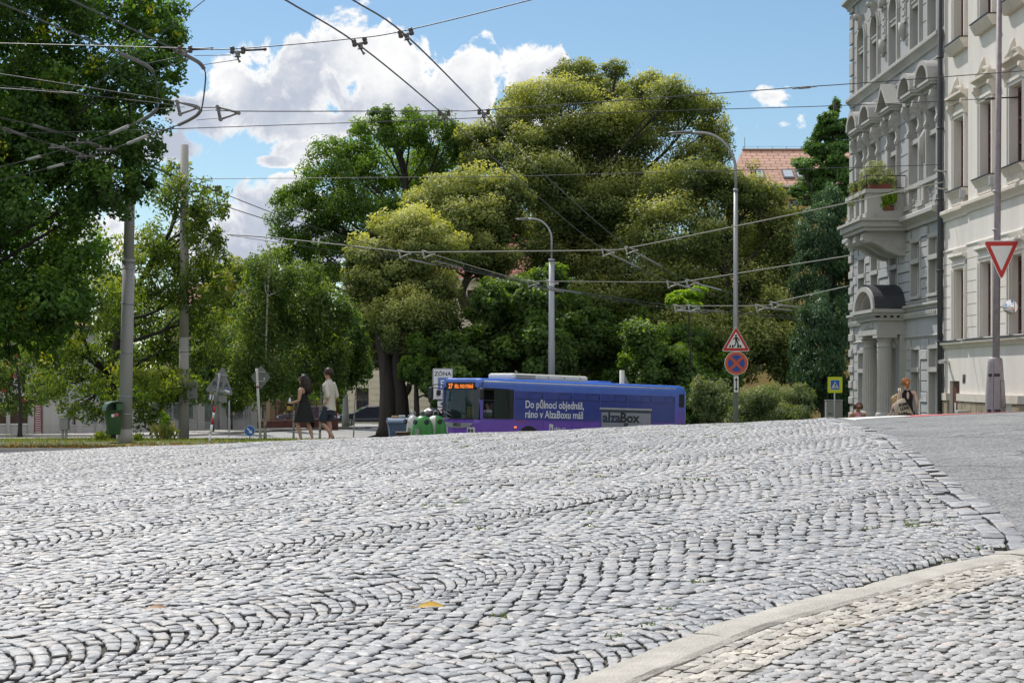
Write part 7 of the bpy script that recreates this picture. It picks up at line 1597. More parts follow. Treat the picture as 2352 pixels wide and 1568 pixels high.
def person(label, loc, rz, height, pose, skin_m, build=1.0, female=False):
    s = height / 1.84; r = thing('person', label, 'person', loc, rz); J, E, ix = body_graph(s, pose, female, build)
    for side, sx in (('l', 1), ('r', -1)):
        w = ix['wr' + side]; W = Vector(J[w][:3]); h = pose.get('hand_' + side)
        d_ = (Vector(h).normalized() if h else (W - Vector(J[ix['el' + side]][:3])).normalized()); lat = d_.cross(Vector((0, 0, 1))); lat = lat.normalized() if lat.length > .1 else Vector((1, 0, 0)); cu = d_.cross(lat)
        palm = W + d_ * .08 * s
        tips = [palm + d_ * L_ * s + lat * o * s + cu * .02 * s for L_, o in ((.075, .03), (.088, .011), (.082, -.009), (.062, -.028))]
        hand(J, E, w, palm, tips, palm - d_ * .01 * s + lat * .06 * s)
    o = skin('body', J, E, skin_m, r, 2); 
    hd = Vector(J[ix['skull']][:3]); f = pose.get('face', Vector((0, -1, 0))); f = Vector(f).normalized(); rt = Vector((0, 0, 1)).cross(f).normalized(); up = f.cross(rt) * 1.0
    if up.z < 0: up = -up
    mb = MB(); R = .092 * s
    mb.tube([hd + f * R * .92 + up * .005, hd + f * (R + .022) - up * .028, hd + f * R * .9 - up * .045], [.008, .013, .012], 8)
    for k in (-1, 1): mb.tube([hd + rt * k * .074 * s - up * .035 - f * .005, hd + rt * k * .088 * s - up * .005 - f * .012, hd + rt * k * .083 * s + up * .025], [.01, .014, .01], 8)
    mb.build('face', skin_m, r)
    MB().tube([hd + f * R * .93 - up * .068 * s - rt * .024, hd + f * R * 1.0 - up * .066 * s, hd + f * R * .93 - up * .068 * s + rt * .024], .006, 6).build('mouth', mat('lips', (.34, .12, .11), .5), r)
    mb = MB()
    for k in (-1, 1): mb.lathe([(.0, -.008), (.012, -.004), (.012, .004), (0, .008)], hd + f * R * .9 + rt * k * .032 * s + up * .012, 8)
    mb.build('eyes', M_DARKG, r)
    return r, J, ix, s, (hd, f, rt, up, R)
def glasses(r, H_, clear=False):
    hd, f, rt, up, R = H_; mb = MB()
    for k in (-1, 1):
        c = hd + f * (R + .012) + rt * k * .034 + up * .012
        if clear: mb.tube([c + rt * .03 * math.cos(t) + up * .02 * math.sin(t) for t in np.linspace(0, 2 * PI, 15)], .004, 5)
        else: mb.tube([c - f * .004, c + f * .004], .028, 12)
        mb.tube([c + rt * k * .028, hd + rt * k * .086 + f * .02 + up * .012], .003, 4)
    mb.tube([hd + f * (R + .014) - rt * .01 + up * .016, hd + f * (R + .014) + rt * .01 + up * .016], .003, 4)
    mb.build('glasses', M_DARKG, r)
def hair(r, pts, m, name='hair', rough=.012, sub=2, seed=1):
    J = [(p[0], p[1], p[2], p[3] * 1.13, (p[4] if len(p) > 4 else p[3]) * 1.13) for p in pts]; o = skin(name, J, [(i, i + 1) for i in range(len(J) - 1)], m, r, sub)
    g = np.random.default_rng(seed); n = len(o.data.vertices); co = np.empty(n * 3, np.float32); o.data.vertices.foreach_get('co', co); co = co.reshape(-1, 3)
    ph = np.sin(co[:, 0] * 95 + 2) * np.sin(co[:, 2] * 60) + np.sin(co[:, 1] * 88 + co[:, 2] * 40); c = co.mean(0); dv = co - c; dv /= np.linalg.norm(dv, axis=1, keepdims=True) + 1e-6
    co = co + dv * (rough * ph[:, None] * .7 + g.normal(0, rough * .5, (n, 1))); o.data.vertices.foreach_set('co', co.ravel()); o.data.update()
    return o
def strands(r, o_, n, L_, m, name='loose_strands', wdt=.003, g=1.0, frizz=.5):
    me = o_.data; vs = []; mb = MB(); idx = rng.choice(len(me.vertices), n)
    for i in idx:
        v = me.vertices[i]; nrm = v.normal; p = v.co; t = Vector(rng.normal(0, frizz, 3)); a = p + (nrm * .22 + t * .3) * L_ * .5 - Vector((0, 0, L_ * .35 * g)); b = a + (t * .3) * L_ - Vector((0, 0, L_ * .45 * g))
        mb.tube([p - nrm * .01, a, b], [wdt * 1.6, wdt, wdt * .3], 4, 0, False)
    return mb.build(name, m, r, False)
def garment(r, name, m, rings, tubes, s, n=28):
    """cloth body from (height, half width, half depth, shift) rings with soft folds, plus sleeves or legs, as one mesh"""
    mb = MB(); vs = []
    for i, (z, a, b, y) in enumerate(rings):
        for k in range(n):
            t = 2 * PI * k / n; w = 1 + .022 * math.sin(5 * t + i * 1.1) + .012 * math.sin(11 * t - i); vs.append((a * w * math.cos(t) * s, (b * w * math.sin(t) + y) * s, z * s + (.012 * math.sin(3 * t) if i == 0 else 0)))
    mb.add(vs, [(i * n + k, i * n + (k + 1) % n, (i + 1) * n + (k + 1) % n, (i + 1) * n + k) for i in range(len(rings) - 1) for k in range(n)], 0, True)
    for T in tubes:
        P = spline_([Vector(q[:3]) for q in T]); R = np.interp(np.linspace(0, len(T) - 1, len(P)), range(len(T)), [q[3] * s for q in T]); mb.tube(P, [v * (1 + .03 * math.sin(k * 1.9)) for k, v in enumerate(R)], 14)
    return mb.build(name, m, r)
def spline_(P, n=5):
    out = []
    for i in range(len(P) - 1):
        for k in range(n): out.append(P[i].lerp(P[i + 1], k / n))
    out.append(P[-1]); return [out[0]] + [(out[k - 1] + out[k] * 2 + out[k + 1]) / 4 for k in range(1, len(out) - 1)] + [out[-1]]
def J3(J, i, dr=0.0, k=1.0): j = J[i]; return (j[0], j[1], j[2], j[3] * k + dr, (j[4] if len(j) > 4 else j[3]) * k + dr)
# --- man in the light shirt
pm = dict(arm_l=((.25, .10, 1.15), (.235, .03, .98)), arm_r=((-.26, .07, 1.15), (-.235, .0, .97)), hand_l=(-.05, -.75, -.55), hand_r=(.05, -.7, -.6), leg_l=((.10, -.16, .49), (.10, .17, .14), (.10, .06, .035)), leg_r=((-.09, -.05, .50), (-.09, -.02, .085), (-.09, -.17, .03)), head=(0, -.03, 0), face=(.1, -1, .0))
r, J, ix, s, Hd = person('tall man seen from behind in a loose light linen shirt and navy shorts', base(756, 43.5), math.radians(-112), 1.86, pm, M_SKIN); o_ = J
garment(r, 'shirt', M_LINEN, [(.79, .178, .150, .02), (.84, .182, .150, .015), (.95, .176, .138, .0), (1.12, .172, .122, 0), (1.28, .192, .126, 0), (1.39, .20, .122, 0), (1.455, .178, .102, 0), (1.495, .12, .085, -.004), (1.53, .072, .07, -.008), (1.555, .075, .074, -.01)], [[(*(Vector(J[ix['sh' + sd]][:3]) * .86), .085), (*J[ix['sh' + sd]][:3], .078), (*J[ix['el' + sd]][:3], .066), (*Vector(J[ix['el' + sd]][:3]).lerp(Vector(J[ix['wr' + sd]][:3]), .25), .058)] for sd in 'lr'], s)
garment(r, 'shorts', M_NAVY, [(.66, .10, .10, 0), (.80, .168, .135, 0), (.90, .166, .136, 0), (1.0, .15, .12, 0)], [[(*J[ix['hip' + sd]][:3], .108), (*J[ix['th' + sd]][:3], .104), (*Vector(J[ix['th' + sd]][:3]).lerp(Vector(J[ix['kn' + sd]][:3]), .86), .10)] for sd in 'lr'], s)
for sd in 'lr':
    a_, t_ = Vector(J[ix['an' + sd]][:3]), Vector(J[ix['to' + sd]][:3]); dv = (t_ - a_); dv.z = 0; dv = dv.normalized() if dv.length > .01 else Vector((0, -1, 0)); hl = a_ - dv * .045 - Vector((0, 0, .045))
    so_ = skin('shoe', [(*(hl), .05, .045), (*(hl.lerp(t_, .5) + Vector((0, 0, .0))), .055, .045), (*(t_ + dv * .06), .05, .035)], [(0, 1), (1, 2)], M_SHOE, r, 2)
    MB().tube([hl - Vector((0, 0, .038)), hl.lerp(t_, .5) - Vector((0, 0, .04)), t_ + dv * .07 - Vector((0, 0, .03))], [.045, .05, .04], 10).build('sole', M_SOLE, so_)
h = Hd[0]; f = Hd[1]; ho = hair(r, [(*(h + Vector((0, .05, -.07))), .075), (*(h + Vector((0, .045, .0))), .108, .108), (*(h + Vector((0, .005, .055))), .106, .108), (*(h + Vector((0, -.06, .085))), .066, .05)], M_BRH, rough=.016); strands(r, ho, 240, .035, M_BRH, g=.6); glasses(r, Hd)
w = Vector(J[ix['wrl']][:3]); e = Vector(J[ix['ell']][:3]); dv = (w - e).normalized(); MB().tube([w - dv * .04, w - dv * .015], .036, 12).build('watch', mat('watch_pale', (.55, .47, .33), .4), r)
# --- woman in black
pw = dict(arm_l=((.235, -.02, 1.13), (.19, -.26, 1.06)), arm_r=((-.235, -.03, 1.13), (-.13, -.25, 1.07)), hand_l=(-.4, -.8, .1), hand_r=(.5, -.8, .1), leg_l=((.11, -.13, .50), (.11, -.02, .085), (.11, -.16, .03)), leg_r=((-.10, .10, .50), (-.10, .22, .10), (-.10, .09, .035)), head=(0, -.03, 0))
r, J, ix, s, Hd = person('dark curly haired woman in a black sleeveless top and skirt, holding things at her waist', base(697, 43.2), math.radians(-108), 1.68, pw, M_SKIN, 1.06)
Js = [(0, .0, .93 * s, .15, .13), J3(J, ix['spine'], .012), J3(J, ix['chest'], .012), (0, 0, 1.455 * s, .10, .075)]; skin('top', Js, [(0, 1), (1, 2), (2, 3)], M_BLKC, r, 2)
mb = MB(); n = 40; vs = []; rings = [(1.09, .15, .13), (1.0, .175, .155), (.86, .205, .185), (.72, .225, .215), (.60, .245, .245), (.545, .255, .26)]
for i, (z, a_, b_) in enumerate(rings):
    for k in range(n):
        t = 2 * PI * k / n; w_ = 1 + .045 * math.sin(t * 9 + i) * i / 5; dz = -.16 * max(0, math.cos(t - 2.6)) ** 6 * (i == 5)
        vs.append((a_ * math.cos(t) * w_, b_ * math.sin(t) * w_ + .02, (z) * s + dz))
mb.add(vs, [(i * n + k, i * n + (k + 1) % n, (i + 1) * n + (k + 1) % n, (i + 1) * n + k) for i in range(5) for k in range(n)], 0, True); mb.build('skirt', M_BLKC, r)
h = Hd[0]; ho = hair(r, [(*(h + Vector((0, -.03, .07))), .06, .055), (*(h + Vector((0, .025, .055))), .098, .098), (*(h + Vector((0, .07, -.03))), .105, .115), (*(h + Vector((0, .115, -.16))), .10, .135), (*(h + Vector((0, .13, -.28))), .085, .13), (*(h + Vector((0, .13, -.36))), .05, .09)], M_DKH, rough=.02); strands(r, ho, 420, .045, M_DKH, frizz=.9, g=1.0); glasses(r, Hd)
for sd in 'lr':
    a_, t_ = Vector(J[ix['an' + sd]][:3]), Vector(J[ix['to' + sd]][:3]); MB().tube([a_ + Vector((0, .04, -.06)), t_ + Vector((0, -.07, -.022))], [.04, .045], 10).build('sandal', mat('sandal_brown', (.2, .1, .05), .7), r)
bpy.context.view_layer.update(); c = r.matrix_world @ Vector((.05, -.34, 1.02 * s))
t_ = thing('pouch', 'small dark and yellow pouch held at the waist of the woman in black', 'pouch', c, r.rotation_euler[2]); MB().box(-.09, .09, -.05, .05, -.14, -.03, 0, .02).build('body', mat('pouch_yellow', (.42, .30, .06), .6, var=.2), t_); MB().box(-.08, .08, -.052, .052, -.03, .05, 0, .02).build('flap', M_BLKC, t_)
t_ = thing('drink_bottle', 'silver bottle in the hands of the woman in black', 'bottle', c + Vector((0, -.02, .06)), 0); MB().lathe([(.03, -.06), (.035, -.05), (.035, .07), (.02, .1), (.018, .13)], (0, 0, 0), 16).build('body', mat('bottle_silver', (.6, .6, .62), .2, 1.0), t_); MB().lathe([(.022, .13), (.022, .155), (.001, .156)], (0, 0, 0), 14).build('cap', M_BLK, t_)
# --- woman in pink coming up the slope
pk = dict(arm_l=((.26, .03, 1.14), (.25, -.06, .9)), arm_r=((-.26, .03, 1.14), (-.25, -.06, .9)), leg_l=((.1, -.1, .5), (.1, .0, .09), (.1, -.15, .03)), leg_r=((-.1, .08, .5), (-.1, .2, .1), (-.1, .06, .03)), head=(0, -.07, -.075), face=(0, -1, -.4))
p = base(1970, 46.0); r, J, ix, s, Hd = person('woman with short brown hair and glasses in a pink sleeveless top, head bowed', p, .12, (at(1970, 924, 46).z - p.z) * 1.05, pk, M_SKINT)
Js = [(0, .0, .93 * s, .15, .13), J3(J, ix['spine'], .02), J3(J, ix['chest'], .034), (0, -.02, 1.45 * s, .105, .095)] + [(J[ix['sh' + q]][0] * .55, J[ix['sh' + q]][1] - .02, J[ix['sh' + q]][2] - .01, .10, .095) for q in 'lr']; skin('top', Js, [(0, 1), (1, 2), (2, 3), (2, 4), (2, 5)], M_PINK, r, 2)
skin('trousers', [(0, 0, .9 * s, .16, .14)] + [J3(J, ix[n_ + sd], .02) for sd in 'lr' for n_ in ('th', 'kn', 'an')], [(0, 1), (1, 2), (2, 3), (0, 4), (4, 5), (5, 6)], M_NAVY, r, 2)
h = Hd[0]; ho = hair(r, [(*(h + Vector((0, .03, -.06))), .075), (*(h + Vector((0, .045, .015))), .112, .092), (*(h + Vector((0, .02, .06))), .11, .08), (*(h + Vector((-.01, -.045, .085))), .05, .03)], mat('auburn_hair', (.09, .04, .025), .6, var=.4, nscale=40), rough=.014)
for k in (-1, 1): hair(r, [(*(h + Vector((k * .07, .01, .06))), .04), (*(h + Vector((k * .095, .03, .0))), .035), (*(h + Vector((k * .1, .03, -.07))), .03)], mat('auburn_hair', (.09, .04, .025)), 'side_hair', .012)
strands(r, ho, 110, .03, mat('auburn_hair', (.09, .04, .025)), g=.3); glasses(r, Hd, True)
mb = MB().tube([(.13 * s, -.06, 1.47 * s), (.10, -.125, 1.3 * s), (.0, -.16, 1.1 * s), (-.15, -.16, .95 * s)], .012, 6); mb.build('bag_strap', mat('grey_strap', (.2, .2, .22), .8), r)
# --- ginger woman with the tote bag
pg = dict(arm_l=((.245, .02, 1.15), (.27, -.08, .95)), arm_r=((-.25, .04, 1.14), (-.2, -.06, .94)), hand_l=(0, -.6, -.7), hand_r=(.1, -.7, -.5), leg_l=((.1, -.05, .5), (.1, .04, .09), (.1, -.12, .03)), leg_r=((-.1, .02, .5), (-.1, .1, .09), (-.1, -.05, .03)), head=(.03, -.06, -.035), face=(.75, -.75, -.35), lean=-.05)
p = base(2084, 40.0); r, J, ix, s, Hd = person('ginger haired woman seen from behind in a black sleeveless dress, looking down to the left', p, PI - .1, at(2084, 866, 40).z - p.z, pg, M_SKINP)
Js = [(0, .0, .80 * s, .17, .15), (0, .0, .93 * s, .155, .135), J3(J, ix['spine'], .02), J3(J, ix['chest'], .036), (0, J[ix['neck0']][1], 1.47 * s, .11, .09)] + [(J[ix['sh' + q]][0] * .62, J[ix['sh' + q]][1], J[ix['sh' + q]][2] + .012, .098, .09) for q in 'lr']; dr = skin('dress', Js, [(0, 1), (1, 2), (2, 3), (3, 4), (3, 5), (3, 6)], M_BLKC, r, 2)
MB().lathe([(.16, 0), (.19, .25 * s), (.175, .5 * s)], (0, 0, .42 * s), 20).build('skirt', M_BLKC, r)
by = J[ix['chest']][1] + .128; mb = MB().prism([(.0 + .03 * math.cos(t), 1.36 * s + .085 * math.sin(t)) for t in np.linspace(0, 2 * PI, 16)[:-1]], by + .004, by + .012); mb.build('bare_back', M_SKINP, dr)
h = Hd[0]; ho = hair(r, [(*(h + Vector((-.01, .05, -.04))), .07), (*(h + Vector((0, .03, .02))), .1, .098), (*(h + Vector((.005, .0, .06))), .092, .09), (*(h + Vector((.03, -.04, .07))), .06, .05)], M_RED, rough=.01); hair(r, [(*(h + Vector((-.03, .09, .03))), .035), (*(h + Vector((-.03, .135, .0))), .045), (*(h + Vector((-.03, .14, -.07))), .035), (*(h + Vector((-.02, .13, -.12))), .015)], M_RED, 'ponytail', .008); strands(r, ho, 140, .04, M_RED, g=.6, frizz=.8); glasses(r, Hd, True)
bpy.context.view_layer.update(); sh = r.matrix_world @ Vector(J[ix['shl']][:3])
bag = thing('tote_bag', 'cream cotton tote bag with black hand lettering hung on the ginger woman\'s shoulder', 'bag', sh + Vector((-.05, 0, .2)), -.12); M_TOTE = mat('tote_canvas', (.50, .43, .33), .9, var=.1, nscale=14, bump=.4, bscale=20)
bw = [(-.16, -.40), (.06, -.29), (.10, -.30), (.30, -.62), (.02, -.80), (-.10, -.82)]; bw = [(-.10, -.46), (.02, -.36), (.12, -.34), (.33, -.70), (.31, -.74), (-.03, -.90), (-.06, -.88)]
mb = MB(); front = [(x, -.19 - .03 * math.sin(k), z) for k, (x, z) in enumerate(bw)]; backp = [(x, -.13, z) for x, z in bw]; n = len(bw); cf = (.1, -.235, -.64)
mb.add(front + backp + [cf], [(k, (k + 1) % n, 2 * n) for k in range(n)] + [(k, k + n, (k + 1) % n + n, (k + 1) % n) for k in range(n)] + [tuple(range(2 * n - 1, n - 1, -1))], 0, True); mb.build('bag_body', M_TOTE, bag)
for a_ in (-.015, .025): MB().tube([(a_ + .03, .06, -.17), (a_ + .03, -.02, -.125), (a_ + .03, -.10, -.18), (a_ + .04, -.19, -.38)], [.016, .016, .016, .02], 6).build('strap', M_TOTE, bag)
for t, x, z, sz in (('SOME', .005, -.535, .095), ('LOVE', .04, -.625, .095), ('RAIN', .0, -.76, .105)): text(t, sz, M_SBLACK, bag, (x, -.243, z), (.96, 0, .22), (-.2, 0, 1), 'lettering', bold=.006, squeeze=.85)
mb = MB()
for k in range(16): a_ = 2 * PI * k / 16; mb.tube([(.10 + .125 * math.cos(a_), -.243, -.64 + .13 * math.sin(a_)), (.10 + .15 * math.cos(a_ + .2), -.24, -.64 + .155 * math.sin(a_ + .2))], .004, 4)
mb.build('drawing', M_SBLACK, bag)
# --- fair child with a scooter beside her
pc = dict(arm_l=((.22, -.1, 1.12), (.16, -.3, 1.02)), arm_r=((-.22, -.1, 1.12), (-.16, -.3, 1.02)), leg_l=((.1, -.05, .5), (.1, .02, .09), (.1, -.14, .03)), leg_r=((-.1, 0, .5), (-.1, .06, .09), (-.1, -.1, .03)), head=(0, -.03, 0))
p = base(2056, 40.3); r, J, ix, s, Hd = person('fair long-haired child standing close beside the ginger woman', p, -2.0, 1.22, pc, M_SKINP)
skin('shirt', [(0, .0, .93 * s, .12, .10), J3(J, ix['spine'], .02), J3(J, ix['chest'], .012), (0, 0, 1.45 * s, .07, .06)], [(0, 1), (1, 2), (2, 3)], mat('white_tee', (.66, .64, .68), .9), r, 2)
skin('shorts', [(0, 0, .9 * s, .12, .11)] + [J3(J, ix[n_ + sd], .02) for sd in 'lr' for n_ in ('hip', 'th')], [(0, 1), (1, 2), (0, 3), (3, 4)], M_BLKC, r, 2)
h = Hd[0]; ho = hair(r, [(*(h + Vector((0, -.01, .045))), .07), (*(h + Vector((0, .03, .01))), .085), (*(h + Vector((0, .065, -.1))), .08), (*(h + Vector((0, .075, -.22))), .065), (*(h + Vector((0, .07, -.3))), .035)], M_BLND, rough=.014); strands(r, ho, 220, .09, M_BLND, frizz=.8, g=.6)
sc_ = thing('kick_scooter', 'kick scooter with dark handlebar grips held by the fair child', 'scooter', base(2047, 40.2), -2.0); MB().tube([(0, 0, .1), (0, .06, .86)], .018, 8).build('stem', M_GALV, sc_); MB().tube([(-.2, .06, .86), (.2, .06, .86)], .014, 8).build('handlebar', M_GALV, sc_)
for k in (-1, 1): MB().tube([(k * .2, .06, .86), (k * .11, .06, .86)], .019, 8).build('grip', M_BLK, sc_)
MB().box(-.05, .05, .05, .6, .06, .085, 0, .01).build('deck', M_GALV, sc_)
for y in (0, .66): MB().tube([(-.015, y, .07), (.015, y, .07)], .07, 16).build('wheel', M_BLK, sc_)
# --- driver in the bus cab
bpy.context.view_layer.update(); dpos = bus.matrix_world @ Vector((.95, .56, .95)); pd_ = dict(arm_l=((.26, -.08, 1.16), (.2, -.32, 1.16)), arm_r=((-.26, -.08, 1.16), (-.2, -.32, 1.16)), leg_l=((.11, -.42, .93), (.11, -.46, .5), (.11, -.6, .46)), leg_r=((-.11, -.42, .93), (-.11, -.46, .5), (-.11, -.6, .46)), head=(0, -.03, 0), face=(.75, -.7, 0))
r, J, ix, s, Hd = person('bus driver in sunglasses and pale shirt at the open cab window', dpos - Vector((0, 0, .6)), TH - PI / 2, 1.74, pd_, M_SKIN)
Js = [(0, .0, .93 * s, .16, .14), J3(J, ix['spine'], .035), J3(J, ix['chest'], .02), (0, 0, 1.46 * s, .08, .07)] + [J3(J, ix[n_ + sd], .02) for sd in 'lr' for n_ in ('sh', 'el')]; skin('shirt', Js, [(0, 1), (1, 2), (2, 3), (2, 4), (4, 5), (2, 6), (6, 7)], mat('pale_shirt', (.62, .64, .70), .85), r, 2)
skin('trousers', [(0, 0, .9 * s, .15, .14)] + [J3(J, ix[n_ + sd], .02) for sd in 'lr' for n_ in ('th', 'kn', 'an')], [(0, 1), (1, 2), (2, 3), (0, 4), (4, 5), (5, 6)], M_NAVY, r, 2)
h = Hd[0]; hair(r, [(*(h + Vector((0, .05, -.03))), .07), (*(h + Vector((0, .03, .03))), .092), (*(h + Vector((0, -.02, .07))), .07, .06)], M_DKH, rough=.008); glasses(r, Hd)
# ------------------------------------------------------------------ overhead lines (survey readings: column, row, distance)
M_WIRE = mat('line_wire', (.07, .072, .078), .5, .5, var=.1); M_ROPE = mat('pale_span_rope', (.34, .335, .31), .7, var=.15, nscale=20); M_CU = mat('contact_wire', (.11, .10, .10), .45, .6, var=.1)
M_INS = mat('insulator_brown', (.075, .055, .045), .45, var=.2); M_FIT = mat('cast_fitting', (.20, .195, .19), .6, .5, var=.2, nscale=20); M_LITE = mat('pale_fitting', (.46, .45, .44), .5, .3, var=.15)
def spline(P, n=6):
    out = []
    for i in range(len(P) - 1):
        p0, p1, p2, p3 = P[max(i - 1, 0)], P[i], P[i + 1], P[min(i + 2, len(P) - 1)]
        for k in range(n):
            t = k / n; out.append(.5 * ((2 * p1) + (p2 - p0) * t + (2 * p0 - 5 * p1 + 4 * p2 - p3) * t * t + (3 * p1 - p0 - 3 * p2 + p3) * t ** 3))
    return out + [P[-1]]
def wire(label, pts, r, m, cat='wire', name='overhead_wire', smooth=True, group=None):
    P = [at(*p) for p in pts]; Q = spline(P) if smooth and len(P) > 2 else P
    # depth-proof: every run is a real cable in space
    return single(MB().tube(Q, r, 6), name, m, label, cat, group)
wire('top cross wire running from the lime tree up to the right through two clamp pairs', [(-300, 96, 25), (0, 100, 25), (425, 111, 24), (547, 112, 23.6), (801, 90, 23), (933, 70, 22.6), (1220, 0, 22), (1500, -75, 21)], .0075, M_WIRE)
A_ = [(520, -85, 18), (655, 0, 20), (826, 105, 23), (1020, 264, 29), (1212, 431, 40), (1393, 577, 53), (1545, 648, 65), (1747, 703, 80), (1952, 726, 92), (2120, 738, 105)]
B_ = [(690, -75, 18), (810, 0, 20), (935, 84, 22.6), (1111, 259, 28.5), (1270, 420, 39), (1448, 571, 53), (1588, 646, 65), (1783, 697, 80), (1952, 720, 92), (2120, 733, 105)]
wire('left of two contact wires descending steeply from the top towards the sign lamp', A_, .011, M_CU, name='contact_wire'); wire('right of two contact wires descending steeply from the top towards the sign lamp', B_, .011, M_CU, name='contact_wire')
wire('cross wire below the cloud, joined by two triangular links and a turnbuckle near the facade', [(-200, 140, 27), (0, 170, 27), (415, 235, 27), (448, 246, 27), (507, 248, 27), (541, 255.5, 27), (1020, 255, 28.8), (1111, 253, 28.3), (1481, 227, 29), (1848, 200, 30), (1952, 193, 30.5), (2352, 163, 32), (2600, 142, 33)], .008, M_WIRE)
wire('slack cross wire running under the triangular links to a clamp on the mauve pole', [(-200, 312, 36), (0, 307, 36), (343, 298, 37), (632, 288, 38), (976, 276, 39), (1397, 259, 40), (1952, 242, 41), (2288, 226, 42)], .0085, M_WIRE)
wire('short span with insulators leading right from the mauve pole', [(2290, 226, 42), (2330, 224.5, 42.3), (2420, 221, 43), (2560, 214, 44)], .0085, M_WIRE)
wire('thin cross wire from the free-standing concrete pole to the grey facade', [(-200, 414, 54), (0, 414, 54), (422, 411, 55.8), (800, 408.5, 54), (1176, 405, 52.5), (1523, 396, 51), (1952, 385, 49.5), (2168, 378, 48.7)], .010, M_WIRE)
wire('pale span rope sweeping over the bus up to a bracket on the cream facade', [(522, 539, 58), (624, 546, 57), (798, 564, 55), (922, 578, 54), (983, 579, 53.5), (1206, 577, 53), (1391, 574.5, 53), (1452, 568, 53), (1688, 520, 51), (1952, 465, 49.5), (2168, 418, 48.8)], .018, M_ROPE, 'rope', 'span_rope')
wire('pale span rope passing above the bus roof and up to the grey facade', [(976, 579, 60), (1170, 636, 64), (1224, 646, 64.5), (1267, 646, 65), (1540, 648, 65), (1591, 644, 65), (1952, 587, 61), (1998, 580, 60.3)], .019, M_ROPE, 'rope', 'span_rope')
wire('lowest pale span rope ending at the corner of the grey facade', [(1540, 702, 80), (1747, 702, 80), (1782, 694, 80), (1952, 656, 68)], .022, M_ROPE, 'rope', 'span_rope')
L1 = [(-120, 235, 34), (0, 270, 35), (76, 288, 36), (185, 320, 38), (363, 389, 42), (501, 440, 47), (632, 491, 50), (798, 546, 53), (963, 588, 57), (1147, 634, 63), (1270, 661, 66), (1561, 704, 80), (1700, 717, 88), (1960, 738, 110)]
L2 = [(-120, 262, 34), (0, 292, 35), (59, 313, 36), (198, 359, 38), (297, 394, 41), (422, 442, 46), (632, 511, 50), (798, 563, 53), (956, 597, 57), (1206, 650, 64), (1267, 664, 66), (1545, 709, 80), (1700, 722, 88), (1960, 743, 110)]
wire('upper of the paired contact wires falling from the left edge behind the lamp', L1, .013, M_CU, name='contact_wire'); wire('lower of the paired contact wires falling from the left edge behind the lamp', L2, .013, M_CU, name='contact_wire')
wire('thin auxiliary wire just under the pale rope at the ash tree', [(530, 541, 59), (700, 566, 59), (860, 588, 60), (976, 604, 62), (1200, 648, 66), (1450, 690, 75)], .009, M_WIRE)
S1 = [(-60, -22, 21), (0, 7, 22), (274, 122, 26), (336, 150, 27), (356, 175, 27.5), (361, 224, 28.5), (361, 246, 29.5), (349, 260, 30.5), (316, 280, 32), (254, 308, 34), (155, 340, 36), (92, 359, 37), (0, 384, 38), (-150, 420, 39)]
S2 = [(60, -45, 20), (162, 0, 21), (402, 115, 25), (458, 145, 26), (471, 165, 26.5), (471, 195, 27), (463, 251, 29), (452, 265, 29.6), (410, 287, 31), (343, 310, 33), (300, 328, 34), (198, 361, 36), (145, 377, 37), (0, 415, 38.5), (-150, 455, 39.5)]
wire('left curved switch wire bending round through the lime tree', S1, .012, M_CU, name='contact_wire'); wire('right curved switch wire bending round against the cloud', S2, .012, M_CU, name='contact_wire')
wire('thin stay wire slanting up to the right through the lime tree top', [(198, 212, 33), (293, 138, 30), (471, 0, 26), (560, -70, 24)], .007, M_WIRE, 'wire', 'stay_wire'); wire('short stay wire reaching a ring in the lime tree', [(-150, 190, 34), (0, 197, 34), (195, 216, 33)], .008, M_WIRE, 'wire', 'stay_wire'); wire('short stay wire falling to the right from the ring in the lime tree', [(198, 216, 33), (230, 252, 35), (258, 286, 37)], .007, M_WIRE, 'wire', 'stay_wire')
wire('thin wire ending at the right triangular link, starting at the left edge', [(-200, 200, 26.9), (0, 203, 26.9), (200, 219, 26.9), (412, 243, 27)], .007, M_WIRE, 'wire', 'stay_wire')
# clamps with two insulators where cross wires carry the contact wires
def along(pts, px): 
    P = np.array(pts, float); return float(np.interp(px, P[:, 0], P[:, 1])), float(np.interp(px, P[:, 0], P[:, 2]))
def hanger(px, py, d, label, tilt=0.0, low=.17, tail=0):
    c = at(px, py, d); o = thing('wire_clamp', label, 'wire clamp', c, 0, 'clamps hanging from the cross wires'); o.rotation_euler = (0, -tilt, 0)
    for s in (-1, 1): MB().lathe([(.018, -.05), (.032, -.04), (.032, -.01), (.025, 0), (.032, .01), (.032, .04), (.018, .05)], (s * .072, 0, -.0), 10).build('insulator', M_INS, o)
    MB().box(-.07, .07, -.02, .02, -.035, -.01).tube([(0, 0, -.02), (0, 0, -.075), (0, 0, -.09)], [.035, .03, .05], 10).tube([(0, 0, -.09), (.01, 0, -.13), (.03, 0, -low)], [.014, .012, .02], 8).build('clamp_body', M_FIT, o)
    if tail: MB().tube([(.09, 0, .0), (.36, 0, .012)], [.016, .014], 8).lathe([(.0, -.024), (.024, -.012), (.024, .012), (0, .024)], (.37, 0, .012), 8).build('strain_rod', M_INS, o)
    return o
hanger(826, 97, 23, 'clamp on the top cross wire carrying the left steep contact wire', .2); hanger(932, 76, 22.6, 'clamp on the top cross wire carrying the right steep contact wire', .25)
hanger(1020, 260, 29, 'small clamp below the cloud on the left steep contact wire'); hanger(1111, 257, 28.4, 'small clamp at the treetops on the right steep contact wire')
h1 = hanger(425, 114, 24, 'left clamp with a long strain rod, at the edge of the lime tree', 0, .16, 1); h2 = hanger(546, 116, 23.6, 'right clamp with a long strain rod, against the sky', 0, .16, 1)
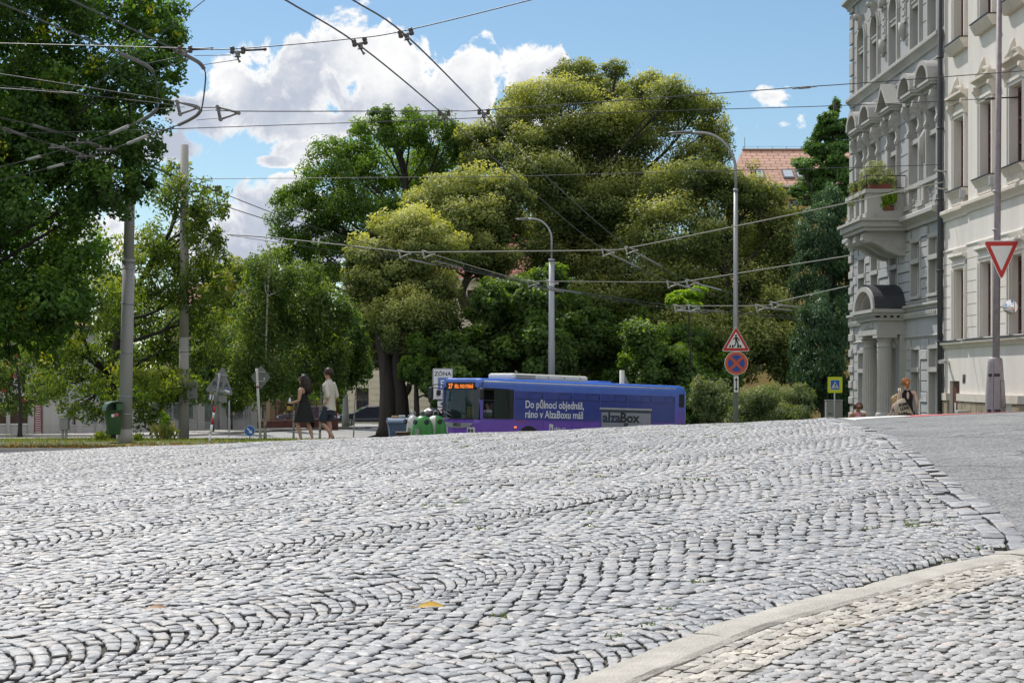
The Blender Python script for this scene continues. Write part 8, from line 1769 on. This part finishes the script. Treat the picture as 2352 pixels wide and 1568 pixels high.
for (a, label) in ((((447, 128, 25.6), (530, 127, 23.7)), 'upper pull-off wire from the right switch bend to the clamp'), (((462, 150, 26.1), (548, 137, 23.7)), 'lower pull-off wire from the right switch bend to the clamp'), (((330, 147, 26.9), (418, 130, 24.2)), 'pull-off wire from the left switch bend to its clamp'), (((355, 165, 27.3), (424, 140, 24.1)), 'second pull-off wire from the left switch bend to its clamp'), (((463, 255, 29.2), (508, 252, 27.1)), 'upper short pull-off wire to the right triangular link'), (((452, 276, 30), (522, 270, 27.1)), 'lower short pull-off wire to the right triangular link'), (((366, 250, 29.8), (424, 246, 27.1)), 'short pull-off wire to the left triangular link')):
    wire(label, a, .005, M_WIRE, 'wire', 'pull_off_wire')
def tri_link(px, py, d, label, s=1.0, m=None, flip=1, group='triangular wire links', tilt=0.0):
    c = at(px, py, d); o = MB(); k = .125 * s
    fr = lambda u, v, w: (u * flip, w, v)
    outer = [(-1.25 * k, .62 * k), (1.45 * k, -.05 * k), (1.45 * k, -.3 * k), (-.75 * k, -1.0 * k), (-1.0 * k, -.9 * k)]; 
    for a, b, w in (((-1.2, .6), (1.4, -.15), .13), ((1.4, -.15), (-.85, -.95), .13), ((-.85, -.95), (-1.2, .6), .2)):
        o.tube([(a[0] * k * flip, 0, a[1] * k), (b[0] * k * flip, 0, b[1] * k)], w * k, 8)
    for a in ((-1.2, .6), (1.4, -.15), (-.85, -.95)): o.tube([(a[0] * k * flip, -.03 * s, a[1] * k), (a[0] * k * flip, .03 * s, a[1] * k)], .24 * k, 10)
    o = single(o, 'triangle_link', m or M_FIT, label, 'wire link', group); o.location = c; return o
tri_link(429, 245, 27, 'left large triangular link hanging near the lime tree'); tri_link(522, 257, 27, 'right large triangular link against the cloud')
for px, py, d, lab in ((928, 581, 54, 'pale triangular hanger left of a pair before the olive tree'), (983, 582, 53.5, 'pale triangular hanger right of a pair before the olive tree'), (1395, 578, 53, 'pale triangular hanger on the left steep contact wire'), (1449, 573, 53, 'pale triangular hanger on the right steep contact wire'), (1223, 649, 64.5, 'pale hanger left of the grey lamp column'), (1267, 649, 65, 'pale hanger in front of the grey lamp column'), (1544, 651, 65, 'pale hanger on the second rope, left contact wire'), (1588, 648, 65, 'pale hanger on the second rope, right contact wire'), (1747, 705, 80, 'pale hanger right of the sign lamp, lower left one'), (1782, 699, 80, 'pale hanger right of the sign lamp, upper right one'), (1560, 706, 80, 'pale hanger by the bright sapling, left of two'), (1592, 706, 80, 'pale hanger by the bright sapling, right of two')):
    tri_link(px, py, d, lab, .95 * d / 60 + .25, M_LITE, 1, 'pale hangers on the span ropes')
# bars of the wire crossing on the left, and the twin splice bars that follow each hanger
def bar(run, pxa, pxb, r, m, label, group, dz=0.0):
    P = []
    for t in np.linspace(0, 1, 5):
        px = pxa + (pxb - pxa) * t; py, d = along(run, px); P.append(at(px, py + dz, d))
    return single(MB().tube(P, r, 8), 'splice_bar', m, label, 'wire fitting', group)
def by_row(run, ya, yb):    # part of a run given by rows instead of columns
    P = np.array(run, float); o_ = []
    for y in np.linspace(ya, yb, 5):
        o_.append(at(float(np.interp(y, P[:, 1], P[:, 0])), y, float(np.interp(y, P[:, 1], P[:, 2]))))
    return o_
GB_ = 'splice bars at the wire crossing'
for run, a, b, lab in ((L1, 76, 128, 'thick grey bar on the upper paired wire, left of the crossing'), (L2, 8, 60, 'thick grey bar on the lower paired wire at the left edge'), (L1, 210, 282, 'long bar on the upper paired wire inside the crossing'), (L2, 118, 200, 'long bar on the lower paired wire inside the crossing'), (L1, 330, 367, 'bar on the upper paired wire, right of the crossing'), (L2, 258, 300, 'bar on the lower paired wire, right of the crossing')):
    bar(run, a, b, .032, M_FIT, lab, GB_)
for run, a, b, lab in ((S1, 290, 308, 'pale bar on the left switch wire above the crossing'), (S2, 312, 330, 'pale bar on the right switch wire above the crossing'), (S1, 359, 367, 'white bar on the left switch wire below the crossing'), (S2, 377, 386, 'white bar on the right switch wire below the crossing')):
    single(MB().tube(by_row(run[7:] if a > 250 else run, a, b), .034, 8), 'splice_bar', M_LITE, lab, 'wire fitting', GB_)
for run, rows, lab in ((S1, [(274, 122), (310, 138), (336, 150), (350, 163)], 'curved guide bar at the top bend of the left switch wire'), (S2, [(402, 115), (436, 132), (458, 145), (468, 157)], 'curved guide bar at the top bend of the right switch wire'), (S1, [(360, 250), (349, 261), (334, 271), (318, 280)], 'curved guide bar at the lower bend of the left switch wire'), (S2, [(461, 254), (452, 265), (432, 277), (411, 287)], 'curved guide bar at the lower bend of the right switch wire')):
    d0 = [along(sorted(run[:5] if rows[0][1] < 200 else run[6:9]), p[0])[1] for p in rows]
    o = single(MB().tube(spline([at(p[0], p[1], d) for p, d in zip(rows, d0)]), .030, 8), 'guide_bar', M_FIT, lab, 'wire fitting', 'curved guide bars of the switch')
for px, py, d, lab in ((134, 340, 36.5, 'crossing casting where the lower paired wire meets the left switch wire'), (196, 360, 37.5, 'crossing casting where the lower paired wire meets the right switch wire'), (190, 328, 37, 'crossing casting where the upper paired wire meets the left switch wire'), (243, 343, 38.5, 'crossing casting where the upper paired wire meets the right switch wire')):
    o = single(MB().prism([(-.2, -.05), (0, -.09), (.2, -.05), (.2, .05), (0, .09), (-.2, .05)], -.012, .012, lambda u, v, w: (u, v, w)).box(-.13, -.09, -.02, .02, .012, .09).box(.09, .13, -.02, .02, .012, .09), 'crossing_frog', M_FIT, lab, 'wire fitting', 'castings of the wire crossing'); o.location = at(px, py, d)
k_ = 0
for run, px, span in ((A_, 1399, 70), (B_, 1453, 66), (A_, 1550, 60), (B_, 1594, 62), (A_, 1752, 66), (B_, 1786, 74), (L1, 1000, 60), (L2, 940, 60), (L1, 1272, 62), (L2, 1228, 66), (L1, 1596, 60), (L2, 1562, 62)):
    lab = ['from the first rope on the left steep wire', 'from the first rope on the right steep wire', 'from the second rope on the left steep wire', 'from the second rope on the right steep wire', 'beside the sign lamp, lower one', 'beside the sign lamp, upper one', 'on the upper paired wire before the olive tree', 'on the lower paired wire before the olive tree', 'on the upper paired wire by the grey lamp column', 'on the lower paired wire by the grey lamp column', 'on the upper paired wire by the bright sapling', 'on the lower paired wire by the bright sapling'][k_]; k_ += 1
    bar(run, px, px + span, .03 * along(run, px)[1] / 60, M_LITE, 'pale splice bar running down ' + lab, 'pale splice bars behind the hangers', 2.5)
o = single(MB().tube([at(1820, 204, 29.9), at(1836, 202.5, 29.9)], .012, 6).tube([at(1836, 202.5, 29.9), at(1860, 200.5, 30)], .022, 8).tube([at(1860, 200.5, 30), at(1876, 198.5, 30.1)], .012, 6), 'turnbuckle', M_FIT, 'metal turnbuckle in the cross wire left of the grey facade', 'wire fitting')
o = single(MB().tube([at(2262, 228, 41.9), at(2272, 227, 41.9), at(2284, 226.5, 41.9)], [.02, .035, .03], 8).tube([at(2296, 225, 42), at(2336, 224, 42.4)], .018, 8).tube([at(2336, 224, 42.4), at(2348, 223.5, 42.5)], .035, 8), 'strain_insulator', M_INS, 'strain insulators either side of the mauve pole', 'insulator')
for y_, z_, lab in ((.28, 5.78, 'upper wall bracket holding a span wire on the cream facade'), (.34, 5.28, 'lower wall bracket holding the pale rope on the cream facade')):
    o = single(MB().tube([(0, 0, 0), (.32, .08, .03)], .02, 8).tube([(.26, .06, .02), (.36, .09, .035)], .035, 8), 'wall_bracket', M_LITE, lab, 'bracket'); o.location = RW(.0, y_, z_); o.rotation_euler = (0, 0, PI)
